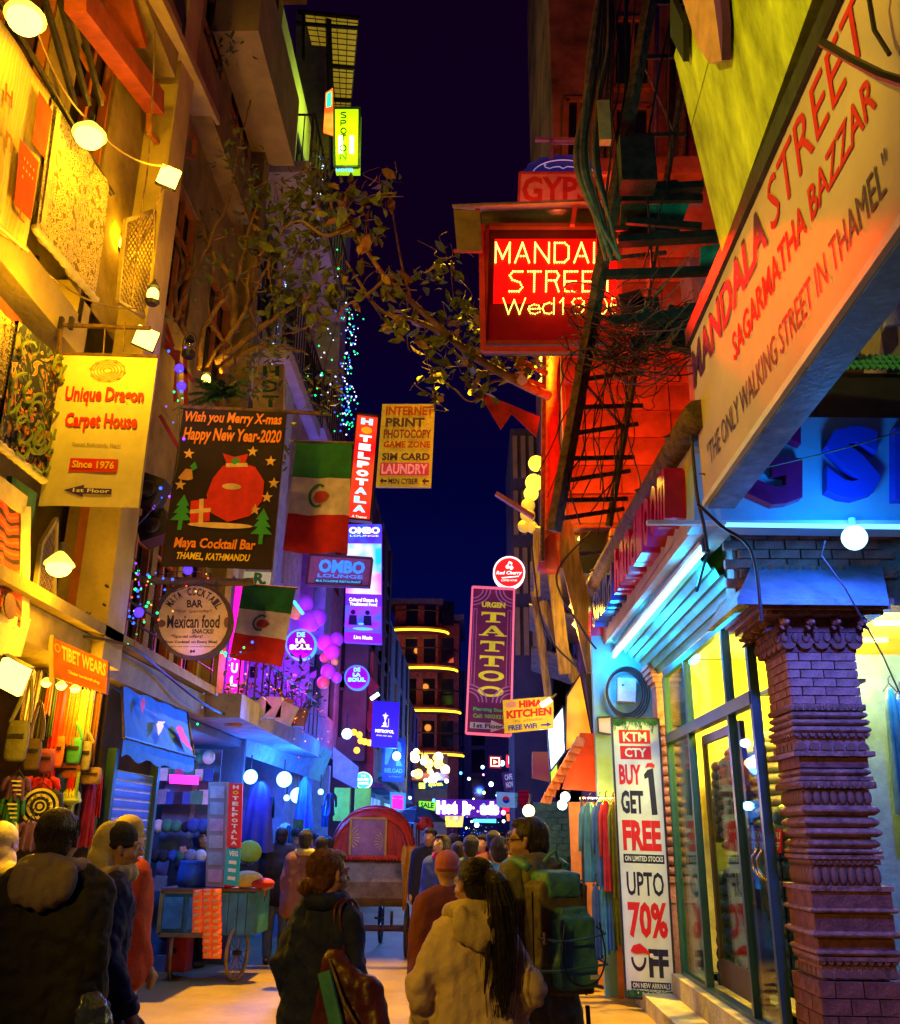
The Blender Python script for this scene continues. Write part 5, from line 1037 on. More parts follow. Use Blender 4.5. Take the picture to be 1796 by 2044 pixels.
t,q=discsign('round_bar_sign','round wooden sign hand painted Maya Cocktail Bar Mexican food snacks',386,1239,78,8.5,mat('ochre_round_board',(.58,.42,.16),.6,var=.18,vs_=4),mat('rope_rim',(.08,.05,.03),.8,bump=.8,bs=60),.06)
ink=mat('black_lettering',(.03,.02,.02),.6,bump=0)
def arctext(s,r,a0,a1,h,cx_=.5,cy_=.5,bold=.02,wscale=.8):
 n=len(s)
 for i,ch in enumerate(s):
  if ch==' ':continue
  th_=a0+(a1-a0)*(i+.5)/n;c_=(cx_+r*math.sin(th_),cy_-r*math.cos(th_));wd=r*abs(a1-a0)/n*wscale
  vs,fs=textmesh(ch,bold);P=[]
  for x,y,z in vs:
   lx,ly=(x-.5)*wd,(y-.5)*h;P.append(q.p(c_[0]+lx*math.cos(th_)-ly*math.sin(th_),c_[1]+lx*math.sin(th_)+ly*math.cos(th_),.008))
  MB().add(P,fs).build('letter',ink,t)
arctext('MAYA',.37,-1.05,-.42,.10);arctext('COCKTAIL',.37,-.22,1.15,.10)
text(q,'BAR',ink,t,.42,.235,.62,.335,.03);text(q,'*Our Speciality*',ink,t,.26,.36,.74,.41,0,.2);text(q,'Mexican food',ink,t,.16,.43,.84,.60,.02,.1);text(q,'SNACKS!',ink,t,.48,.61,.76,.67,.02,.2)
text(q,'*Special offers!',ink,t,.22,.68,.62,.735,.01,.15);text(q,'Free Cocktail on Every Meal',ink,t,.14,.755,.80,.80,.02);text(q,'only on the main course of restaurant',ink,t,.18,.82,.78,.845,.0);text(q,'M',ink,t,.46,.87,.52,.91,.02)
q.polys(t,mat('brown_hat',(.16,.08,.03)),[circ(.09,.54,.06,.05,10),circ(.93,.53,.04,.07,10)],.008,'painted_figure')
MB().tube([PY(262,1148,8.3),PY(290,1158,8.4),PY(480,1162,8.6),PY(506,1160,8.6)],.04,8).build('beam',mat('bark_beam',(.12,.07,.04),.9,bump=.9,bs=25),t,smooth=True)
for px in(340,430):MB().tube([PY(px,1160,8.5),PY(px+2,1180,8.5)],.006,5).build('chain',metal_d,t)
def flag(label,px,Y,hm):
 q=quad(px,Y);t=thing('mexican_flag',label,'flag',q.p(.5,0),group='green white and red flags by the bar signs');fl=[mat('flag_green',(.02,.18,.035),.8),mat('flag_cream',(.72,.60,.42),.8),mat('flag_red',(.52,.012,.008),.8)]
 for k in range(3):
  qq=bannerq(q,Y,.028,7,'stripe',fl[k],t,12,k/3,(k+1)/3,seed=Y)
 W=WQ(qq);g=mat('emblem_green',(.04,.15,.08));r_=mat('emblem_brown',(.42,.04,.02))
 W.polys(t,g,ringp(.47,.50,.13,.17,14,.62,1.2,4.6)+ringp(.47,.47,.10,.14,8,.6,3.4,5.5),.014,'emblem_wreath');W.polys(t,r_,fan((.52,.50),[(.42,.46),(.50,.455),(.60,.465),(.66,.50),(.60,.55),(.50,.57),(.42,.55),(.38,.51)]),.016,'emblem')
 MB().tube([q.p(-.05,0),q.p(1.05,0)],.012,6).build('top_rod',rust,t)
flag('larger green white and red flag right of the christmas banner',(592,880,703,884,693,1105,566,1100),8.6,1);flag('smaller green white and red flag right of the round bar sign',(485,1165,590,1174,560,1330,459,1312),9.3,1)
tw_=thing('tibet_wears_sign','brown board lettered TIBET WEARS over the scarf stall','sign',PX(160,1380,-2.85));q=Q(PX(106,1276,-2.85),PX(215,1318,-2.85),PX(212,1383,-2.85),PX(110,1350,-2.85))
q=quad((106,1272,216,1320,212,1385,108,1352),6.7)
q.board(tw_,mat('brown_red_board',(.32,.09,.03),.5),.04);text(q,'TIBET WEARS',mat('tan_letters',(.62,.45,.2)),tw_,.16,.10,.97,.48,.03);q.rect(tw_,mat('red_strip',(.55,.06,.015),es=.25,ec=(1,.08,.01)),.10,.60,.96,.90,name='red_strip');text(q,'Tibetan handicraft shop',yelp,tw_,.28,.68,.88,.80,.02,d=.01)
q.polys(tw_,mat('tan_letters2',(.55,.35,.12)),ringp(.08,.22,.04,.055,14,2.0),name='logo_ring');MB().bar(PY(102,1268,6.7),PY(104,1362,6.7),.03).build('bracket',ochre2,tw_)
pv=quad((712,826,757,832,740,1041,692,1036),14)
po=thing('potala_neon','upright red neon sign with pale stacked letters HOTEL POTALA','sign',pv.p(.5,1));pv.board(po,glow('potala_red',(1,.01,.012),1.0,(1,.10,.02),1.2),.12);pv.frame(po,metal_d,.03,.14)
lt=em('pale_blue_letter',(.35,.75,1),1.6);lw=em('white_hot_letter',(1,.85,.8),2)
for i,ch in enumerate('HOTELPOTALA'):
 t0=.03+i*.083
 if ch=='O' and i==1:pv.polys(po,em('orange_face',(1,.3,.01),1.2),[circ(.5,t0+.035,.24,.034,16)],.01,'round_ornament')
 else:text(pv,ch,lt if i in(0,8,9,10)else lw,po,.22,t0,.74,t0+.062,.07)
text(pv,'A Thamel',lw,po,.2,.955,.8,.975)
ipq=quad((763,806,868,806,860,972,750,971),13)
ip=thing('internet_sign','dull yellow sign listing internet, print, photocopy, game zone, sim card, laundry','sign',ipq.p(.5,1));ipq.board(ip,mat('dull_yellow_board',(.50,.38,.07),.6,es=.10,ec=(.9,.6,.02)),.05)
dr_=mat('dull_red_print',(.40,.03,.03),.6,bump=0);ivp=mat('ink_violet',(.06,.02,.10),.6,bump=0)
for i,(s,a0,a1,m)in enumerate((('INTERNET',.08,.98,dr_),('PRINT',.09,.82,ivp),('PHOTOCOPY',.07,.96,mat('plum_print',(.22,.03,.08))),('GAME ZONE',.08,.95,dr_),('SIM CARD',.07,.95,ivp))):text(ipq,s,m,ip,a0,.03+i*.142,a1,.03+i*.142+(.11,.11,.11,.08,.09)[i],.04)
ipq.rect(ip,mat('magenta_bar',(.50,.02,.10),.6,es=.08,ec=(1,.05,.2)),.05,.715,.95,.865,name='laundry_bar');text(ipq,'LAUNDRY',mat('pink_letters',(.8,.3,.45),es=.15,ec=(1,.4,.6)),ip,.08,.73,.92,.85,.03,d=.009)
text(ipq,'MSN CYBER',ivp,ip,.22,.90,.76,.965,.03)
for x0_,sg in((.06,-1),(.83,-1)):ipq.polys(ip,ivp,[[(x0_,.93),(x0_+.06,.895),(x0_+.06,.918),(x0_+.13,.918),(x0_+.13,.945),(x0_+.06,.945),(x0_+.06,.968)]],name='arrow')
oq=quad((619,1107,743,1115,737,1171,612,1166),13)
os_=thing('lounge_sign','small plum sign with blue letters OMBO LOUNGE behind the red flag','sign',oq.p(.5,1));oq.board(os_,mat('plum_board',(.26,.12,.30),.6,es=.12,ec=(.6,.15,1)),.12);oq.frame(os_,mat('plum_frame',(.12,.04,.12)),.02,.13)
bl=em('neon_blue',(.03,.20,1),1.4);text(oq,'OMBO',bl,os_,.16,.12,.90,.58,.05,d=.012);text(oq,'LOUNGE',bl,os_,.16,.62,.88,.74,.02,d=.012);oq.rect(os_,blup,.12,.79,.88,.93,name='blue_strip');text(oq,'MULTICUISINE RESTAURANT',em('cyan_txt',(.1,.5,1),1),os_,.14,.82,.86,.90,.02,d=.01)
vq=quad((694,1046,761,1046,761,1284,687,1280),15)
vo=thing('lounge_lightbox','tall blue violet light box of the OMBO lounge, cultural dance, traditional food, live music','sign',vq.p(.5,1));vq.board(vo,em('violet_lit',(.12,.015,.75),1.1),.15)
vw=em('lit_white',(.75,.8,1),2.2)
vq.rect(vo,glow('violet_blue',(.05,.02,.9),1.2,(.02,.10,.9),4),0,.0,1,.16,.005,'lit_band');vq.rect(vo,glow('cyan_photo',(.0,.45,1),1.6,(.8,.6,1),3),0,.17,1,.42,.005,'photo_band');vq.rect(vo,glow('pink_photo',(.9,.8,1),1.8,(.35,.05,.9),2.2),0,.42,1,.60,.005,'photo_band');vq.rect(vo,glow('blue_stage',(.03,.10,.9),1.3,(.35,.0,.5),4),0,.70,1,.92,.005,'photo_band');vq.rect(vo,em('purple_lit',(.20,.01,.62),1.2),0,.92,1,1,.005,'lit_band')
text(vq,'OMBO',vw,vo,.04,.025,.96,.085,.05,d=.01);text(vq,'LOUNGE',vw,vo,.08,.095,.92,.11,.0,d=.01);text(vq,'Cultural Dance &',vw,vo,.10,.635,.90,.665,.03,d=.01);text(vq,'Traditional Food',vw,vo,.12,.672,.88,.70,.03,d=.01);text(vq,'Live Music',vw,vo,.26,.945,.76,.975,.03,d=.01)
for cx_,h_ in((.22,.10),(.62,.09)):vq.polys(vo,mat('dark_figure',(.01,.01,.06)),[circ(cx_,.755,.07,.02,10),[(cx_-.1,.78),(cx_+.1,.78),(cx_+.12,.86),(cx_-.12,.86)]],.01,'musician_print')
vq.polys(vo,em('cyan_drum',(.1,.6,1),1.2),[circ(.5,.89,.28,.012,12),circ(.45,.85,.08,.01,8)],.012,'drum_print')
lamp(PY(725,1180,14.4),(.12,.05,1),25,vo,.2)
for(px,py,r,Y,l,nn)in((600,1286,31,14,'larger round violet DE LA SOUL sign with blue rim, right of the lower flag',1),(712,1352,25,17,'smaller round violet DE LA SOUL sign, below the tall lounge light box',2)):
 t,q=discsign('round_soul_sign',l,px,py,r,Y,em('soul_violet',(.30,.0,.62),.8),em('rim_blue_%d'%nn,(.05,.25,1),2 if nn==1 else 1.2))
 tq2=em('soul_cyan',(.2,.9,.9),1.3);text(q,'DE',tq2,t,.38,.10,.64,.26,.05);text(q,'LA',lw if nn==1 else tq2,t,.34,.31,.66,.46,.07);text(q,'SOUL',lw if nn==1 else tq2,t,.14,.50,.86,.67,.07);text(q,'Restaurant & Bar',mat('plum',(.2,.02,.3)),t,.2,.72,.8,.78,.01);
sq_=quad((470,1165,490,1165,478,1411,446,1405),12)
so_=thing('magenta_upright_sign','upright glowing magenta sign with white letters and a turn arrow behind the flags','sign',sq_.p(.5,1));sq_.board(so_,em('magenta_lit',(.95,.01,.55),1.1),.12)
for i,ch in enumerate('SOUL'):text(sq_,ch,em('cream_glow',(1,.9,.8),1.8),so_,.28,.45+i*.105,.74,.53+i*.105,.04)
text(sq_,'Restaurant',blup,so_,.2,.885,.85,.905);sq_.polys(so_,em('cream_glow',(1,.9,.8),1.8),[[(.2,.945),(.35,.92),(.5,.945),(.40,.945),(.40,.965),(.8,.965),(.8,.978),(.3,.978),(.3,.945)]],name='arrow');lamp(PY(470,1330,11.5),(1,.02,.6),22,so_,.1)
hq_=quad((508,728,566,726,566,817,504,815),11.8);hs=thing('letter_board','tan upright board with dark letters behind the leaves above the christmas banner','sign',hq_.p(.5,1));hq_.board(hs,mat('tan_board3',(.50,.36,.16)),.1);dg=mat('dark_green_letter',(.02,.10,.05))
for i,ch in enumerate('HDT'):text(hq_,ch,dg,hs,.3,.04+i*.33,.85,.30+i*.33,.03)
gq2=quad((487,1140,540,1142,536,1168,484,1166),12.5);g2=thing('small_green_sign','small pale sign with a green letter R below the christmas banner','sign',gq2.p(.5,1));gq2.board(g2,mat('pale_sign',(.6,.62,.5),es=.2,ec=(.8,1,.5)),.05);text(gq2,'R.',grnp,g2,.4,.05,.9,.95,.05);
YG=7.6
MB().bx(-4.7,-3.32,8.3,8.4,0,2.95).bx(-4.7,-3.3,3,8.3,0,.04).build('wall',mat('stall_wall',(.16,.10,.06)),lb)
gr=lambda c,n_:mat(n_,c,.85,bump=.5,bs=24)
gd=[
 (62,1338,20,130,7.0,gr((.55,.40,.15),'beige_wool'),'long beige scarf nearest the double halogen lamp','scarf'),(78,1340,14,150,7.1,gr((.16,.12,.04),'moss_wool'),'moss brown scarf beside the beige scarf','scarf'),
 (92,1342,20,130,7.3,gr((.03,.025,.03),'black_wool'),'black scarf hanging over the patterned bags','scarf'),(103,1350,14,70,7.3,gr((.65,.10,.05),'tag_red'),'short red and white scarf right of the black scarf','scarf'),
 (114,1350,12,110,7.4,gr((.04,.07,.03),'bottle_green_wool'),'dark green scarf left of the long red scarf','scarf'),(126,1352,22,180,7.5,gr((.60,.02,.015),'scarlet_wool'),'longest scarlet scarf in the middle of the stall','scarf'),
 (142,1354,18,118,7.6,gr((.60,.10,.02),'orange_red_wool'),'orange red scarf right of the scarlet scarf','scarf'),(156,1358,18,120,7.7,gr((.62,.16,.03),'coral_wool'),'coral scarf below the shop name board','scarf'),
 (170,1376,20,110,7.8,gr((.60,.50,.18),'mustard_wool'),'mustard scarf tied in a knot','scarf'),(184,1378,14,120,7.9,gr((.62,.48,.12),'straw_wool'),'straw coloured scarf beside the mustard one','scarf'),(198,1384,16,130,8.0,gr((.30,.12,.03),'rust_wool'),'rust brown scarf at the right end of the row','scarf'),
 (35,1550,50,42,6.9,gr((.10,.04,.16),'violet_tee'),'violet t-shirt with a pale print at the left edge','shirt'),(28,1588,44,58,6.9,gr((.03,.16,.05),'green_tee'),'green t-shirt with pale print at the left edge','shirt'),(26,1640,36,52,6.9,gr((.62,.55,.25),'pale_yellow_cotton'),'pale yellow skirt below the green t-shirt','dress'),
 (84,1552,66,34,7.4,gr((.60,.015,.012),'red_tee'),'wide red t-shirt above the black mandala shirt','shirt'),(84,1575,80,72,7.3,gr((.02,.02,.025),'black_tee'),'black t-shirt printed with a yellow mandala ring','shirt'),(64,1640,50,50,7.0,gr((.12,.05,.20),'purple_tee'),'purple t-shirt behind the hooded man','shirt'),
 (125,1542,26,62,7.8,gr((.02,.06,.50),'blue_flag_cloth'),'bright blue cloth between the red t-shirt and the red cloth','scarf'),(146,1540,16,46,7.8,gr((.60,.015,.015),'red_flag_cloth'),'short red cloth beside the bright blue cloth','scarf'),(157,1540,8,42,7.8,gr((.35,.5,.1),'lime_flag_cloth'),'narrow lime cloth beside the short red cloth','scarf'),
 (142,1602,14,70,7.9,gr((.50,.60,.12),'lime_wool'),'lime and red cloth hanging under the lime hat','scarf'),(158,1562,24,110,8.0,gr((.03,.03,.10),'navy_cotton'),'navy dress next to the magenta dress','dress'),(184,1555,34,120,8.1,gr((.28,.01,.12),'magenta_cotton'),'long magenta dress at the right end of the stall','dress'),(203,1540,14,80,8.2,gr((.55,.015,.03),'crimson_cotton'),'narrow crimson dress edge against the shutter','dress')]
for g_ in gd:
 t=garment(g_[0],g_[1],g_[2],g_[3],g_[4],g_[5],g_[6],g_[7],rz=R(25),hanger=g_[7]=='shirt',group='clothes on the scarf stall',seed=3)
 if 'ring' in g_[6]or 'print' in g_[6]:
  u=mpp(g_[0],g_[1],g_[4]);cyp=-g_[3]*u*.45;m_=mat('pale_yellow_print',(.62,.55,.1),.8);bb=MB();
  if 'ring' in g_[6]:
   for r0_,r1_ in((.0,.025),(.045,.06),(.09,.115),(.14,.165)):
    for s in ringp(0,0,r0_+1e-4,r1_,24):bb.poly([(x*.8,-.068,cyp+z*.8)for x,z in s])
   for k in range(12):a=k*.5236;bb.poly([(.06*math.cos(a),-.069,cyp+.06*math.sin(a)),(.09*math.cos(a-.12),-.115,cyp+.09*math.sin(a-.12)),(.09*math.cos(a+.12),-.069,cyp+.09*math.sin(a+.12))])
  else:
   for k in range(4):bb.bx(-.035+.01*k,.03+.004*k,-.068,-.066,cyp+.03-.03*k,cyp+.042-.03*k)
  bb.build('shirt_print',m_,t,local=True)
def bag(px,py,w_,h_,Y,m,label,strap=None,nm='shoulder_bag',m2=None):
 u=mpp(px,py,Y);c=PY(px,py,Y);W_,H_=w_*u,h_*u;t=thing(nm,label,'bag',c-V((0,0,H_/2)),group='bags on the scarf stall')
 g=MB();n=8
 prof=[(.36,-.5),(.47,-.42),(.5,-.1),(.47,.3),(.40,.5)];vs=[]
 for hw,z in prof:
  for k in range(16):a=2*math.pi*k/16;s_=(abs(math.cos(a))**.6)*(1 if math.cos(a)>0 else-1);vs.append(c+V((hw*W_*s_,hw*W_*.45*math.sin(a),z*H_)))
 fs=[(i*16+k,i*16+(k+1)%16,(i+1)*16+(k+1)%16,(i+1)*16+k)for i in range(4)for k in range(16)]+[tuple(range(15,-1,-1)),tuple(range(64,80))]
 g.add(vs,fs).build('body',m,t,smooth=True)
 MB().box(c+V((0,-.235*W_,.1*H_)),(W_*.7,.02,H_*.12)).build('flap_trim',m2 or metal_d,t)
 if strap:
  p=PY(strap[0],strap[1],Y);MB().tube(smoothp([c+V((-.42*W_,0,.45*H_)),c.lerp(p,.6)+V((-.03,0,0)),p,c.lerp(p,.6)+V((.05,0,0)),c+V((.42*W_,0,.45*H_))],5),.014,6,False).build('strap',m,t)
 return t
bag(34,1478,46,78,6.7,gr((.13,.12,.05),'olive_canvas'),'big olive sling bag hanging under the halogen lamp',(60,1345));bag(65,1505,34,60,6.9,gr((.10,.06,.03),'brown_canvas'),'brown bag partly hidden by the olive sling bag',(80,1400))
bag(92,1518,34,46,7.3,gr((.22,.04,.14),'plum_canvas'),'plum bag under the black scarf');bag(148,1498,30,50,7.7,gr((.05,.28,.16),'green_patterned'),'green and teal patterned box bag',(150,1440));bag(172,1508,20,56,7.8,gr((.26,.22,.20),'grey_patterned'),'grey striped bag right of the green patterned bag',(175,1460))
bag(140,1538,44,30,7.8,gr((.50,.14,.04),'orange_basket'),'orange woven basket bag below the green patterned bag');bag(182,1548,42,32,7.9,gr((.28,.16,.07),'brown_basket'),'brown woven basket bag next to the orange one');bag(115,1500,26,60,7.5,gr((.60,.12,.03),'orange_cloth_bag'),'orange cloth bag hanging in front of the scarlet scarf')
hc=PY(142,1590,7.8);t=thing('knitted_hat','round lime green knitted hat on the scarf stall','hat',hc);MB().ball(hc,(.075,.075,.07),12,8).build('crown',mat('lime_knit',(.5,.6,.1),.9,bump=.6,bs=60),t,smooth=True);MB().lathe([(.078,-.045),(.086,-.03),(.078,-.01)],hc,16).build('brim',mat('lime_knit2',(.4,.5,.1),.9),t)
cnt=thing('stall_counter','wooden counter piled with cloths at the foot of the scarf stall','counter',(-3.2,6.6,0));MB().bx(-3.9,-3.15,5.2,8.1,0,.92).build('cabinet',wood_m,cnt)
for k in range(9):MB().box((-3.5+.12*(k%3),5.6+.27*k,.955+.03*(k%2)),(.42,.24,.06)).build('folded_cloth',(cl_r,cl_t,gr((.5,.5,.1),'yl_cloth'))[k%3],cnt)
SXc=-3.2
shu=thing('roller_shutter','closed blue roller shutter with bright slat edges under the blue awning','shutter',(SXc,9,0));slm=mat('blue_slat',(.06,.15,.50),.35,metal=.3,var=.08);so0=None;nsl=26
pA,pB=PX(215,1600,SXc).y,PX(299,1600,SXc).y
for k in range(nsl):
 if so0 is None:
  L_=pB-pA;o=MB().add([(x,y,z)for y in(0,L_)for x,z in((0,0),(.010,.006),(.012,.035),(.012,.070),(.0,.082))],[(0,1,6,5),(1,2,7,6),(2,3,8,7),(3,4,9,8)]);o.mi=[1,0,0,1];o=o.build('slat',[slm,mat('slat_edge_glint',(.65,.68,.72),.3,metal=.2)],shu,local=True);so0=o.data  # lighter edge strip paints in the light reflected along each slat
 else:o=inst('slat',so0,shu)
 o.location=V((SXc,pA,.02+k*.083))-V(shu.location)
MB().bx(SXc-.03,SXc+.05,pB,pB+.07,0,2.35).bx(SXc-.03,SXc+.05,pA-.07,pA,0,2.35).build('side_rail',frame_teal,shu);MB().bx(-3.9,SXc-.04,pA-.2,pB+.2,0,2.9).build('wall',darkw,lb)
aq=[PX(212,1402,-3.1),PX(360,1440,-3.1),PX(358,1490,-2.55),PX(205,1448,-2.55)]
ba=thing('blue_awning','faded blue cloth awning with pink and white figures over the shutter','awning',aq[2]);btm=mat('blue_tarp',(.02,.16,.45),.75,bump=.5,bs=6,var=.15)
A0,A1=V((-3.15,8.3,2.88)),V((-3.15,10.3,2.90));B0,B1=V((-2.93,7.9,2.40)),V((-2.93,10.0,2.40))
vs=[];n=20
for j in range(7):
 for i in range(n+1):
  t_=j/6;p=A0.lerp(A1,i/n).lerp(B0.lerp(B1,i/n),min(1,t_*1.25));
  if j==6:p=p+V((.0,0,-.16+.02*math.sin(i*1.3)))
  vs.append(p+V((0,0,.012*math.sin(i*1.1+j)-.03*math.sin(math.pi*t_))))
MB().add(vs,[(j*(n+1)+i,(j+1)*(n+1)+i,(j+1)*(n+1)+i+1,j*(n+1)+i+1)for j in range(6)for i in range(n)]).build('cloth',btm,ba,smooth=True)
MB().tube([B0,B1],.015,6).tube([A0,B0],.012,6).tube([A1,B1],.012,6).build('frame',metal_d,ba)
aQ=Q(A0,A1,B1,B0)
pk=mat('pink_figure',(.75,.05,.15),.7);aQ.polys(ba,pk,[[(.66,.55),(.76,.45),(.80,.62),(.90,.95),(.80,.88),(.72,.8)],[(.16,.3),(.22,.12),(.23,.25),(.18,.5)]],.05,'painted_figure');aQ.polys(ba,whp,[[(.36,.62),(.40,.55),(.47,.6),(.42,.75),(.37,.85)],[(.38,.55),(.5,.5),(.44,.62)]],.05,'painted_figure')
# ================================================================ LEFT MIDDLE: hat shop, terrace, pale building, violet building
l2=thing('pale_building','pale building with railed balconies and strings of small lights behind the creeper','building',(LX,14,0))
LB=-3.3
wall(l2,(LB,11.6,5.0),(0,1,0),9.4,10.2,[(.6,1.0,1.8,2.8),(2.4,1.0,3.6,2.8),(4.6,1,6.0,2.8),(.6,4.2,1.8,6),(2.4,4.2,3.6,6),(4.6,4.2,6,6),(.6,7.4,1.8,9.1),(2.4,7.4,3.6,9.1),(4.6,7.4,6,9.1),(6.6,4.2,8,6)],whitew,mat('grey_frame',(.12,.12,.14)),nx=2)
b=MB();b.bx(-8,LB-.25,11.6,21,5,15.2);b.build('wall',greyw,l2)
lilac=mat('lilac_plaster',(.50,.46,.58),.85,bump=.3,var=.12)
for(y0,y1,z,xo)in((12.2,15.2,8.55,-2.75),(12.2,16.8,11.9,-2.65),(15.5,19.5,8.9,-2.75)):
 MB().bx(LB,xo,y0,y1,z-.22,z).build('balcony_slab',lilac,l2);rl=railing(l2,(xo+.03,y0,z),(xo+.03,y1,z),.95,metal_d,16);railing(l2,(LB,y0+.03,z),(xo,y0+.03,z),.95,metal_d,5)
MB().bx(LB,-2.9,12.9,13.5,5,8.3).bx(LB,-2.85,17.4,18.2,5,15).build('pier',mat('pale_blue_plaster',(.35,.45,.60),.8),l2)
for k in range(14):MB().tube([(-2.95,13.6+k*.12,5.3),(-2.95,13.6+k*.12,8.3)],.03,6).build('vertical_fin',mat('grey_fin',(.35,.33,.38)),l2)
MB().slab([PY(590,20,15.4),PY(662,45,15.4),PY(655,340,15.4),PY(592,330,15.4)][::-1],(0,.3,0)).build('dark_bay',mat('purple_grey_wall',(.16,.12,.16)),l2)
cq_=[PY(606,24,15),PY(716,36,15),PY(696,262,16.5),PY(664,262,16.5)]
rc_=thing('roof_canopy','yellow lit wired translucent canopy high on the pale building','canopy',cq_[2]);cq2=Q(*cq_)
for k in range(3):
 t0,t1=(0,.43,.72)[k],(.42,.71,1)[k];MB().slab([cq2.p(0,t0),cq2.p(0,t1),cq2.p(1,t1),cq2.p(1,t0)],(0,.02,.02)).build('panel',mat('translucent_sheet',(.6,.5,.25),.5,es=.20,ec=(1,.60,.03),var=.2,vs_=1.5),rc_)
g=MB()
for i in range(6):g.tube([cq2.p(i/5,0,.03),cq2.p(i/5,1,.03)],.012,4)
for i in range(22):g.tube([cq2.p(0,i/21,.03),cq2.p(1,i/21,.03)],.010,4)
g.build('wire_grid',metal_d,rc_)
g=MB()
for t in(0,.43,.72,1):g.bar(cq2.p(-.1,t,.03),cq2.p(1.02,t,.03),.07,.07)
g.bar(PY(606,24,14.9),PY(606,120,14.9),.07).bar(PY(655,40,14.9),PY(662,250,15),.10).bar(PY(590,46,14.9),PY(715,56,14.9),.06).build('frame',metal_d,rc_)
sq2=quad((666,216,718,216,716,333,668,333),14.8)
sn=thing('spot_on_lightbox','bright lime light box lettered SPOT ON below the roof canopy','sign',sq2.p(.5,1));sq2.board(sn,em('lime_lit',(.42,.82,.005),.95),.25);sq2.frame(sn,metal_d,.05,.05)
for a in(.17,.62):sq2.rect(sn,em('hot_white',(1,1,.6),4),a,.48,a+.17,.78,.01,'tube_glow')
si=MB()
for ch,t0 in zip('SPOT',(.09,.23,.36,.48)):
 for pl in strokes(sq2,ch,.28,t0,.48,t0+.09,.03):si.tube(pl,.014,5)
for ch,t0 in zip('ON',(.65,.78)):
 for pl in strokes(sq2,ch,.24,t0,.48,t0+.10,.03):si.tube(pl,.014,5)
si.build('lettering',black,sn)
lamp(sq2.p(.5,.5,.6),(.55,.9,.03),60,sn,.3)
hn=quad((670,335,708,335,706,343,671,343),14.8);text(hn,'HOTEL',em('cyan_hotel',(.1,.5,1),1.5),sn,0,0,1,1,.04)
ft=quad((650,185,664,175,664,268,645,262),14.6);t=thing('festive_panel','narrow red yellow and turquoise lit panel left of the lime light box','sign',ft.p(.5,1));ft.board(t,glow('festive_lit',(1,.06,.01),1.4,(1,.5,.05),2.5),.05);ft.rect(t,em('turq_lit',(.02,.8,.5),1.5),.2,.05,.8,.4)
hsn=thing('hat_shop','blue lit open shop with shelves of hats and bags right of the roller shutter','shop',(-4,13,0))
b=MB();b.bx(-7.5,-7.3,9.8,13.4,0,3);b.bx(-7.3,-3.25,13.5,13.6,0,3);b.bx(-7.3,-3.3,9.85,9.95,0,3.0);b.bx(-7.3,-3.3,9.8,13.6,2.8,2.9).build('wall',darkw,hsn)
MB().bx(-3.86,-3.80,13.2,13.26,0,2.75).build('post',greyw,hsn)
hcols=[mat('hat_%s'%n_,c,.9,bump=.5,bs=60)for n_,c in(('blue',(.03,.08,.30)),('grey',(.2,.2,.24)),('black',(.02,.02,.03)),('green',(.05,.20,.10)),('rose',(.4,.06,.16)),('cream',(.55,.5,.42)))]
shm=mat('shelf_glass',(.35,.45,.6),.3);rnd=random.Random(21)
shv=thing('shelf_unit','five tier shelf unit crammed with bags and knitted hats in the hat shop','shelves',(-3.9,12.8,0));b=MB();zs=[PY(400,y,12.8).z for y in(1780,1718,1658,1605,1558,1520,1490)]
xA,xB=PY(306,1600,12.8).x,PY(418,1600,12.8).x
for z in zs:b.bx(xA,xB,12.75,13.2,z-.03,z)
for x in(xA,(xA+xB)/2,xB):b.bx(x-.015,x+.015,12.75,13.2,0,zs[-1])
b.build('shelf_board',shm,shv);MB().bx(xA,xB,13.21,13.25,0,zs[-1]).build('back_panel',mat('shelf_back',(.12,.16,.28)),shv)
hat0=MB().ball((0,0,.06),(.085,.085,.09),10,7).build('hat',hcols[0],shv,smooth=True,local=True).data;bg0=MB().box((0,0,.09),(.16,.1,.18)).build('bag',hcols[1],shv,local=True).data;bpy.data.objects.remove(shv.children[-1]);bpy.data.objects.remove([c for c in shv.children if c.name.startswith('hat')][0])
hm_=[];
for base in(hat0,bg0):
 for m in hcols:me=base.copy();me.materials.clear();me.materials.append(m);hm_.append(me)
gi=0
for j,z in enumerate(zs[:-1]):
 for k in range(6):
  x=xA+.08+k*(xB-xA-.16)/5;isb=j in(3,4)or(j==0);me=hm_[(6 if isb else 0)+rnd.randrange(6)]
  nm='bag' if isb else 'hat';o=bpy.data.objects.new('shop_'+nm,me);col.objects.link(o);o.location=(x,12.88+rnd.uniform(-.03,.03),z+.001);o.rotation_euler=(0,0,rnd.uniform(-.4,.4));s=rnd.uniform(.8,1.05);o.scale=(s,s,s)
  tag(o,('bag' if isb else 'knitted hat')+' standing on the crowded hat shop shelves',nm,'bags on the hat shop shelves' if isb else 'hats on the hat shop shelves')
pkp=quad((338,1545,395,1548,394,1566,338,1563),12.7);t=thing('pink_shop_light','glowing pink strip light at the top of the hat shop shelves','lamp',pkp.p(.5,1));pkp.board(t,em('pink_lit',(1,.02,.5),1.6),.05);lamp(pkp.p(.5,1.6,.5),(1,.03,.5),9,t)
for px,py,Y,P,l in((330,1500,11.2,26,'hidden tube lamp under the hat shop ceiling'),):
 t=thing('ceiling_tube','blue white tube light under the ceiling of the hat shop','tube light',PY(px,py,Y));MB().tube([(-4.6,11.4,2.75),(-3.5,11.4,2.75)],.02,8).build('tube',em('blue_tube',(.2,.6,1),5),t);lamp((-3.9,11.6,2.55),(.03,.24,1),110,t,.2);spot((-.9,12.4,3.4),(-3.2,9.3,1.9),(.01,.13,1),1500,t,48)  # last spot: sourceless blue light added over the street for awning and shutter
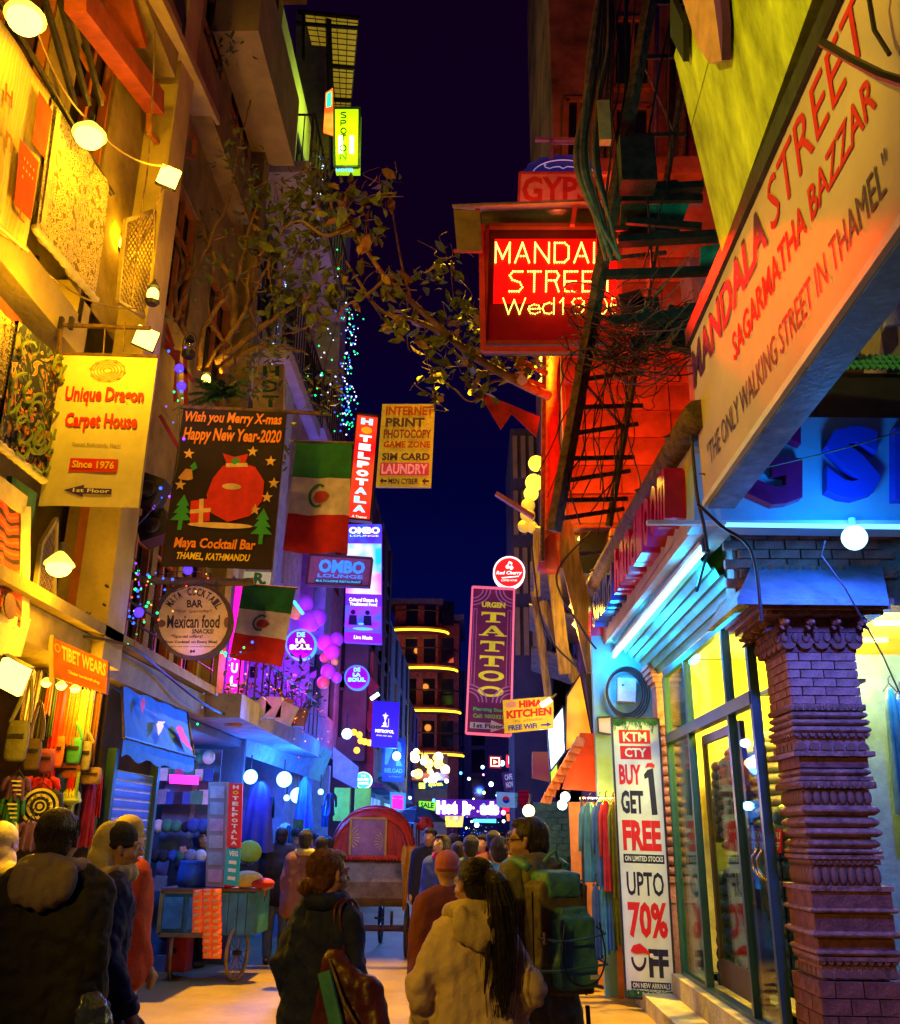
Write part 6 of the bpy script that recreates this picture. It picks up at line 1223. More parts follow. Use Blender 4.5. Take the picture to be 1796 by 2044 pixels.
pp=quad((416,1560,452,1560,446,1770,410,1768),11.9);t=thing('poster_post','grey post pasted with small notices left of the red hotel sign','post',pp.p(.5,1));pp.board(t,greyw,.2);
for k in range(6):pp.rect(t,mat('paper_%d'%(k%3),((.45,.45,.5),(.3,.4,.5),(.5,.35,.5))[k%3],.8),.12,.04+k*.16,.9,.16+k*.16,.004,'notice')
hv=quad((457,1562,484,1564,480,1692,452,1690),11.8);t=thing('veg_hotel_sign','narrow red and teal upright sign reading HOTEL POTALA VEG on the post','sign',hv.p(.5,1));hv.board(t,mat('sign_red',(.55,.02,.03),.5,es=.12,ec=(1,.02,.05)),.04)
for i,ch in enumerate('HOTELPOTALA'):text(hv,ch,whp if i!=1 else yelp,t,.30,.03+i*.087,.74,.09+i*.087,.05)
hv2=quad((452,1693,480,1695,474,1768,446,1764),11.8);hv2.board(t,mat('sign_teal',(.02,.25,.28),.5,es=.1,ec=(0,.6,.7)),.04,'lower_panel');text(hv2,'VEG',whp,t,.2,.05,.85,.2,.05)
for k in range(3):hv2.rect(t,whp,.25,.32+k*.22,.8,.42+k*.22,.006,'caption_bar')
tr=thing('terrace','purple grey terrace slab with planters over the hat shop','terrace',(-3,12,2.8));MB().bx(-7.5,-2.72,10.95,16.9,2.92,3.2).build('slab',mat('purple_grey_concrete',(.30,.26,.32),.85,bump=.5),tr)
railing(tr,(-2.78,11,3.2),(-2.78,16.8,3.25),.6,metal_d,14)
def plant(px,py,Y,label,n=60,r=.35,pot=True,seed=0,col_=(.05,.12,.03)):
 rn=random.Random(seed+px);c=PY(px,py,Y);t=thing('potted_plant',label,'plant',c,group='plants on the left terraces')
 if pot:MB().lathe([(.10,0),(.15,.22),(.17,.22),(.17,.26),(.13,.26)],c,12).build('pot',mat('clay_pot',(.38,.14,.06)),t,smooth=False)
 s_=MB();f=MB()
 for k in range(7):a=rn.uniform(0,6.28);s_.tube([c+V((0,0,.25)),c+V((.12*math.cos(a),.12*math.sin(a),.4)),c+V((r*.7*math.cos(a),r*.7*math.sin(a),.25+r*rn.uniform(.8,1.4)))],.006,4)
 for k in range(n):leaf(f,c+V((rn.gauss(0,r*.45),rn.gauss(0,r*.45),.3+abs(rn.gauss(0,r*.7)))),rn.uniform(.07,.13),rn)
 s_.build('stem',wood_m,t);f.build('leaves',mat('plant_leaf_%d'%seed,col_,.6,var=.3,bump=.1),t,kind='stuff')
def leaf(mb,p,L_,rn,d=None,wr=.42):
 d=d or V((rn.gauss(0,1),rn.gauss(0,1),rn.gauss(-.1,.6)));d=d.normalized();x=d.cross(V((rn.gauss(0,1),rn.gauss(0,1),rn.gauss(0,1))))
 x=x.normalized()if x.length>1e-3 else V((1,0,0));n_=d.cross(x);w_=L_*wr/2
 a=p;m1=p+d*L_*.35+n_*L_*.03;m2=p+d*L_*.7+n_*L_*.01;e_=p+d*L_-n_*L_*.07
 o=len(mb.v)
 mb.add([a,m1+x*w_+n_*w_*.25,m2+x*w_*.85+n_*w_*.2,e_,m2-x*w_*.85+n_*w_*.2,m1-x*w_+n_*w_*.25,m1,m2],[(0,1,6),(1,2,7,6),(2,3,7),(3,4,7),(4,5,6,7),(5,0,6)])
plant(465,1450,11.6,'clay potted shrub at the left end of the terrace',60,.3,seed=1);plant(560,1435,13,'dark spreading potted shrub right of the magenta sign',120,.5,seed=2,col_=(.03,.09,.05));plant(595,1450,14.2,'low potted shrub at the right end of the terrace',60,.3,seed=3)
bx1=MB()
for k,(px,py)in enumerate(((548,1412),(572,1424),(520,1416))):o=MB().box(PY(px,py,12),(.2,.15,.26),Matrix.Rotation(.4*k,3,'Y')).build('carton',mat('pale_carton',(.5,.5,.55)),loc=PY(px,py,12));tag(o,('white printed box leaning at the terrace rail','slatted white crate beside the printed box','small pale box behind the magenta sign')[k],'box')
vb=thing('violet_building','purple and blue lit building hung with giant coloured balls beyond the terrace','building',(-3.2,20,0))
wall(vb,(-3.1,17.0,3.2),(0,1,0),8,7.5,[(1,.8,2,2.4),(3,.8,4,2.4),(5,.8,6,2.4),(1,3.6,2,5.2),(3,3.6,4,5.2),(5,3.6,6,5.2)],mat('mauve_plaster',(.35,.28,.42),.85),mat('grey_frame',(.12,.12,.14)),nx=1,nz=0)
MB().bx(-8,-3.32,17.0,25,0,10.6).bx(-8,-3.0,16.9,17.0,3.3,7.8).build('wall',mat('mauve_plaster',(.35,.28,.42)),vb)
for k,(px,py)in enumerate(((505,1275),(500,1330),(548,1290),(622,1235),(618,1330))):MB().slab([PY(px,py,16.85),PY(px+14,py,16.85),PY(px+13,py+22,16.85),PY(px-1,py+22,16.85)][::-1],(0,.02,0)).build('window',dglass,vb)
spot(PY(600,1360,13.8),PY(570,1310,17),(.25,.01,1),750,vb,95);lamp(PY(600,1330,15.8),(.35,.03,1),60,vb,.3);lamp(PY(540,1230,16),(.04,.04,1),90,vb,.3);lamp(PY(500,1420,14),(.6,.02,.35),30,vb,.2)
for i,(px,py,r,c_)in enumerate(((592,1221,16,'y'),(618,1240,22,'p'),(634,1232,18,'p'),(650,1282,17,'m'),(662,1300,17,'m'),(672,1275,14,'p'),(648,1312,10,'o'),(655,1340,15,'p'),(668,1320,8,'y'),(645,1362,13,'o'),(672,1352,11,'p'),(560,1205,14,'p'),(608,1205,18,'p'))):
 cc={'y':(.65,.60,.05),'p':(.45,.10,.75),'m':(.65,.10,.50),'o':(.75,.16,.06)}[c_]
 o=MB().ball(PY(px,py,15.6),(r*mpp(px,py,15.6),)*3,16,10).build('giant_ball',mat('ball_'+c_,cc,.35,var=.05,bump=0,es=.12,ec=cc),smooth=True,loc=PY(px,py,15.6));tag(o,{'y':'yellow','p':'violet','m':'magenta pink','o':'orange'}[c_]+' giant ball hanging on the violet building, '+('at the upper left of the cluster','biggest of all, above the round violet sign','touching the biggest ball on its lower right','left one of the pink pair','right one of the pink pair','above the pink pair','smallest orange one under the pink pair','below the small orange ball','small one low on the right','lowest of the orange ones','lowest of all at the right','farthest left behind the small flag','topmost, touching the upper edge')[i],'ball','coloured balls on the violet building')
MB().tube([PY(575,1185,15),PY(605,1225,15)],.03,6).build('blue_tube',em('blue_line',(.05,.4,1),3),vb)
ev2=thing('red_roof_building','dull red gabled building front below the small round violet sign','building',(-2.8,24,0))
MB().slab([PY(690,1300,22),PY(745,1300,22),PY(745,1560,22),PY(640,1560,22),PY(640,1420,22)][::-1],(0,1,0)).build('wall',mat('dull_red_wall',(.38,.10,.10)),ev2);MB().bar(PY(640,1340,21.8),PY(748,1452,21.8),.18,.3).bar(PY(700,1320,21.8),PY(748,1380,21.8),.15,.3).build('gable_board',mat('maroon_board2',(.25,.05,.08)),ev2)
for(px,py)in((690,1450),(712,1470)):MB().slab([PY(px,py,21.9),PY(px+16,py,21.9),PY(px+16,py+34,21.9),PY(px,py+34,21.9)][::-1],(0,.05,0)).build('window',dglass,ev2)
lamp(PY(720,1400,20.5),(.9,.06,.25),45,ev2,.3)
for k,(px,py)in enumerate(((706,1461),(717,1466),(728,1480),(737,1482),(712,1497),(720,1478))):
 o=MB().ball(PY(px,py,20.5),.07,8,6).build('amber_lamp',em('amber',(1,.42,.02),3),loc=PY(px,py,20.5),smooth=True);tag(o,('highest amber lamp, at the left of the cluster','second amber lamp, just right of the highest','amber lamp in the middle of the cluster','amber lamp farthest right in the cluster','lowest amber lamp of the cluster','amber lamp just above the lowest one')[k]+' before the red gabled building','lamp','amber lamps by the red gabled building')
tb5=thing('white_tube_on_gable','short white tube lamp on the gable of the red building','lamp',PY(745,1390,20));MB().tube([PY(740,1395,20),PY(756,1384,20)],.04,6).build('tube',em('tube_w2',(.7,1,1),6),tb5)
mq_=quad((745,1398,797,1402,792,1493,740,1489),19.5);t=thing('metropol_sign','deep blue light box with a white emblem and the word METROPOL','sign',mq_.p(.5,1));mq_.board(t,glow('deep_blue_lit',(.01,.01,.42),.8,(.02,.01,.60),2),.15);text(mq_,'METROPOL',lw,t,.14,.62,.86,.69,.03,d=.02);text(mq_,'BISTRO  BAR  GRILL',lw,t,.2,.74,.80,.765,.0,d=.02)
mq_.polys(t,em('peach_lit',(1,.75,.4),1.6),[circ(.49,.49,.07,.035,12),circ(.5,.31,.11,.02,12),[(.48,.28),(.52,.28),(.51,.25),(.49,.25)],[(.44,.34),(.56,.34),(.50,.43)],[(.48,.42),(.52,.42),(.52,.46),(.48,.46)],[(.36,.56),(.62,.56),(.58,.53),(.40,.53)],[(.62,.38),(.64,.37),(.64,.55),(.62,.56)]],.02,'hookah_print')
lamp(PY(768,1445,19),(.02,.03,1),30,t,.2)
rq=quad((765,1470,810,1473,806,1561,762,1559),20.5);t=thing('reload_sign','navy hanging sign with a pale figure and the word RELOAD','sign',rq.p(.5,1));rq.board(t,mat('navy_sign',(.03,.035,.12),.5,es=.05,ec=(.05,.1,1)),.08);rm=mat('steel_blue_print',(.15,.25,.6),.5,es=.12,ec=(.1,.3,1));text(rq,'RELOAD',rm,t,.1,.70,.92,.80,.04);text(rq,'by Kaasa K',rm,t,.32,.86,.86,.91,.01)
rq.polys(t,rm,[[(.12,.08),(.5,.05),(.45,.3),(.22,.62),(.10,.62)],[(.58,.05),(.78,.12),(.84,.3),(.70,.42),(.90,.64),(.62,.64),(.55,.35)]],name='figure_print')
t,q=discsign('green_round_sign','small mint green glowing round sign above the rickshaw',725,1557,17,19,em('mint_lit',(.05,.75,.40),.9),em('mint_rim',(.6,1,.9),2),.12);text(q,'THE',lw,t,.35,.18,.65,.28,.04);text(q,'ROAD',lw,t,.15,.36,.85,.52,.05);text(q,'HOUSE',lw,t,.2,.6,.8,.75,.05)
lamp(PY(725,1557,18.4),(.1,.9,.6),14,t,.1)
ks=thing('blue_kiosk','dazzling blue lit open shop front under a pale canopy left of the rickshaw','shop',(-3,15,0));MB().bx(-7,-4.6,13.7,20,0,2.9).bx(-4.6,-3.0,20,20.2,0,3.0).build('wall',mat('kiosk_wall',(.35,.42,.55),.7),ks)
MB().slab([PY(480,1505,13.6),PY(640,1560,19),PY(664,1500,19),PY(500,1448,13.6)],(0,0,.04)).build('canopy_sheet',mat('grey_blue_canvas',(.30,.38,.48),.8,bump=.5,bs=5),ks)
rnd=random.Random(8)
KN=['blue','grey','black','green','rose','cream'];KS=[(c_,k_)for k_ in('shirt','dress','scarf')for c_ in range(6)];rnd.shuffle(KS)
for ci,kd in KS:
 px,py=rnd.uniform(490,665),rnd.uniform(1560,1700);Y=rnd.uniform(14.5,17.5);mm=hcols[ci]
 garment(px,py,rnd.uniform(16,30),rnd.uniform(30,55),Y,mm,'%s %s among the garments hanging in the dazzling blue shop front'%(KN[ci],kd),kd,rz=R(rnd.uniform(-30,50)),hanger=False,group='garments in the blue shop front')
jk=mat('indigo_down',(.03,.03,.25),.5,bump=.5,bs=10)
for i,(px,py,w_,h_,l)in enumerate(((520,1560,70,125,'large indigo jacket mass hanging beside the red hotel sign'),(610,1550,40,90,'blue hanging coat on the right of the blue shop front'))):garment(px,py,w_,h_,13.4 if i==0 else 15,jk if i==0 else mat('cobalt_down',(.03,.08,.5),.5,bump=.5),l,'dress',hanger=False)
gh=thing('lime_tote_bag','lime green bag hanging under the indigo jackets','bag',PY(495,1700,13));MB().ball(PY(497,1700,13),(.17,.08,.15),12,8).build('body',mat('lime_canvas',(.30,.5,.04),.8,bump=.4),gh,smooth=True)
for k in range(3):c=PY(488,1735+k*22,13);t=thing('folded_bag',('navy bag under the lime bag, upper','cobalt bag under the navy bag','lowest dark bag in the pile by the post')[k],'bag',c);MB().box(c,(.32,.2,.13)).build('body',(hcols[2],hcols[0],hcols[1])[k],t);MB().tube([c+V((-.08,-.1,.05)),c+V((0,-.13,.09)),c+V((.08,-.1,.05))],.01,5).build('handle',metal_d,t)
for i,(px,py,Y,r,P,l)in enumerate(((567,1555,15,.12,75,'larger dazzling blue white lamp at the upper left of the blue shop front'),(594,1587,15.5,.12,75,'second dazzling blue white lamp just below the larger one'),(500,1550,13.6,.10,35,'white lamp glaring beside the red hotel sign'),(572,1592,16,.05,0,'small lamp between the two dazzling lamps'),(640,1580,17,.05,14,'small lamp at the right end of the blue shop front'))):
 c=PY(px,py,Y);t=thing('kiosk_lamp',l,'lamp',c,group='lamps of the blue shop front');MB().ball(c,r,14,10).build('bulb',em('blue_white_hot',(.22,.6,1),5),t,smooth=True);MB().tube([c,c+V((0,0,.3))],.012,5).build('cord',cable_m,t)
 if P:lamp(c+V((.25,-.35,-.05)),(.01,.15,1),P*2.2,t,.12)
lm_=thing('lime_jacket','lime green jacket hanging behind the rickshaw hood','jacket',PY(703,1585,16));
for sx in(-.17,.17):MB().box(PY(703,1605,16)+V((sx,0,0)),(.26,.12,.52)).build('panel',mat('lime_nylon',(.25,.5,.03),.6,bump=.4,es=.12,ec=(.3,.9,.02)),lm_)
# ================================================================ string lights
def lights(name,label,pts,n,cols_,s=.022,jit=.03,bright=2.4,wire=True,seed=0):
 rn=random.Random(seed);t=thing(name,label,'string lights',pts[0]);sp_=smoothp(pts,8);
 if wire:MB().tube(sp_,.006,4,False).build('wire',cable_m,t)
 for c_ in cols_:
  mb=MB()
  for k in range(n//len(cols_)):
   u=rn.random()*(len(sp_)-1.001);i=int(u);mb.ball(sp_[i].lerp(sp_[i+1],u-i)+V((rn.gauss(0,jit),rn.gauss(0,jit),rn.gauss(0,jit))),s*rn.uniform(.3,.65),5,4)
  mb.build('bulbs',em('led_'+c_,{'b':(.03,.12,1),'w':(.6,.8,1),'g':(.01,.9,.25),'r':(1,.08,.03),'o':(1,.45,.03),'v':(.25,.05,1)}[c_],bright),t,kind='stuff')
 return t
P15=lambda*a:[PY(x,y,a[0])for x,y in a[1:]]
lights('string_lights','string of white and blue lights down the corner under the lime light box',P15(14.6,(644,312),(642,340),(638,400),(642,450),(640,500)),90,'wb',.03,.04)
lights('string_lights','dense blue and green light string down the outer edge of the pale building',P15(14.6,(690,620),(700,665),(692,740),(696,800),(690,852)),170,'bgw',.028,.09)
lights('string_lights','green light string crossing the fins of the pale building',P15(13.8,(660,470),(668,560),(672,640),(650,720),(640,800)),26,'gw',.03,.1)
lights('string_lights','short blue white light string behind the creeper',P15(12.4,(574,530),(565,580),(560,630),(550,700),(545,735)),30,'wb',.028,.03)
lights('string_lights','blue and green lights zigzagging past the brown windows',[PY(360,700,8.2),PY(352,760,8),PY(358,830,8),PY(345,960,8),PY(260,1070,8),PY(275,1130,8),PY(280,1200,8),PY(268,1290,8)],44,'bgv',.026,.06)
lights('string_lights','sparse lights looped round the wooden beam of the round sign',[PY(250,1120,8.2),PY(290,1150,8.3),PY(360,1140,8.4),PY(420,1150,8.4),PY(300,1200,8.2),PY(262,1230,8.1)],34,'bgro',.022,.08)
lights('string_lights','green and blue lights under the round bar sign',[PY(430,1296,9),PY(450,1304,9),PY(480,1305,9),PY(520,1290,9.4),PY(570,1270,10)],18,'bg',.03,.04)
lights('string_lights','tiny orange lights strung along the terrace behind the magenta sign',[PY(400,1300,12),PY(470,1340,12.4),PY(520,1385,12.8),PY(560,1400,13),PY(600,1418,14),PY(650,1432,15)],80,'or',.018,.22)
lights('string_lights','blue lights at the end of the ochre ledge',[PY(360,1400,10.6),PY(400,1395,10.8),PY(410,1420,10.8)],16,'bg',.025,.12)
for i,(px,py,Y,c)in enumerate(((358,735,8,(.05,.02,1)),(362,770,8,(.05,.02,1)),(375,1137,8.3,(.05,.05,1)),(277,1222,8,(.05,.05,1)),(375,1300,8.6,(.2,.1,1)))):
 t=thing('blue_bulb',('blue bulb on the red railing above the christmas banner','second blue bulb below it beside the christmas banner','large blue bulb in front of the wooden beam','blue bulb on the cable bundle left of the round sign','violet lit strip at the foot of the brown windows')[i],'bulb',PY(px,py,Y));MB().ball(PY(px,py,Y),.045,10,7).build('bulb',em('blue_bulb_lit_%d'%(i//4),c,3),t,smooth=True);lamp(PY(px,py,Y)+V((.1,-.2,0)),c,1.5,t,.05)
rr=thing('red_railing','dark red stair railing hung with coloured bulbs behind the yellow banner','railing',PY(340,820,8.6));g=MB()
for(a,b_)in(((330,690),(385,760)),((300,640),(350,705)),((320,830),(360,900)),((355,700),(350,800)),((370,710),(372,820)),((315,600),(345,690))):g.bar(PY(*a,8.7),PY(*b_,8.7),.04)
g.build('bars',mat('dark_red_steel',(.25,.02,.04)),rr)
for i,(px,py,w_,h_,Y,l)in enumerate(((310,1290/1.253,.22,.30,8.4,'small dark loudspeaker between the two hanging banners'),(300,1030+20,.30,.26,8.6,'dark loudspeaker above the cable bundle'))):
 py=(985,1055)[i];px=(303,312)[i];t=thing('loudspeaker',l,'loudspeaker',PY(px,py,Y));rot=Matrix.Rotation(R(20-40*i),3,'Y');MB().box(PY(px,py,Y),(w_,.25,h_),rot).build('cabinet',black,t);MB().lathe([(.09,0),(.07,.02),(.03,.01)],(0,0,0),14).build('cone',metal_d,t,local=True);o=t.children[-1];o.rotation_euler=(R(90),0,0);o.location=(0,-.14,0)
ln=thing('storm_lantern','black storm lantern hanging from a creeper branch','lantern',PY(378,690,8.5));c=PY(378,690,8.5);MB().lathe([(.05,-.14),(.07,-.12),(.07,-.07),(.04,-.05)],c,12).lathe([(.05,.06),(.03,.11),(.01,.13)],c,12).build('body',black,ln);MB().lathe([(.04,-.05),(.055,0),(.045,.06)],c,12).build('globe',clear,ln,smooth=True)
MB().tube([c+V((.07*math.cos(a),0,.02+.14*math.sin(a)))for a in[math.pi*i/10-.4 for i in range(14)]],.006,5).build('bail',metal_d,ln)
wb_=thing('wire_bundle','pale bundle of cables sweeping from the tan board to the round sign beam','cables',PX(60,1290,-3));rnd=random.Random(4)
for k in range(8):
 j=lambda s_=5:rnd.uniform(-s_,s_);MB().tube(smoothp([PY(50+j(),1285+j(),6.6),PY(110+j(),1262+j(),7),PY(170+j(),1232+j(),7.4),PY(215+j(),1190+j(),7.8),PY(238+j(),1150+j(),8),PY(252+j(3),1060+j(),8.2),PY(256+j(3),960+j(),8.3)],6),rnd.uniform(.007,.014),5,False).build('cable',cable_o,wb_,smooth=True)
MB().tube(smoothp([PY(150+60*0,1268,7.2),PY(260,1290,7.8),PY(330,1345,9),PY(400,1400,10),PY(450,1425,11),PY(500,1430,12),PY(560,1460,14),PY(640,1510,17)],6),.014,6,False).build('cable',cable_m,wb_)
# ================================================================ creeper and tree
tree=thing('fig_tree','leafy tree with a long bare bough reaching over the street to the dark red post','tree',PY(1080,785,10.8));rn=random.Random(12)
bark=mat('tree_bark',(.20,.11,.06),.9,bump=.9,bs=30,var=.3)
bough=smoothp([PY(1095,790,10.8),PY(1040,765,10.5),PY(985,735,10.2),PY(930,700,9.9),PY(880,655,9.6),PY(830,610,9.3),PY(775,560,9.0),PY(735,505,8.8),PY(700,450,8.7),PY(672,400,8.6)],5)
MB().tube(bough,[.055*(1-i/len(bough))+.010 for i in range(len(bough))],8).build('bough',bark,tree,smooth=True)
br=[[(1085,770,10.8),(1010,745,10.5),(950,740,10.4),(905,700,10.2)],[(1090,745,10.9),(1030,715,10.6),(980,690,10.5),(940,640,10.3)],[(900,672,9.7),(830,640,9.5),(760,620,9.3),(715,560,9.2),(690,520,9.1)],[(1040,765,10.5),(985,760,10.4),(960,790,10.3),(935,800,10.2),(905,775,10.1),(870,752,10)],
      [(820,600,9.2),(800,520,9.2),(788,450,9.3),(778,390,9.3),(770,345,9.3)],[(700,450,8.7),(650,470,8.6),(600,440,8.6),(560,460,8.6)],[(910,560,9.9),(900,520,9.9),(905,600,9.9)],[(770,555,9),(730,590,9),(690,610,9),(670,640,9)]]
brs=[]
for k,pts in enumerate(br):
 s_=smoothp([PY(*p)for p in pts],5);brs.append(s_);r0_=(.035,.04,.03,.015,.012,.02,.01,.018)[k];MB().tube(s_,[r0_*(1-.7*i/len(s_))+.004 for i in range(len(s_))],6).build('branch',bark,tree,smooth=True)
lfm=[mat('leaf_green',(.10,.125,.022),.55,var=.35,vs_=8,bump=.1),mat('leaf_dark',(.07,.09,.03),.6,var=.3,bump=.1),mat('leaf_ochre',(.30,.17,.04),.6,var=.3,bump=.1)]
lme=[]
for k in range(6):
 mb=MB();leaf(mb,V((0,0,0)),1,random.Random(k),V((1,0,0)),.46+.05*(k%2));o=mb.build('leaf',lfm[k%3],None,smooth=True);lme.append(o.data);bpy.data.objects.remove(o)
nleaf=0
def addleaf(p,L_,parent,sp=1.):
 global nleaf;nleaf+=1;inst('leaf',lme[rn.choice((0,0,3,3,1,4,2,5))],parent,p-V(parent.location),rot=(rn.uniform(-3,3),rn.gauss(.3,.6),rn.uniform(-3,3)),scale=(L_,L_,L_))
clusters=[(770,370,9.3,8,22),(728,395,8.7,10,22),(675,395,8.7,12,26),(700,440,8.7,10,25),(735,480,8.8,10,26),(890,520,9.9,6,20),(690,560,9,14,38),(660,600,9,12,30),(770,560,9,10,26),(800,580,9.2,12,36),(790,640,9.3,14,32),(850,560,9.5,8,24),(830,660,9.5,12,34),(870,690,9.7,10,24),(900,640,9.8,14,32),(930,610,9.9,12,26),(945,660,10,14,30),(930,710,10,12,28),(980,700,10.3,10,26),(1030,720,10.5,12,26),(870,745,10,8,16),(866,790,10,6,10),(935,760,10.2,6,16),(970,780,10.3,6,14),(1060,735,10.7,8,18)]
for cx_,cy_,Y,n,r in clusters:
 for k in range(n):addleaf(PY(cx_+rn.gauss(0,r*.6),cy_+rn.gauss(0,r*.6),Y+rn.gauss(0,.15)),rn.uniform(.15,.25),tree)
ex=MB();tw9=MB()
for cx_,cy_,Y,n,r in clusters:
 for k in range(n):leaf(ex,PY(cx_+rn.gauss(0,r*.75),cy_+rn.gauss(0,r*.75),Y+rn.gauss(0,.2)),rn.uniform(.10,.20),rn)
 for k in range(4):
  x,y=cx_,cy_;pts=[PY(x,y,Y)]
  for j in range(3):x+=rn.gauss(0,16);y+=rn.gauss(-4,14);pts.append(PY(x,y,Y+rn.gauss(0,.08)))
  tw9.tube(smoothp(pts,3),.0055,4,False)
ex.build('small_leaves',lfm[0],tree,kind='stuff');tw9.build('twigs',bark,tree,kind='stuff')
creeper=thing('creeper','dense creeper with twisted stems climbing over the ochre building between banner and flags','climbing plant',PY(430,760,9))
vines=[[(400,760,9.6),(430,700,9.4),(470,660,9.3),(520,560,9.3),(560,470,9.3),(590,400,9.4)],[(395,740,9.5),(410,650,9.4),(470,560,9.3),(500,450,9.3),(530,370,9.4)],[(430,720,9.4),(480,690,9.3),(540,640,9.3),(600,600,9.3),(650,560,9.3)],[(350,640,8.6),(380,560,8.8),(420,480,9),(460,380,9.2),(480,280,9.3),(500,200,9.4)],[(380,690,9),(350,600,8.8),(365,520,8.8),(330,440,8.6)],
         [(470,660,9.3),(460,560,9.2),(420,500,9.1),(400,420,9)],[(540,640,9.3),(560,560,9.3),(610,480,9.3),(640,400,9.3)],[(455,680,9.3),(490,620,9.2),(500,540,9.2),(540,480,9.2)],[(440,740,9.4),(500,700,9.3),(540,690,9.3),(600,700,9.4)],[(470,270,9.3),(440,200,9.3),(400,100,9.2),(340,60,9)]]
for k,pts in enumerate(vines):s_=smoothp([PY(*p)for p in pts],6);MB().tube(wig(s_,0,1,.008),[.030*(1-.75*i/len(s_))*(.6+.4*(k%3))+.006 for i in range(len(s_))],6).build('stem',bark,creeper,smooth=True)
for k in range(24):
 x,y=rn.uniform(380,640),rn.uniform(340,680);pts=[PY(x,y,9.2)]
 for j in range(4):x+=rn.gauss(0,22);y+=rn.gauss(10,22);pts.append(PY(x,y,9.2+rn.gauss(0,.08)))
 MB().tube(smoothp(pts,4),.007,4,False).build('tendril',bark,creeper)
cl2=[(620,370,9.3,30),(600,430,9.3,32),(640,460,9.3,26),(560,420,9.3,26),(610,500,9.3,28),(570,560,9.3,22),(620,560,9.3,22),(530,500,9.3,20),(600,640,9.3,16),(540,620,9.3,16),(480,470,9.2,14),(500,370,9.3,14),(410,540,9,10)]
mbL=[MB(),MB()]
for cx_,cy_,Y,n in cl2:
 for k in range(n*2):
  p=PY(cx_+rn.gauss(0,26),cy_+rn.gauss(0,26),Y+rn.gauss(0,.2))
  if k<4:addleaf(p,rn.uniform(.15,.24),creeper)
  else:leaf(mbL[k%2],p,rn.uniform(.09,.18),rn)
for(cx_,cy_,rx,ry,n)in((440,90,50,40,60),(470,300,50,50,50),(330,480,20,60,60),(345,640,20,30,20),(640,250+60,30,30,20),(500,760,60,40,90),(540,700,50,40,60),(650,780,40,60,50),(560,900,30,50,40)):
 for k in range(n):leaf(mbL[k%2],PY(cx_+rn.gauss(0,rx*.5),cy_+rn.gauss(0,ry*.5),9.1+rn.gauss(0,.2)),rn.uniform(.07,.15),rn,wr=.3)
mbL[0].build('small_leaves',lfm[0],creeper,kind='stuff');mbL[1].build('small_leaves',lfm[1],creeper,kind='stuff')
fern=thing('fern','dark green fern fronds above the christmas banner','plant',PY(440,800,9));ff=MB()
for k in range(22):
 a=rn.uniform(-.2,3.3);L_=rn.uniform(50,110);pts=[PY(445+L_*s*math.cos(a),790-L_*.75*s*math.sin(a)+34*s*s,9-.15*s)for s in[j/8 for j in range(9)]]
 ff.tube(pts,.004,4)
 for j in range(1,9):
  for sg in(-1,1):
   for h in range(2):d=(pts[j]-pts[j-1]).normalized()+V((sg*.5,0,-.6));leaf(ff,pts[j-1].lerp(pts[j],h/2),.12*(1.1-j/10),rn,d,.22)
ff.build('fronds',mat('fern_green',(.03,.10,.03),.6,var=.3),fern,kind='stuff')
bn=thing('bamboo_pot_plant','upright narrow leaved plant beside the chain link screens','plant',PY(305,640,8));bb=MB();MB().tube([PY(300,640,8),PY(306,520,8),PY(312,420,8)],.02,6).build('stem',metal_d,bn)
for k in range(110):t_=rn.random();leaf(bb,PY(304+8*t_+rn.gauss(0,10),620-215*t_,8+rn.gauss(0,.1)),rn.uniform(.10,.18),rn,V((rn.choice((-1,1))*rn.uniform(.5,1),rn.gauss(0,.4),rn.uniform(-.9,-.1))),.22)
bb.build('leaves',mat('bamboo_leaf',(.06,.13,.03),.6,var=.3),bn,kind='stuff')
# ================================================================ FAR STREET
def block(label,x0,x1,y0,y1,h,m,face='x',wins=None,side=1,base=3.2,nx_=5,nz_=4,lit=None,name='town_building'):
 t=thing(name,label,'building',((x0+x1)/2,(y0+y1)/2,0));b=MB();g=.28
 b.bx(x0+(g if side>0 else 0),x1-(0 if side>0 else g),y0+.3,y1,0,h);b.build('core',m,t)
 W=y1-y0;ws=[]
 for j in range(nz_):
  for i in range(nx_):a=(i+.25)*W/nx_;z=base+j*(h-base)/nz_+.5;ws.append((a,z-base,a+W/nx_*.5,z-base+1.5))
 xf=x0 if side>0 else x1
 wall(t,(xf,y0,base),(0,1,0),W,h-base,ws,m,mat('far_frame',(.10,.10,.13)),nx=1,nz=0,name='street_wall',pane_lit={k:(em('warm_pane',(1,.5,.05),.7)if k%3 else em('blue_pane',(.05,.2,.9),.7))for k in(lit or[])})
 W2=abs(x1-x0);ws2=[]
 for j in range(nz_):
  for i in range(max(2,int(W2/2))):a=(i+.2)*W2/max(2,int(W2/2));z=j*(h-base)/nz_+.5;ws2.append((a,z,a+.9,z+1.5))
 wall(t,(x0,y0,base),(1,0,0),W2,h-base,ws2,m,mat('far_frame',(.10,.10,.13)),nx=1,nz=0,name='end_wall')
 return t
bluew=mat('blue_grey_wall',(.18,.22,.34),.85,bump=.3,var=.25);redw=mat('far_red_wall',(.36,.13,.11),.85,bump=.3,var=.25)
block('dark narrow block rising behind the METROPOL sign',-6,-2.45,21.5,27,PY(770,1060,22).z,darkw,side=-1,nx_=3,nz_=5)
block('teal lit building with a slanting balcony frame right of the METROPOL sign',-7,-2.6,27.5,38,PY(840,1290,30).z,mat('teal_grey_wall',(.22,.34,.38),.85),side=-1,nx_=4,nz_=3,lit=[1,5])
block('low blue building far down the left side',-8,-2.9,38.5,50,7.5,bluew,side=-1,nx_=4,nz_=2,lit=[0,3])
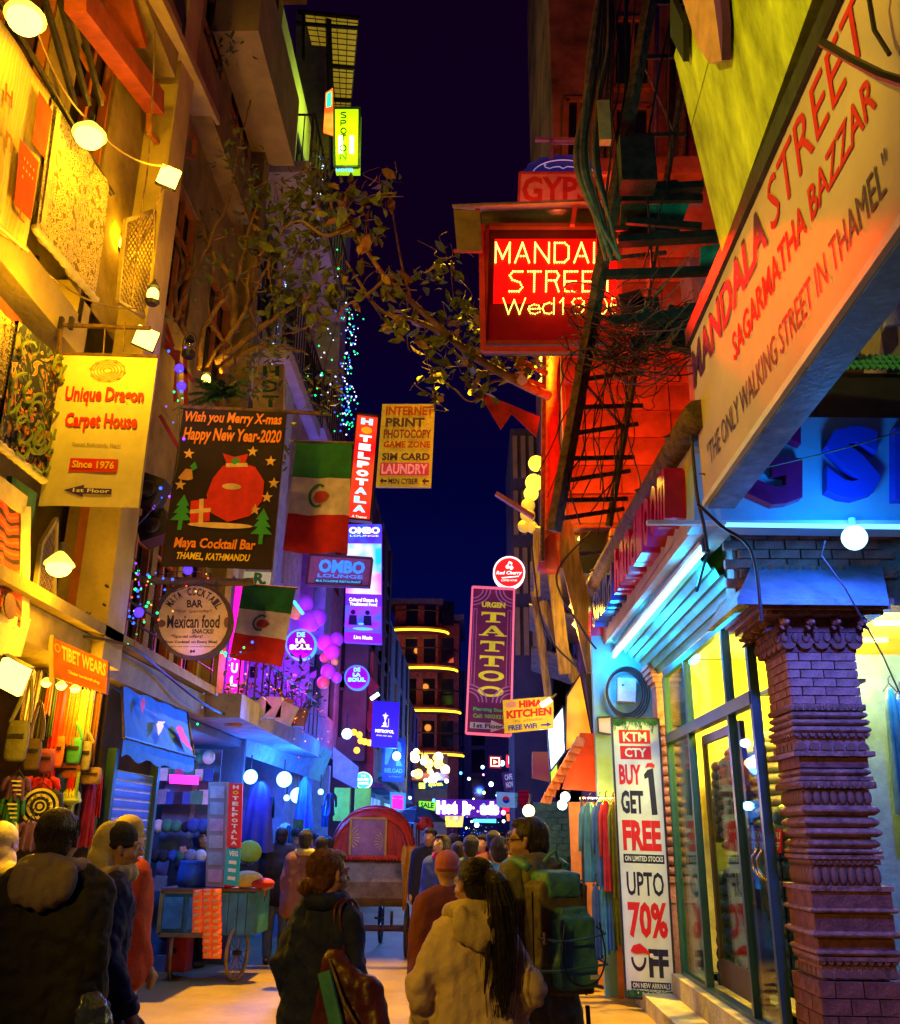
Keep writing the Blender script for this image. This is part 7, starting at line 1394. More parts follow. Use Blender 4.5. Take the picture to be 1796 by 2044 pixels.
block('dark blue building behind the tattoo sign on the right',2.1,8,17.5,24,PY(1060,1400,18).z+3,bluew,side=1,nx_=3,nz_=3,lit=[2])
bR=block('red lit building with neon signs on the right',2.0,8,24.5,33,PY(1040,1478,26).z,redw,side=1,nx_=4,nz_=2,lit=[1])
block('dark blue building far down the right side',2.3,9,33.5,48,9.5,bluew,side=1,nx_=4,nz_=3,lit=[0,5,7])
block('distant dark block closing the street behind the tattoo sign',-.6,9,62,70,PY(990,1345,62).z,bluew,side=1,nx_=3,nz_=5,lit=[])
for i,(px,ty,w_)in enumerate(((1052,855,34),(1085,900,30))):
 Y=19+i*3;x=PY(px,1000,Y).x;z=PY(px,ty,Y).z;t=thing('slim_tower',('pale slatted upper storeys behind the yellow lanterns','purple grey wall edge behind the dark red post')[i],'building',(x,Y,0));MB().bx(x-.35,x+.45,Y,Y+3,0,z).build('wall',darkw,t)
 for k in range(16):MB().bx(x-.3+.09*(k%4)*2,x-.2+.09*(k%4)*2,Y-.06,Y-.002,z-1.2-1.3*(k//4),z-.2-1.3*(k//4)).build('slat',ochre2,t)
ht=thing('corner_hotel','red brick hotel with curved yellow lit balconies closing the street','building',(-3,55,0));YH=55
hx0,hx1=PY(782,1400,YH).x,PY(872,1400,YH).x;hz=lambda y:PY(840,y,YH).z
MB().bx(hx0,hx1,YH+.4,YH+8,0,hz(1205)).bx(hx1,PY(915,1400,YH).x,YH+1.2,YH+8,0,hz(1235)).build('wall',redw,ht)
MB().bx(hx0-.3,hx1+.3,YH,YH+8,hz(1203),hz(1194)).bx(PY(878,1400,YH).x,PY(925,1400,YH).x,YH+.8,YH+8,hz(1228),hz(1220)).build('cornice',bluew,ht)
for k,(y,cx_)in enumerate(((1255,828),(1330,845),(1414,850),(1500,855))):
 z=hz(y);c=PY(cx_,y,YH);r=2.0
 MB().slab([(c.x+r*math.cos(a),YH+.4-1.2*math.sin(a),z)for a in[math.pi*i/14 for i in range(15)]],(0,0,-.25)).build('balcony_slab',redw,ht)
 MB().tube([(c.x+r*math.cos(a),YH+.35-1.2*math.sin(a),z-.2)for a in[math.pi*i/14 for i in range(15 if k else 15)]],.07,6).build('light_strip',em('yellow_strip2',(1,.75,.02),3),ht)
 MB().tube([(c.x+r*math.cos(a),YH+.4-1.2*math.sin(a),z+1)for a in[math.pi*i/14 for i in range(15)]],.05,6).build('railing',metal_d,ht)
 for i in range(3):MB().bx(hx0+.7+i*1.1,hx0+1.4+i*1.1,YH+.35,YH+.39,z+.3,z+1.8).build('window',dglass,ht)
 lamp((c.x,YH-2.0,z-.8),(1,.3,.04),30,ht,.2)
lamp((hx1+1,YH-4,hz(1300)),(1,.12,.05),120,ht,.5)
def fsign(label,px,Y,m,txt=None,tm=None,name='shop_sign',th=.08,bold=.04):
 q=quad(px,Y);t=thing(name,label,'sign',q.p(.5,1));q.board(t,m,th)
 if txt:
  for i,s in enumerate(txt):text(q,s,tm or lw,t,.10,.12+i*.8/len(txt),.90,.12+(i+.78)*.8/len(txt),bold,d=.02)
 return t,q
hb,q=fsign('wide violet shop sign with glowing white words Hot ads far down the street',(868,1594,1000,1596,1000,1632,868,1630),33,em('violet_dark',(.10,.01,.35),.6),None)
for s,a0,a1 in(('Hot',.02,.34),('Br',.42,.56),('ads',.68,.97)):text(q,s,em('hot_pinkwhite',(1,.75,1),4),hb,a0,.1,a1,.85,.10,d=.03)
fsign('red neon sign lettered KATHU',(1010,1506,1056,1508,1055,1532,1010,1531),23,em('neon_red',(.9,.01,.02),.9),['KATHU'],em('neon_yw',(1,.8,.4),3))
t,q=fsign('small red framed neon sign with a play arrow',(976,1508,1000,1509,1000,1533,976,1532),23,mat('dark_red_sign',(.2,.01,.02),es=.4,ec=(1,.01,.02)),None)
q.polys(t,em('neon_yw',(1,.8,.4),3),[[(.12,.12),(.88,.12),(.88,.2),(.12,.2)],[(.12,.8),(.88,.8),(.88,.88),(.12,.88)],[(.12,.2),(.2,.2),(.2,.8),(.12,.8)],[(.8,.2),(.88,.2),(.88,.8),(.8,.8)],[(.38,.32),(.7,.5),(.38,.68)]],.02,'arrow_frame')
fsign('dark square sign with pale words CAFE WITH NOWHERE',(1001,1542,1043,1535,1048,1572,1008,1580),20,mat('dark_plum_sign',(.07,.03,.08),es=.06,ec=(.4,.1,1)),['CAFE WITH','NOWHERE'],mat('pale_words',(.5,.5,.6),es=.35,ec=(.6,.6,1)))
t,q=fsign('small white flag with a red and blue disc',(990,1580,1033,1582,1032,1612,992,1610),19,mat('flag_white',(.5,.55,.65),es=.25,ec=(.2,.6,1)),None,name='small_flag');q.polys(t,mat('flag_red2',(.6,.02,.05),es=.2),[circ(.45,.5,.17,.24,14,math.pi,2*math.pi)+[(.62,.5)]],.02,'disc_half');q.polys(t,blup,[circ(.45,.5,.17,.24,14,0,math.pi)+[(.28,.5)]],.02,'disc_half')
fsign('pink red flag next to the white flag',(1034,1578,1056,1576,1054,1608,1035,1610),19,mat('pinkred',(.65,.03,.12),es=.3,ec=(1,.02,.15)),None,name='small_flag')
fsign('small yellow lit sign above the umbrella',(852,1562,882,1560,896,1573,852,1575),28,mat('black_sign',(.02,.02,.03)),['open now'],em('sign_yw',(1,.9,.02),2))
fsign('tiny yellow square sign left of the yellow lit one',(836,1562,848,1562,848,1573,836,1573),28,em('sign_yw',(1,.9,.02),2))
fsign('lime lit shop sign behind the umbrella',(836,1598,870,1600,868,1617,836,1616),27,em('lime_sign',(.25,.9,.02),1.2),['SALE'],darkp)
fsign('blue lit shop sign with a magenta figure right of the green round sign',(778,1580,810,1582,808,1628,778,1624),24,em('blue_sign_lit',(.05,.35,1),.9),['i'],em('magenta_fig',(1,.02,.4),1.5))
fsign('red lit strip sign right of the violet shop sign',(1002,1608,1040,1608,1040,1621,1002,1620),27,em('red_strip_lit',(1,.02,.04),.8));fsign('small orange sign under the red strip',(1010,1624,1028,1624,1028,1638,1012,1638),27,em('orange_lit',(1,.2,.02),1.2))
fsign('cyan lit awning sign under the violet shop sign',(944,1634,990,1634,990,1642,944,1641),32,em('cyan_strip',(.1,.7,1),1.6));fsign('yellow and green lit poster below the word Hot',(888,1628,925,1628,923,1650,890,1650),32,glow('poster_lit',(1,.8,.05),1.8,(.9,.05,.2),3))
fsign('pale blue board under the terrace railing left of the green sign',(665,1490,715,1530,712,1575,664,1550),18,mat('pale_blue_board',(.35,.42,.55),es=.05,ec=(.1,.3,1)),name='board')
fsign('long pale blue fascia below the kitchen sign',(1048,1460,1092,1462,1092,1482,1048,1480),22,mat('pale_blue_board',(.35,.42,.55)),name='board');fsign('maroon and yellow banner under the kitchen sign',(1062,1500,1096,1500,1096,1560,1062,1552),17,glow('maroon_banner_lit',(.25,.01,.06),.5,(.5,.2,.01),1),name='banner')
cf=thing('lit_cafe_terrace','glittering cafe terrace with warm lamps in front of the hotel','cafe',PY(860,1520,40));MB().bx(PY(822,1540,40).x,PY(895,1540,40).x,40,43,PY(850,1542,40).z-.3,PY(850,1542,40).z).build('floor',redw,cf);MB().bx(PY(826,1500,42).x,PY(892,1500,42).x,43,43.3,0,PY(850,1500,42).z).build('back_wall',mat('salmon_wall',(.5,.28,.2)),cf)
lamp(PY(858,1515,39),(1,.45,.10),80,cf,.3)
rn=random.Random(31)
for k in range(24):
 px,py=rn.uniform(824,894),rn.uniform(1498,1560);r=rn.choice((.07,.10,.16));c=(1,.62,.12)if k%4 else(1,.9,.7)
 o=MB().ball(PY(px,py,39+k*.05),r*1.2,8,6).build('terrace_lamp',em('terrace_glow_%d'%(k%2),(1,.6,.1)if k%2 else(1,.85,.5),5),smooth=True,loc=PY(px,py,39+k*.05));tag(o,'small warm lamp glittering on the cafe terrace before the hotel','lamp','warm lamps of the cafe terrace')
for k in range(46):
 px,py,Y=rn.choice((rn.uniform(690,960),rn.uniform(930,1085))),rn.uniform(1540,1662),rn.uniform(20,44);cc=rn.choice(('wb','wb','wb','bb','bb','pk','yw'));r=rn.choice((.03,.045,.07))
 if abs((px-944)/1959*Y)>2.6 and py>1600:continue
 o=MB().ball(PY(px,py,Y),r*Y/28,7,5).build('street_light_point',em('pt_'+cc,{'wb':(.6,.9,1),'bb':(.05,.35,1),'pk':(1,.2,.7),'yw':(1,.85,.15)}[cc],7),smooth=True,loc=PY(px,py,Y));tag(o,'tiny bright point lamp in the crowded blue end of the street','lamp','distant points of light')
for(x,Y,z,c,P)in((-2.2,16.5,3.3,(.01,.14,1),90),(-1.6,20,3.2,(.02,.16,1),110),(1.2,22,3.4,(.02,.2,1),70),(-1.4,27,3.6,(.03,.30,1),150),(1.0,33,4,(.03,.14,1),260),(-1.5,40,4,(.02,.25,1),260),(.5,50,5,(.02,.08,1),300),(1.6,26,4.2,(1,.02,.08),60)):
 LN9=globals().get('LN9',-1)+1;t=thing('street_lantern',('nearest bluish street lantern, left of the rickshaw hood','bluish lantern above the left shops, behind the nearest lantern','bluish lantern on the right, over the crowd','pale cyan lantern above the umbrella','deep blue lantern over the violet shop sign','bluish lantern before the lit cafe terrace','farthest deep blue lantern in mid street','red lantern beside the neon signs')[LN9],'lamp',(x,Y,z),group='lanterns over the far street');MB().ball((x,Y,z),.09,10,7).build('globe',em('far_lantern_%s'%('r' if c[0]>.5 else 'b'),(1,.2,.2)if c[0]>.5 else(.4,.8,1),6),t,smooth=True);MB().tube([(x,Y,z),(x,Y,z+.35)],.015,5).build('cord',cable_m,t);lamp((x,Y,z-.12),c,P*1.6,t,.2)
for i,(x0,Y,w_,c,l)in enumerate(((-2.55,22,4,(.03,.3,1),'blue'),(-2.6,28,6,(.2,.7,1),'pale cyan'),(-2.8,39,8,(.03,.15,1),'deep blue'),(2.05,25,5,(.05,.2,1),'blue right'),(2.3,34,8,(.3,.7,1),'cyan right'))):
 t=thing('small_shop',('blue lit shop front beneath the METROPOL sign','pale cyan shop front beyond the rickshaw','deep blue shop front far on the left','blue shop front under the neon signs on the right','cyan shop front far on the right')[i],'shop',(x0,Y,0));s_=1 if x0<0 else-1
 MB().bx(x0+.02*s_,x0+.06*s_,Y+.2,Y+w_,.5,2.5).build('lit_window',glow('shopfront_glow_%d'%i,c,1.6,(.01,.05,.35),1.5),t);MB().bx(x0,x0+.5*s_,Y,Y+w_,2.65,2.75).build('awning',bluew,t)
 for k in range(5):y=Y+.4+k*(w_-.6)/4;MB().bx(x0+.06*s_,x0+.14*s_,y,y+.35,1.0+.1*(k%2),2.1).build('displayed_garment',hcols[k],t)
lights('string_lights','shower of blue and white fairy lights over the far doorway',[PY(935,1645,30),PY(945,1665,30),PY(960,1680,30),PY(950,1650,30)],80,'bw',.02,.3)
# ================================================================ rickshaw
RX,RY=-1.48,14.5
rk=thing('cycle_rickshaw','red hooded cycle rickshaw seen from behind in the middle of the street','rickshaw',(RX,RY,0))
redv=mat('red_vinyl',(.52,.03,.015),.4,bump=.4,bs=8,var=.25);olive=mat('worn_olive_panel',(.30,.24,.12),.6,var=.35,vs_=5,bump=.3)
hw,zb1,zb2=.47,.62,1.32
bd=MB();prof=[(-.02,1.34),(-.14,1.25),(-.20,1.0),(-.12,.78),(.10,.66),(.6,.62)]
vs=[(x,y,z)for x in(-hw,hw)for y,z in prof];n=len(prof);fs=[(i,i+1,n+i+1,n+i)for i in range(n-1)]+[tuple(range(n))+(0,)][:0]
vs+=[(-hw,.75,.62),(-hw,.75,1.34),(hw,.75,.62),(hw,.75,1.34)];fs+=[tuple(list(range(n))+[2*n,2*n+1]),tuple([n+i for i in range(n)][::-1]+[2*n+3,2*n+2])]
bd.add(vs,fs).build('seat_tub',olive,rk,local=True)
MB().box((0,.35,.95),(.9,.6,.12)).box((0,.1,1.2),(.9,.12,.5)).build('seat',redv,rk,local=True)
def arch(y,w_,zt_,n_=14):return[V((-w_*math.cos(math.pi*i/n_)if True else 0,y,1.32+(zt_-1.32)*(math.sin(math.pi*i/n_))**.72))for i in range(n_+1)]
arcs=[arch(-.16,.55,1.90),arch(-.05,.59,2.00),arch(.30,.60,2.05),arch(.70,.60,2.02),arch(1.0,.58,1.92)]
hv_=[];hf=[]
for a in arcs:hv_+=a
N=15
for j in range(4):
 for i in range(14):hf.append((j*N+i,(j+1)*N+i,(j+1)*N+i+1,j*N+i+1))
MB().add(hv_,hf).build('hood',mat('maroon_hood',(.58,.045,.03),.5,bump=.5,bs=10),rk,smooth=True,local=True)
MB().poly(arch(-.15,.54,1.88)).build('back_curtain',mat('maroon_curtain',(.55,.06,.04),.5,bump=.5,bs=12),rk,local=True)
wq=MB().slab([(-.30,-.185,1.34),(.20,-.185,1.34),(.20,-.185,1.86),(-.30,-.185,1.86)],(0,-.01,0));wq.build('rear_window',mat('mauve_plastic',(.30,.14,.22),.25,bump=.3,bs=10),rk,local=True)
fr=MB()
for a,c in(((-.31,1.34),(.21,1.34)),((.21,1.34),(.21,1.87)),((.21,1.87),(-.31,1.87)),((-.31,1.87),(-.31,1.34))):fr.bar((a[0],-.20,a[1]),(c[0],-.20,c[1]),.03,.02,up=(0,1,0))
fr.build('window_trim',mat('gold_trim',(.55,.32,.05),.4),rk,local=True)
rf=MB();
for a in arcs[:3]:rf.tube(a,.022,6)
for a in(-.45,.36,.48):rf.tube([(a,-.19,1.34),(a*.95,-.18,1.34+.5*math.sqrt(max(.05,1-(a/.62)**2)))],.012,5)
rf.tube([(-.62,-.18,1.33),(.62,-.18,1.33)],.035,6).build('hood_frame',redv,rk,smooth=True,local=True)
fg=MB()
for k in range(26):x=-.6+k*.048;fg.poly([(x,-.215,1.36),(x+.045,-.215,1.36),(x+.022,-.22,1.27)])
fg.build('fringe',redv,rk,local=True,kind='stuff')
st_=MB();
for k in range(7):a=R(-60+k*20);st_.poly([(-.33,-.22,1.6),(-.33+.16*math.cos(a+.03),-.22,1.6+.16*math.sin(a+.03)),(-.33+.16*math.cos(a-.03),-.22,1.6+.16*math.sin(a-.03))]);st_.poly([(.19,-.22,1.55),(.19+.14*math.cos(a+3.1),-.22,1.55+.14*math.sin(a+3.1)),(.19+.14*math.cos(a+3.16),-.22,1.55+.14*math.sin(a+3.16))])
st_.build('star_ornament',yelp,rk,local=True)
def wheel(root,c,r,m_t,rz=0,sp=18,name='wheel'):
 w_=MB().tube([(0,r*math.cos(a),r*math.sin(a))for a in[2*math.pi*i/28 for i in range(29)]],.022,8,False).build(name,m_t,root,smooth=True,local=True);w_.location=c;w_.rotation_euler=(0,0,rz);WM[w_.name]=WM[root.name]@Matrix.Translation(V(c))@Matrix.Rotation(rz,4,'Z')
 g=MB();
 for i in range(sp):a=2*math.pi*i/sp;g.tube([(0,.03*math.cos(a),.03*math.sin(a)),(0,(r-.02)*math.cos(a),(r-.02)*math.sin(a))],.004,4,False)
 g.build('spokes',mat('steel',(.6,.6,.6)),w_,local=True);MB().tube([(-.05,0,0),(.05,0,0)],.03,8).build('hub',metal_d,w_,local=True);return w_
rub=mat('tyre_rubber',(.05,.035,.03),.8,bump=.4,bs=60)
wheel(rk,(.53,.0,.36),.34,rub);wheel(rk,(-.53,.0,.36),.34,rub);wheel(rk,(.0,1.75,.36),.34,rub)
MB().tube([(-.53,.0,.36),(.53,.0,.36)],.025,8).bar((-.5,-.1,.40),(.5,-.1,.40),.05).bar((.5,-.1,.40),(.5,.9,.42),.04).bar((-.5,-.1,.4),(-.5,.9,.42),.04).tube([(.3,.1,.36),(.32,-.1,.6)],.02,6).tube([(-.3,.1,.36),(-.32,-.1,.6)],.02,6).tube([(0,.8,.45),(0,1.75,.36),(0,1.65,1.0)],.02,6).tube([(-.25,1.6,1.02),(.25,1.6,1.02)],.015,6).build('chassis',rust,rk,local=True)
MB().bar((.56,-.02,.75),(.56,-.02,1.7),.04).bar((.63,.9,.75),(.63,.9,1.75),.03).build('side_post',rust,rk,local=True)
for k in range(2):MB().lathe([(.02,0),(.10,.02),(.12,.10),(.06,.16),(.1,.2)],(.74+.03*k,.2+.3*k,1.70),10).build('red_tassel',redv,rk,local=True,smooth=True)
def drape(name,label,cat,px,py,w_,h_,Y,m,group=None):
 u=mpp(px,py,Y);p=PY(px,py,Y);t=thing(name,label,cat,p,group=group);vs=[];nx,nz=8,12
 for j in range(nz+1):
  for i in range(nx+1):q=j/nz;s=i/nx-.5;vs.append((s*w_*u*(.7+.4*math.sin(q*4+1))-q*w_*u*.3,.04*math.sin(i*1.9+q*3),-q*h_*u+.02*math.sin(i*2)))
 fs=[(j*9+i,j*9+i+1,(j+1)*9+i+1,(j+1)*9+i)for j in range(nz)for i in range(nx)]
 MB().add(vs,fs).build('cloth',m,t,smooth=True,local=True);return t
drape('yellow_shawl','yellow ochre shawl draped down the right side of the rickshaw','cloth',817,1688,26,118,14.2,mat('ochre_shawl',(.58,.30,.03),.9,bump=.5));drape('red_cloth','red cloth hanging beside the blue coat woman','cloth',838,1690,24,76,14,mat('red_shawl',(.60,.03,.05),.9,bump=.4));drape('yellow_shawl','small yellow cloth at the left side of the rickshaw hood','cloth',674,1700,12,36,14.4,mat('ochre_shawl',(.58,.3,.03)))
um=thing('umbrella','open dark teal umbrella beyond the rickshaw','umbrella',PY(832,1640,17));c=PY(832,1608,17);um_m=mat('dark_teal_nylon',(.03,.07,.09),.5)
vs=[c];
for k in range(8):a=k*math.pi/4;vs.append(c+V((.52*math.cos(a),.52*math.sin(a),-.26)))
for k in range(8):a=k*math.pi/4;vs.append(c+V((.28*math.cos(a),.28*math.sin(a),-.075)))
MB().add(vs,[(0,9+k,9+(k+1)%8)for k in range(8)]+[(9+k,1+k,1+(k+1)%8,9+(k+1)%8)for k in range(8)]).build('canopy',um_m,um);MB().tube([c+V((0,0,.06)),c+V((0,0,-.75))],.01,5).build('shaft',metal_d,um)
for k in range(8):a=k*math.pi/4;MB().tube([c+V((0,0,-.02)),vs[1+k]],.006,4).build('rib',metal_d,um)
# ================================================================ snack cart
ct=thing('street_cart','blue panelled wooden hand cart on spoked wheels at the left of the street','cart',(-2.75,12.2,0));cp_=mat('cart_blue',(.05,.26,.42),.6,var=.2,vs_=5,bump=.2)
cz0,cz1=PY(420,1850,12).z,PY(420,1765,12).z;
xa,xb_=PY(325,1800,12).x,PY(516,1800,12).x;cw=xb_-xa;cxm=(xa+xb_)/2
ct.location=(cxm,12.2,0);WM[ct.name]=Matrix.Translation(V((cxm,12.2,0)));z0,z1=.50,.98
MB().box((0,.15,(z0+z1)/2),(cw-.04,.78,z1-z0)).build('body',cp_,ct,local=True);tr_=mat('cart_olive_frame',(.28,.24,.08),.6);fr=MB()
for a,c in(((-cw/2,z0),(0,z0)),((-cw/2,z1),(0,z1)),((-cw/2,z0),(-cw/2,z1)),((-.02,z0),(-.02,z1))):fr.bar((a[0],-.25,a[1]),(c[0],-.25,c[1]),.05,.03,up=(0,1,0))
fr.build('frame',tr_,ct,local=True)
for k in range(2):MB().box((-cw*.37+k*cw*.26,-.262,(z0+z1)/2),(cw*.2,.015,(z1-z0)*.72)).build('side_panel',mat('cart_blue2',(.07,.32,.5),.5),ct,local=True)
for k in range(4):MB().box((.18+k*.11,-.252,(z0+z1)/2),(.10,.02,z1-z0-.02)).build('plank',cp_,ct,local=True)
MB().box((0,.15,z1+.02),(cw+.03,.84,.035)).build('table_top',mat('cart_top',(.20,.10,.07)),ct,local=True)
wheel(ct,(cw*.30,-.12,.30),.29,mat('dusty_tyre',(.26,.18,.10),.9),R(-12));wheel(ct,(-cw*.40,.0,.30),.29,mat('dusty_tyre',(.26,.18,.1)),R(12));MB().box((-cw*.36,.15,.28),(.24,.3,.42)).build('red_drum',mat('red_drum_paint',(.45,.03,.02),.5),ct,local=True)
pkm=mat('orange_red_foil',(.80,.10,.015),.35,metal=.2,var=.2,vs_=20,bump=.4,bs=30,es=.25,ec=(1,.10,.01));pkw=mat('pale_label',(.75,.5,.2),.5);tpk=thing('snack_packets','three hanging strips of orange red snack packets on the front of the cart','snack packets',PY(414,1772,11.75));pm=None
for k,(px,n_)in enumerate(((394,6),(414,10),(432,10))):
 for j in range(n_):
  if pm is None:
   vs=[];
   for jj in range(5):
    for ii in range(5):vs.append(((ii/4-.5)*.115,-.028*math.sin(math.pi*ii/4)*math.sin(math.pi*jj/4),(jj/4-.5)*.098))
   o=MB().add(vs,[(a*5+b_,a*5+b_+1,a*5+b_+6,a*5+b_+5)for a in range(4)for b_ in range(4)]).build('packet',pkm,tpk,smooth=False,local=True);pm=o.data;pl=MB().bx(-.035,.035,-.0295,-.028,-.02,.01).build('packet_label',pkw,tpk,local=True);pl_me=pl.data;bpy.data.objects.remove(pl)
  else:o=inst('packet',pm,tpk)
  p=PY(px+(6 if j>5 else 0)*0,1782+j*13.5-(0 if k else-2),11.72);o.location=p-V(tpk.location)+V((0,rn.uniform(-.01,.01),0));o.rotation_euler=(rn.uniform(-.1,.1),rn.uniform(-.06,.06),rn.uniform(-.2,.2));l_=inst('packet_label',pl_me,tpk,o.location,o.rotation_euler)
sk=thing('blue_sack','blue sack standing on the left end of the cart','sack',PY(460,1760,12));c=PY(460-0,1760,12);c=V((cxm-.28,12.15,1.02));sk.location=c;WM[sk.name]=Matrix.Translation(c);MB().lathe([(.17,0),(.20,.08),(.19,.2),(.17,.27),(.18,.30)],(0,0,0),14).build('fabric',mat('blue_sack_fabric',(.03,.10,.4),.85,bump=.9,bs=12),sk,local=True,smooth=True)
gd_=[('yellow_bundle','pale yellow paper bundle on the right end of the cart','bundle',.42,(.20,.14,.10),mat('pale_yellow_paper',(.62,.55,.2),.8,bump=.8,bs=12)),('pink_bag','pink bag beside the yellow bundle on the cart','bag',.20,(.12,.1,.05),mat('pink_plastic',(.6,.05,.2),.5,bump=.5)),('green_packet','small green packet in front of the yellow bundle','packet',.36,(.06,.05,.04),mat('green_plastic',(.02,.35,.12),.5)),('red_cloth','red cloth hanging over the right end of the cart','cloth',.60,(.16,.15,.06),mat('red_cover',(.5,.04,.04),.8,bump=.6))]
for nm,lb_,cat_,x_,s_,m_ in gd_:c=V((cxm+x_,12.0,1.02+s_[2]));o=MB().ball((0,0,0),s_,12,8).build(nm,m_,smooth=True,loc=(0,0,0));o.location=c;tag(o,lb_,cat_)
drape('orange_cloth','orange cloth strip hanging beyond the right end of the cart','cloth',523,1776,20,50,12.4,mat('orange_cloth2',(.6,.18,.02),.9))
# ================================================================ PEOPLE
skin=mat('skin',(.42,.23,.14),.55,var=.06,bump=.05,bs=80);skin2=mat('skin_dark',(.30,.15,.09),.55,var=.06,bump=.05,bs=80)
hair_b=mat('black_hair',(.018,.012,.012),.42,var=.3,bump=.8,bs=26,stretch=(5,5,.6));hair_r=mat('auburn_hair',(.15,.055,.022),.42,var=.35,vs_=12,bump=.8,bs=26,stretch=(5,5,.6))
shoe_m=mat('shoe_leather',(.04,.03,.03),.5);eye_w=mat('eye_white',(.6,.58,.55),.3,var=0,bump=0)
tex=bpy.data.textures.new('cloth_folds','CLOUDS');tex.noise_scale=.13;tex.noise_depth=2
tex2=bpy.data.textures.new('hair_locks','CLOUDS');tex2.noise_scale=.035
tex3=bpy.data.textures.new('cloth_creases','CLOUDS');tex3.noise_scale=.05;tex3.noise_depth=1
def soft(o,vox,sm=4,disp=0,t=None):
 m=o.modifiers.new('skin_surface','REMESH');m.mode='VOXEL';m.voxel_size=vox;m.use_smooth_shade=True
 if sm:s=o.modifiers.new('relax','SMOOTH');s.iterations=sm;s.factor=.5
 if disp:d=o.modifiers.new('folds','DISPLACE');d.texture=t or tex;d.strength=disp;d.mid_level=.5;d.texture_coords='LOCAL'
 return o
def person(label,x,y,rz,h=1.70,q=1,top=None,topm=None,legm=None,sk=None,hair='short',hm=None,look=0,tilt=0,arms=None,stride=0,long=0,hood=None,hoodm=None,wide=1.,lean=0,fig_h=1.72,group=None,glasses=False,hem=None,veilm=None):
 """x, y on the ground; faces local +Y; q: 0 far, 1 middle, 2 near"""
 t=thing('person',label,'person',(x,y,0),rz,group);S=h/fig_h;sk=sk or skin
 E=lambda*p:(p[0]*S,p[1]*S,p[2]*S);vb=(.018,.012,.0068)[q]*S;vj=(.028,.018,.011)[q]
 LN=lambda p:(p[0],p[1]+lean*max(0,p[2]-.9),p[2])
 ax=arms or[((-.215,-.03,1.15),(-.22,.08,.90)),((.215,-.03,1.15),(.22,.08,.90))]
 g=MB();c=lambda a,b_,ra,rb,n=10:g.cap(E(*LN(a)),E(*LN(b_)),ra*S,rb*S,n)
 hx,hy=0,.02
 hr=Matrix.Rotation(look,3,'Z')@Matrix.Rotation(tilt,3,'X');HC=V(LN((0,.02,1.595)))
 H=lambda x_,y_,z_:tuple(HC+hr@V((x_,y_,z_)))
 for(p,r)in(((0,-.012,.03),(.076,.092,.090)),((0,.012,-.02),(.066,.082,.088)),((0,.035,-.065),(.046,.048,.045))):g.ball([v*S for v in H(*p)],[v*S for v in r],16,12,hr)
 cc=lambda a,b_,ra,rb,n=8:g.cap([v*S for v in H(*a)],[v*S for v in H(*b_)],ra*S,rb*S,n)
 cc((0,.085,.012),(0,.108,-.022),.010,.015);cc((-.022,.088,-.055),(.022,.088,-.055),.009,.009);cc((-.045,.072,.022),(.045,.072,.022),.012,.012);cc((0,.07,-.09),(0,.07,-.085),.018,.018)
 for s in(-1,1):cc((s*.078,-.005,.012),(s*.080,.0,-.022),.014,.010);cc((s*.04,.06,-.03),(s*.05,.03,-.03),.02,.02)
 c((0,0,1.44),(0,.005,1.53),.055,.050)
 c((-.05,0,1.36),(-.05,0,1.0),.075,.075);c((.05,0,1.36),(.05,0,1.0),.075,.075);c((-.12,0,1.40),(.12,0,1.40),.04,.04)
 for i,s in enumerate((-1,1)):
  el,wr=V(ax[i][0]),V(ax[i][1]);c((s*.145,0,1.39),tuple(el),.036,.030);c(tuple(el),tuple(wr),.030,.024)
  kn=(s*.095,.03+s*stride*.22,.50);an=(s*.095,-.03+s*stride*.45,.09+abs(stride)*(.05 if s*stride<0 else 0));to=(s*.10,.11+s*stride*.45,.035)
  c((s*.075,0,.93),kn,.07,.055);c(kn,an,.052,.036);c((an[0],an[1]-.02,.045),to,.036,.026)
  d=(wr-el).normalized();side=V((s,0,0));side=(side-d*side.dot(d)).normalized();nrm=d.cross(side)
  pm_=wr+d*.075;c(tuple(wr),tuple(pm_),.026,.030)
  g.cap(E(*LN(tuple(wr+d*.04-nrm*.022))),E(*LN(tuple(pm_+d*.01+nrm*.022))),.016*S,.016*S,8)
  for f in range(4):
   b0=pm_+nrm*(.026-.0175*f)*-1;L1=(.036,.042,.040,.030)[f];b1=b0+d*L1-side*.006;b2=b1+d*L1*.7-side*.016;b3=b2+d*L1*.45-side*.020
   if q>0:
    for a_,b_,r_ in((b0,b1,.0092),(b1,b2,.0086),(b2,b3,.0078)):c(tuple(a_),tuple(b_),r_,r_*.93,7)
   else:c(tuple(b0),tuple(b2),.011,.009,6)
  th0=wr+d*.025+V((0,.018,0));th1=th0+d*.035+V((0,.028,0));th2=th1+d*.030+V((0,.006,0));c(tuple(th0),tuple(th1),.013,.011,7);c(tuple(th1),tuple(th2),.0105,.009,7)
 o=soft(g.build('body',sk,t,local=True),vb,2)
 if q>0:
  for s in(-1,1):MB().ball([v*S for v in H(s*.031,.080,.008)],.0115*S,8,6).build('eye',eye_w,t,smooth=True,local=True);MB().ball([v*S for v in H(s*.031,.0895,.008)],.005*S,6,5).build('pupil',black,t,smooth=True,local=True)
  MB().cap([v*S for v in H(-.05,.086,.030)],[v*S for v in H(-.015,.094,.032)],.004*S,.003*S,6).cap([v*S for v in H(.05,.086,.030)],[v*S for v in H(.015,.094,.032)],.004*S,.003*S,6).build('eyebrows',hair_b,t,local=True)
  MB().cap([v*S for v in H(-.02,.0975,-.055)],[v*S for v in H(.02,.0975,-.055)],.0045*S,.0045*S,6).build('lips',mat('lips',(.35,.08,.07),.5,var=0,bump=0),t,local=True)
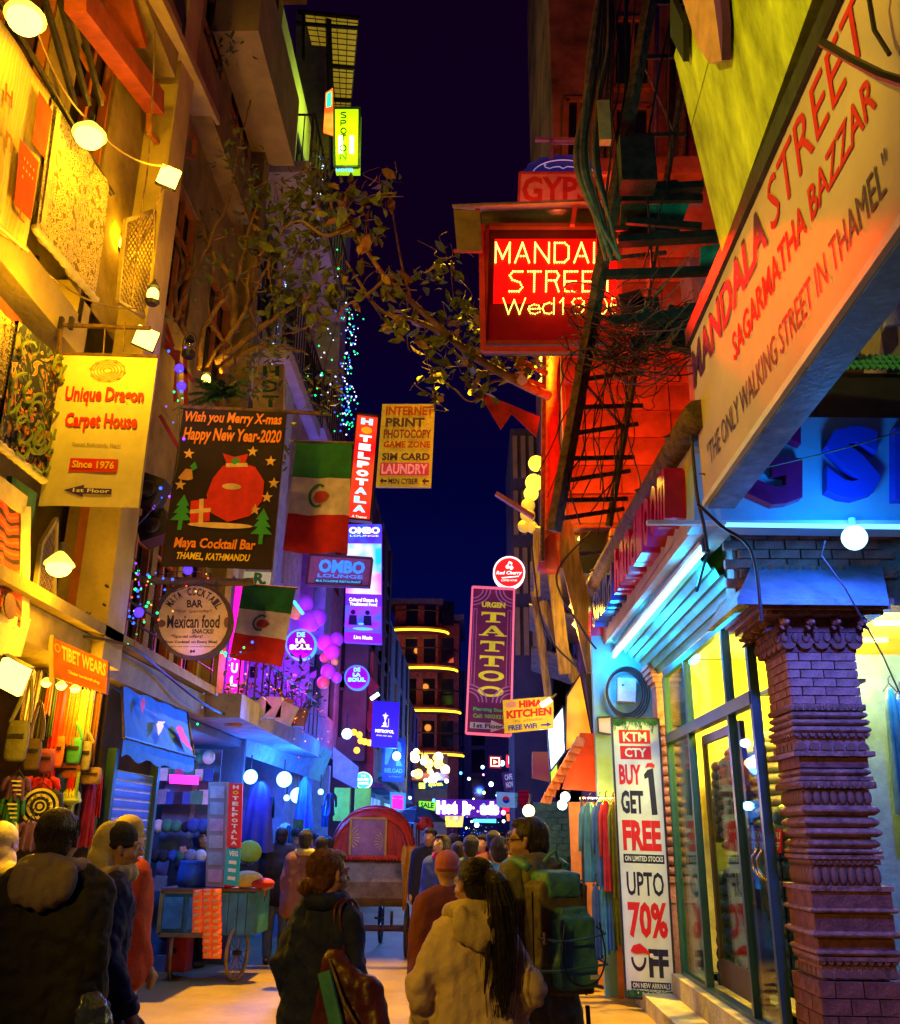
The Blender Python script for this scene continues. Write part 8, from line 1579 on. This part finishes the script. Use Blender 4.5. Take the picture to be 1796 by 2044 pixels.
 if glasses:
  gg=MB()
  for s in(-1,1):gg.tube([[v*S for v in H(s*.036+.026*math.cos(a),.103,.008+.019*math.sin(a))]for a in[2*math.pi*i/14 for i in range(15)]],.0028,5,False).tube([[v*S for v in H(s*.062,.100,.012)],[v*S for v in H(s*.084,.01,.014)],[v*S for v in H(s*.082,-.01,.002)]],.003,5)
  gg.tube([[v*S for v in H(-.012,.105,.01)],[v*S for v in H(.012,.105,.01)]],.003,5).build('glasses',black,t,local=True)
 g=MB();c=lambda a,b_,ra,rb,n=12:g.cap(E(*LN(a)),E(*LN(b_)),ra*S,rb*S,n)
 for s in(-1,1):
  kn=(s*.10,.03+s*stride*.22,.50);an=(s*.10,-.03+s*stride*.45,.13+abs(stride)*(.05 if s*stride<0 else 0));c((s*.075,0,.95),kn,.092,.078);c(kn,an,.080,.064)
 c((-.05,0,.98),(.05,0,.98),.09,.09);soft(g.build('trousers',legm or cl_b,t,local=True),vj,3,.02*S)
 for s in(-1,1):
  an=V((s*.10,-.03+s*stride*.45,.05+abs(stride)*(.05 if s*stride<0 else 0)));MB().ball([v*S for v in(an+V((0,.04,0)))],(.05*S,.125*S,.052*S),12,8).build('shoe',shoe_m,t,smooth=True,local=True)
 topm=topm or jd;g=MB();w_=wide;zb_=(hem if hem is not None else(.86 if not long else .52))
 if q==2:
  pr=[(1.44,.045,.062),(1.405,.105,.082),(1.34,.12,.098),(1.20,.115,.102),(1.06,.105,.10),(.97,.11,.108),(.90,.12,.112)]
  z=.90
  while z>zb_:z-=.09;pr.append((z,.12+.10*(.90-z),.112+.07*(.90-z)))
 else:pr=[(1.43,.05,.08),(1.38,.14,.10),(1.22,.14,.12),(1.05,.135,.12),(.95,.14,.125)]+([(.75,.16,.14),(zb_,.18,.15)]if long else[(zb_,.145,.125)])
 for i in range(len(pr)-1):
  (za,xa,ra),(zb2,xb2,rb)=pr[i],pr[i+1]
  for u in(-1,-.5,0,.5,1):c((u*xa*w_,0,za),(u*xb2*w_,0,zb2),ra*w_,rb*w_,10)
 for i,s in enumerate((-1,1)):
  el,wr=V(ax[i][0]),V(ax[i][1]);cuff=wr-(wr-el).normalized()*.01;c((s*.155*w_,0,1.385),tuple(el),.070*w_,.058*w_);c(tuple(el),tuple(cuff),.057*w_,.046*w_)
  if q==2:c(tuple(el+V((0,-.01,.03))),tuple(el+V((0,0,-.03))),.064*w_,.06*w_);c(tuple(cuff),tuple(cuff-(wr-el).normalized()*.03),.050*w_,.050*w_)
 jo=soft(g.build('jacket',topm,t,local=True),vj,3,(.025,.035,.045)[q]*S)
 if q==2:d=jo.modifiers.new('creases','DISPLACE');d.texture=tex3;d.strength=.022;d.mid_level=.5;d.texture_coords='LOCAL'
 if q==2:
  cf_=MB()
  for i,s in enumerate((-1,1)):
   el,wr=V(ax[i][0]),V(ax[i][1]);d9=(wr-el).normalized();x9=d9.orthogonal().normalized();y9=d9.cross(x9);c9=wr-d9*.03
   cf_.tube([E(*LN(tuple(c9+(x9*math.cos(a)+y9*math.sin(a))*.052*w_)))for a in[2*math.pi*k/16 for k in range(17)]],.011*S,6,False)
   cf_.build('cuff',topm,t,local=True,smooth=True);cf_=MB()
 if hood=='down':
  g=MB();hs_=1
  for k in range(13):a=math.pi*(k/12*1.5-.25);r=.115;g.ball(E(*LN((r*math.cos(a),-r*.85*math.sin(a)+.01,1.475+.02*math.sin(a)))),(.048*S,.048*S,.046*S),9,7)
  for k in range(5):g.ball(E(*LN(((k-2)*.045,-.125,1.43-.02*(2-abs(k-2))))),(.05*S,.05*S,.085*S),9,7)
  soft(g.build('hood',hoodm or topm,t,local=True),vj*.9,4,.035*S)
 if hood=='scarf':
  g=MB()
  for k in range(12):a=2*math.pi*k/12;g.ball(E(*LN((.085*math.cos(a),.08*math.sin(a),1.475))),(.045*S,)*3,9,7)
  soft(g.build('scarf',hoodm,t,local=True),vj*.9,3,.03*S)
 hm=hm or hair_b;g=MB();hb_=lambda p,r:g.ball([v*S for v in H(*p)],[v*S for v in r],14,10,hr)
 if hair in('short','bun','pony','bob','crop'):
  hb_((0,-.022,.040),(.086,.094,.088));hb_((0,-.045,-.005),(.080,.070,.085));hb_((0,.012,.088),(.064,.075,.034))
  if hair=='short':hb_((0,-.04,.055),(.088,.085,.086))
  if hair=='bun':hb_((0,-.055,-.04),(.066,.055,.06));hb_((-.02,-.125,-.055),(.042,.04,.042));hb_((0,-.10,-.04),(.03,.04,.03))
  if hair=='bob':
   for s in(-1,1):hb_((s*.068,-.02,-.04),(.030,.055,.085))
   hb_((0,-.06,-.05),(.075,.045,.08))
  if hair=='pony':
   hb_((0,-.06,-.02),(.072,.055,.08));hb_((0,-.075,.065),(.03,.05,.03))
   ppt=pts=[(0,-.10,.06),(0,-.17,.02),(.01,-.19,-.08),(.02,-.185,-.20),(.03,-.17,-.34),(.045,-.16,-.46),(.05,-.15,-.56)];rr=[.028,.050,.060,.060,.052,.036,.008]
   for k in range(6):g.cap([v*S for v in H(*pts[k])],[v*S for v in H(*pts[k+1])],rr[k]*S,rr[k+1]*S,10)
   for s in(-.045,.03,.055):g.cap([v*S for v in H(s,-.17,-.15)],[v*S for v in H(s*1.5,-.15,-.50+abs(s))],.022*S,.006*S,8)
  soft(g.build('hair',hm,t,local=True),(.016,.010,.007)[q]*S,2,(.0,.006,.005)[q]*S,tex2)
  if q==2 and hair in('bun','pony','short'):
   rn_=random.Random(len(label));sm_=MB();C0=V((0,-.028,.035));RD=V((.090,.098,.092));tgt={'bun':V((-.02,-.115,-.05)),'pony':V((0,-.10,.06)),'short':V((0,-.085,-.09))}[hair]
   def onsurf(p):d_=p-C0;d_=V((d_.x/RD.x,d_.y/RD.y,d_.z/RD.z)).normalized();return C0+V((d_.x*RD.x,d_.y*RD.y,d_.z*RD.z))
   for k in range(420):
    d_=V((rn_.gauss(0,1),rn_.gauss(-.3,1),rn_.gauss(.4,1))).normalized();p=C0+V((d_.x*RD.x,d_.y*RD.y,d_.z*RD.z));nst=5 if hair!='short' else 3;pts=[]
    if p.y>.05 or p.z<-.03:continue
    T_=tgt if hair!='short' else p+V((rn_.gauss(0,.03),-.04,-.08))
    for j in range(nst):u=j/(nst-1)*(.85 if hair!='short' else .6);q_=onsurf(p.lerp(T_,u))if(p.lerp(T_,u)-C0).length>.02 else p;pts.append([v*S for v in H(*(q_+(q_-C0).normalized()*rn_.uniform(-.001,.004)))])
    sm_.tube(pts,.0011,3,False)
   if hair=='bun':
    for k in range(60):a_=rn_.uniform(0,6.28);b_=rn_.uniform(-1,1);pts=[[v*S for v in H(-.02+.043*math.cos(a_+u)*math.cos(b_),-.125+.042*math.sin(b_)-.0,-.055+.043*math.sin(a_+u)*math.cos(b_))]for u in(0,.5,1,1.5)];sm_.tube(pts,.0012,3,False)
   if hair=='pony':
    for k in range(170):
     a_=rn_.uniform(0,6.28);o_=[V((rr[m_]*.98*math.cos(a_+m_*.15),rr[m_]*.98*math.sin(a_+m_*.15),0))for m_ in range(7)];L0=rn_.choice((5,6,7));w9=V((rn_.gauss(0,.006),rn_.gauss(0,.006),0));sm_.tube([[v*S for v in H(*(V(ppt[m_])+o_[m_]+w9*m_))]for m_ in range(L0)],.0013,3,False)
   sm_.build('hair_strands',hm,t,local=True,kind='stuff')
 elif hair=='beanie':hb_((0,-.018,.052),(.090,.102,.088));hb_((0,-.02,.02),(.092,.104,.03));soft(g.build('beanie',hm,t,local=True),(.016,.010,.007)[q]*S,2)
 if veilm:g=MB();hb_((0,-.075,.03),(.090,.070,.105));hb_((0,-.085,-.06),(.10,.075,.11));hb_((0,-.055,.09),(.07,.06,.05));soft(g.build('raised_hood',veilm,t,local=True),.009,2,.012*S)
 if hair=='veil':
  hb_((0,-.025,.035),(.095,.105,.10));hb_((0,-.04,-.05),(.09,.085,.11));g.cap([v*S for v in H(0,-.01,-.10)],E(*LN((0,0,1.40))),.10*S,.15*S,14)
  soft(g.build('head_scarf',hm,t,local=True),(.018,.012,.009)[q]*S,2,.012*S)
 return t
def gx(px,Y):return PY(px,1700,Y).x
def ink_(n_,c,**k):return mat(n_,c,.8,bump=.22,bs=70,**k)
black_wool=ink_('black_wool_coat',(.010,.010,.018));navy_wool=ink_('navy_wool_coat',(.006,.012,.11));greyh=ink_('mauve_grey_fleece',(.17,.13,.16));beige=ink_('beige_canvas',(.66,.50,.36),var=.12,vs_=4);oliv=ink_('olive_parka',(.13,.13,.06));cobalt=ink_('cobalt_coat',(.03,.06,.42));tealj=ink_('teal_jacket',(.05,.14,.17));maro=ink_('maroon_jacket',(.14,.03,.05));pufb=ink_('blue_puffer',(.06,.22,.42));yelk=ink_('mustard_knit',(.50,.38,.12));paley=ink_('pale_yellow_fleece',(.62,.52,.24));orj=ink_('orange_jacket',(.62,.08,.03));brown=ink_('brown_jacket',(.20,.12,.05));dj=ink_('dark_jeans',(.03,.05,.09));lj=ink_('faded_jeans',(.12,.20,.26));pink_k=ink_('pink_knit',(.45,.12,.18))
person('dark haired person in black coat with mauve grey hood, back turned',gx(112,4.3),4.3,R(8),1.735,2,topm=black_wool,legm=dj,hair='short',hood='down',hoodm=greyh,wide=1.2,long=1,look=R(-10))
person('person in black cap and pale yellow hood cloth, looking right, near left',gx(232,5.0),5.0,R(-62),1.69,2,topm=navy_wool,legm=dj,hair='beanie',hm=ink_('black_knit',(.02,.02,.03)),hood='scarf',hoodm=paley,look=R(-8),wide=1.05,veilm=paley,arms=[((-.235,-.05,1.15),(-.225,.06,.93)),((.24,-.02,1.13),(.26,.10,.88))],hem=.74)
nape=None
person('person in a mustard knit cap and orange jacket behind the yellow scarf',gx(250,6.1),6.1,R(-35),1.74,1,topm=orj,legm=dj,hair='beanie',hm=yelk)
person('person with a pale yellow shawl hidden behind the mauve grey hood',gx(72,5.4),5.4,R(-30),1.52,1,topm=paley,legm=dj,hair='veil',hm=paley,wide=1.1)
person('person in pale yellow at the very left edge of the street',gx(-2,5.9),5.9,R(-20),1.70,1,topm=paley,legm=lj,hair='veil',hm=paley)
person('woman with auburn hair in a low bun and a navy coat carrying a maroon bag',gx(655,4.6),4.6,R(-28),1.585,2,topm=navy_wool,legm=dj,hair='bun',hm=hair_r,long=1,look=R(-22),wide=1.0,hood='scarf',hoodm=navy_wool)
person('woman with a long black ponytail in a beige canvas jacket',gx(945,4.4),4.4,R(14),1.555,2,topm=beige,legm=dj,hair='pony',look=R(30),wide=.98,hood='down',hoodm=ink_('cream_collar',(.58,.45,.24)),hem=.74,arms=[((-.27,-.04,1.14),(-.22,.12,.98)),((.27,-.04,1.14),(.24,.12,.96))])
person('person in a pink knit cap and maroon jacket ahead of the ponytail',gx(893,6.2),6.2,R(5),1.55,1,topm=maro,legm=dj,hair='beanie',hm=pink_k)
bpman=person('man with short hair and glasses in an olive parka, turned left, wearing the backpack',gx(1058,5.1),5.1,R(35),1.745,2,topm=oliv,legm=ink_('dark_navy_trousers',(.02,.025,.05)),hair='crop',look=R(42),glasses=True,hood='down',hoodm=oliv,wide=1.12,hem=.80)
person('man in a black jacket and faded jeans standing by the cart, back turned',gx(560,13.6),13.6,R(10),1.72,1,topm=black_wool,legm=lj,hair='short',wide=1.15,hem=.84)
person('person with black hair and yellow neck warmer in front of the blue shop',gx(608,11.6),11.6,R(10),1.68,1,topm=ink_('plum_jacket',(.16,.06,.09)),legm=dj,hair='short',hood='scarf',hoodm=yelk)
person('woman in a bright cobalt coat and red scarf looking up to the left',gx(882,11.2),11.2,R(165),1.66,1,topm=cobalt,legm=dj,hair='bob',hood='scarf',hoodm=ink_('red_scarf_wool',(.45,.03,.05)),long=1,look=R(-35),tilt=R(8))
person('person in a dark teal jacket walking away right of the cobalt coat',gx(940,10),10,R(0),1.64,1,topm=tealj,legm=dj,hair='short',wide=1.1)
person('person in a bright blue puffer jacket left of the bespectacled man',gx(996,8.4),8.4,R(10),1.63,1,topm=pufb,legm=dj,hair='short',wide=1.05)
person('woman in a black head scarf behind the cart',gx(370,12.9),12.9,R(165),1.56,1,topm=ink_('black_robe',(.02,.02,.03)),legm=dj,hair='veil',hm=ink_('black_robe',(.02,.02,.03)),long=1,sk=skin)
person('young man in a brown jacket looking right behind the cart, beside the head scarf',gx(408,13.2),13.2,R(140),1.69,1,topm=brown,legm=dj,hair='short',look=R(20),sk=skin)
rn=random.Random(77);cm_=[black_wool,navy_wool,tealj,maro,brown,cobalt,pufb,ink_('grey_hoodie',(.2,.2,.22)),ink_('green_anorak',(.05,.16,.07)),ink_('red_anorak',(.5,.04,.04))];nm_=['black','navy','dark teal','maroon','brown','cobalt blue','light blue','grey','green','red']
spots=[(650,15.5,1),(632,17,0),(672,18.5,3),(862,16.5,7),(905,14.2,3),(918,17.5,5),(962,13.6,9),(975,16.2,0),(1022,12.4,4),(1000,18.5,2),(945,20,6),(880,21,8),(1015,20.5,1),(850,24,4),(925,26,9),(968,25,7),(990,29,5),(905,30,2),(940,33,3),(865,32,0),(1050,15,5),(715-80,14.3,8)]
spots+=[(590,14.6,4),(700-60,12.6,2),(655,13.2,5),(618,16,9),(600,19,6),(625,22,0),(855,13.4,0),(915,12.2,1),(985,11.0,3),(1012,14.4,8)]
where=['left of the rickshaw hood','in the crowd left of the rickshaw','near the blue shop front','behind the cobalt coat','just right of the cobalt coat, farther off','in the middle of the crowd','at the centre right of the crowd','behind the dark teal jacket','left of the bespectacled man, farther off','in front of the right hand shops','under the violet shop sign','beyond the umbrella','by the stone clad wall','far behind the umbrella','far off under the word Hot','far off in mid street','far off on the right','far off beside the left shops','farthest off in mid street','farthest off on the left','at the edge of the orange stall','close beside the black jacket','left of the yellow neck warmer','just left of the rickshaw tub','near the rickshaw wheel on the left','before the blue kiosk canopy','under the blue kiosk lamps','deep in the left side crowd','right beside the red cloth of the rickshaw','between cobalt coat and teal jacket','next to the bright blue puffer','ahead of the stone clad wall']
for(px,Y,k),wh in zip(spots,where):person('%s clad passer-by %s'%(nm_[k],wh),gx(px,Y),Y,rn.choice((0,.3,-.3,3.1,2.8,3.4)),rn.uniform(1.56,1.76),0,topm=cm_[k],legm=dj,hair=rn.choice(('short','short','bob','beanie')),group='passers-by in the crowd',sk=rn.choice((skin,skin2)))
def bp():
 S=1;x,y=gx(1058,5.1),5.1;t=thing('backpack','olive and teal backpack worn by the man with glasses','backpack',(x,y,.9),R(35-8));tl=mat('teal_pack_fabric',(.07,.27,.27),.5,bump=.3,bs=40);ol=mat('olive_pack_fabric',(.14,.12,.05),.6,bump=.3,bs=40)
 def lump(name,pr,m,disp=.02,vox=.011,sm=16):
  g=MB()
  for c_,s_ in pr:g.box(c_,s_)
  o=soft(g.build(name,m,t,local=True),vox,sm,disp);d=o.modifiers.new('creases','DISPLACE');d.texture=tex3;d.strength=.012;d.mid_level=.5;return o
 lump('main_bag',[((0,-.235,.30),(.27,.17,.46)),((0,-.235,.46),(.20,.16,.18)),((0,-.24,.12),(.30,.19,.14))],ol,.015)
 lump('teal_pocket',[((.02,-.34,.24),(.20,.12,.30)),((.02,-.32,.38),(.15,.11,.10)),((.02,-.35,.14),(.22,.13,.12))],tl,.02)
 lump('lid',[((0,-.23,.555),(.20,.18,.07)),((0,-.29,.51),(.19,.09,.09))],tl,.012)
 MB().tube(smoothp([V((-.08,-.44,.36)),V((-.10,-.45,.22)),V((-.05,-.455,.12)),V((.07,-.455,.12)),V((.13,-.45,.22)),V((.11,-.44,.37))],5),.004,5).tube([(-.165,-.30,.06),(-.168,-.30,.5)],.004,5).build('zip_line',black,t,local=True)
 for s in(-1,1):MB().tube(smoothp([V((s*.11,-.17,.60)),V((s*.125,-.03,.63)),V((s*.135,.10,.54)),V((s*.16,.12,.36)),V((s*.19,.02,.18)),V((s*.16,-.16,.08))],5),.022,8).build('shoulder_strap',tl,t,smooth=True,local=True)
 MB().tube([(-.16,-.33,.30),(-.10,-.438,.29),(.02,-.45,.30),(.14,-.44,.32),(.17,-.33,.34)],.006,5).tube([(-.16,-.33,.16),(-.11,-.44,.17),(.14,-.45,.19),(.17,-.33,.2)],.006,5).build('compression_strap',mat('blue_webbing',(.05,.18,.4)),t,local=True)
 MB().tube(smoothp([V((-.04,-.2,.63)),V((0,-.24,.68)),V((.04,-.2,.63))],5),.010,6).build('grab_loop',tl,t,local=True);MB().box((-.14,-.36,.30),(.012,.02,.05)).build('zip_pull',mat('brass',(.6,.45,.1),.3,metal=1),t,local=True)
 MB().bar((.12,-.30,.0),(.15,-.27,-.28),.02,.008).build('hanging_strap',black,t,local=True);MB().box((.07,-.452,.14),(.05,.006,.018)).build('logo_patch',whp,t,local=True)
bp()
def tote():
 x,y=gx(655,4.6),4.6;t=thing('shoulder_bag','maroon and teal patched shoulder bag carried by the woman with the bun','bag',(x+.20,y-.12,.8),R(-28))
 mb_=mat('maroon_leather',(.07,.012,.035),.4,bump=.5,bs=12,var=.3);g=MB();g.cap((-.10,-.06,.30),(-.16,-.06,-.20),.07,.09).cap((.06,-.04,.22),(.16,-.05,-.22),.06,.09).cap((-.04,-.06,.26),(0,-.08,-.26),.07,.10)
 soft(g.build('body',mb_,t,local=True),.015,4,.05)
 MB().slab([(-.13,-.150,.28),(-.07,-.150,.30),(.09,-.175,-.05),(.06,-.185,-.14)],(0,-.012,0)).build('teal_patch',mat('teal_leather',(.05,.22,.30),.4),t,local=True);MB().tube([(-.09,-.14,.34),(.02,-.17,.18),(.13,-.15,.04)],.007,6).build('zip',mat('brass',(.6,.45,.1),.3,metal=1),t,local=True)
 for dx in(0,.03):MB().tube(smoothp([V((-.10+dx,-.05,.34)),V((-.13+dx,-.06,.52)),V((-.12+dx,.0,.57)),V((-.10+dx,.04,.52)),V((-.08+dx,.02,.34))],5),.008,7).build('strap',mb_,t,smooth=True,local=True)
tote()
sb=thing('plastic_bag','glossy dark plastic bag held low beside the grey hooded person','bag',(gx(200,4.25),4.3,.95));g=MB().ball((0,0,-.08),(.13,.10,.15),14,10);soft(g.build('body',mat('glossy_dark_plastic',(.03,.05,.10),.08,spec=1,bump=1,bs=18),sb,local=True),.012,1,.06)
MB().tube([(-.02,0,.04),(0,0,.16),(.02,0,.04)],.010,6).build('handle',black,sb,local=True)
ss=MB().tube(smoothp([V((0,-.17,1.40)),V((.08,-.19,1.25)),V((.14,-.19,1.05)),V((.20,-.16,.88))],5),.016,6).build('bag_strap',mat('grey_webbing',(.16,.16,.18)),loc=(gx(140,4.3),4.3,0))if False else None
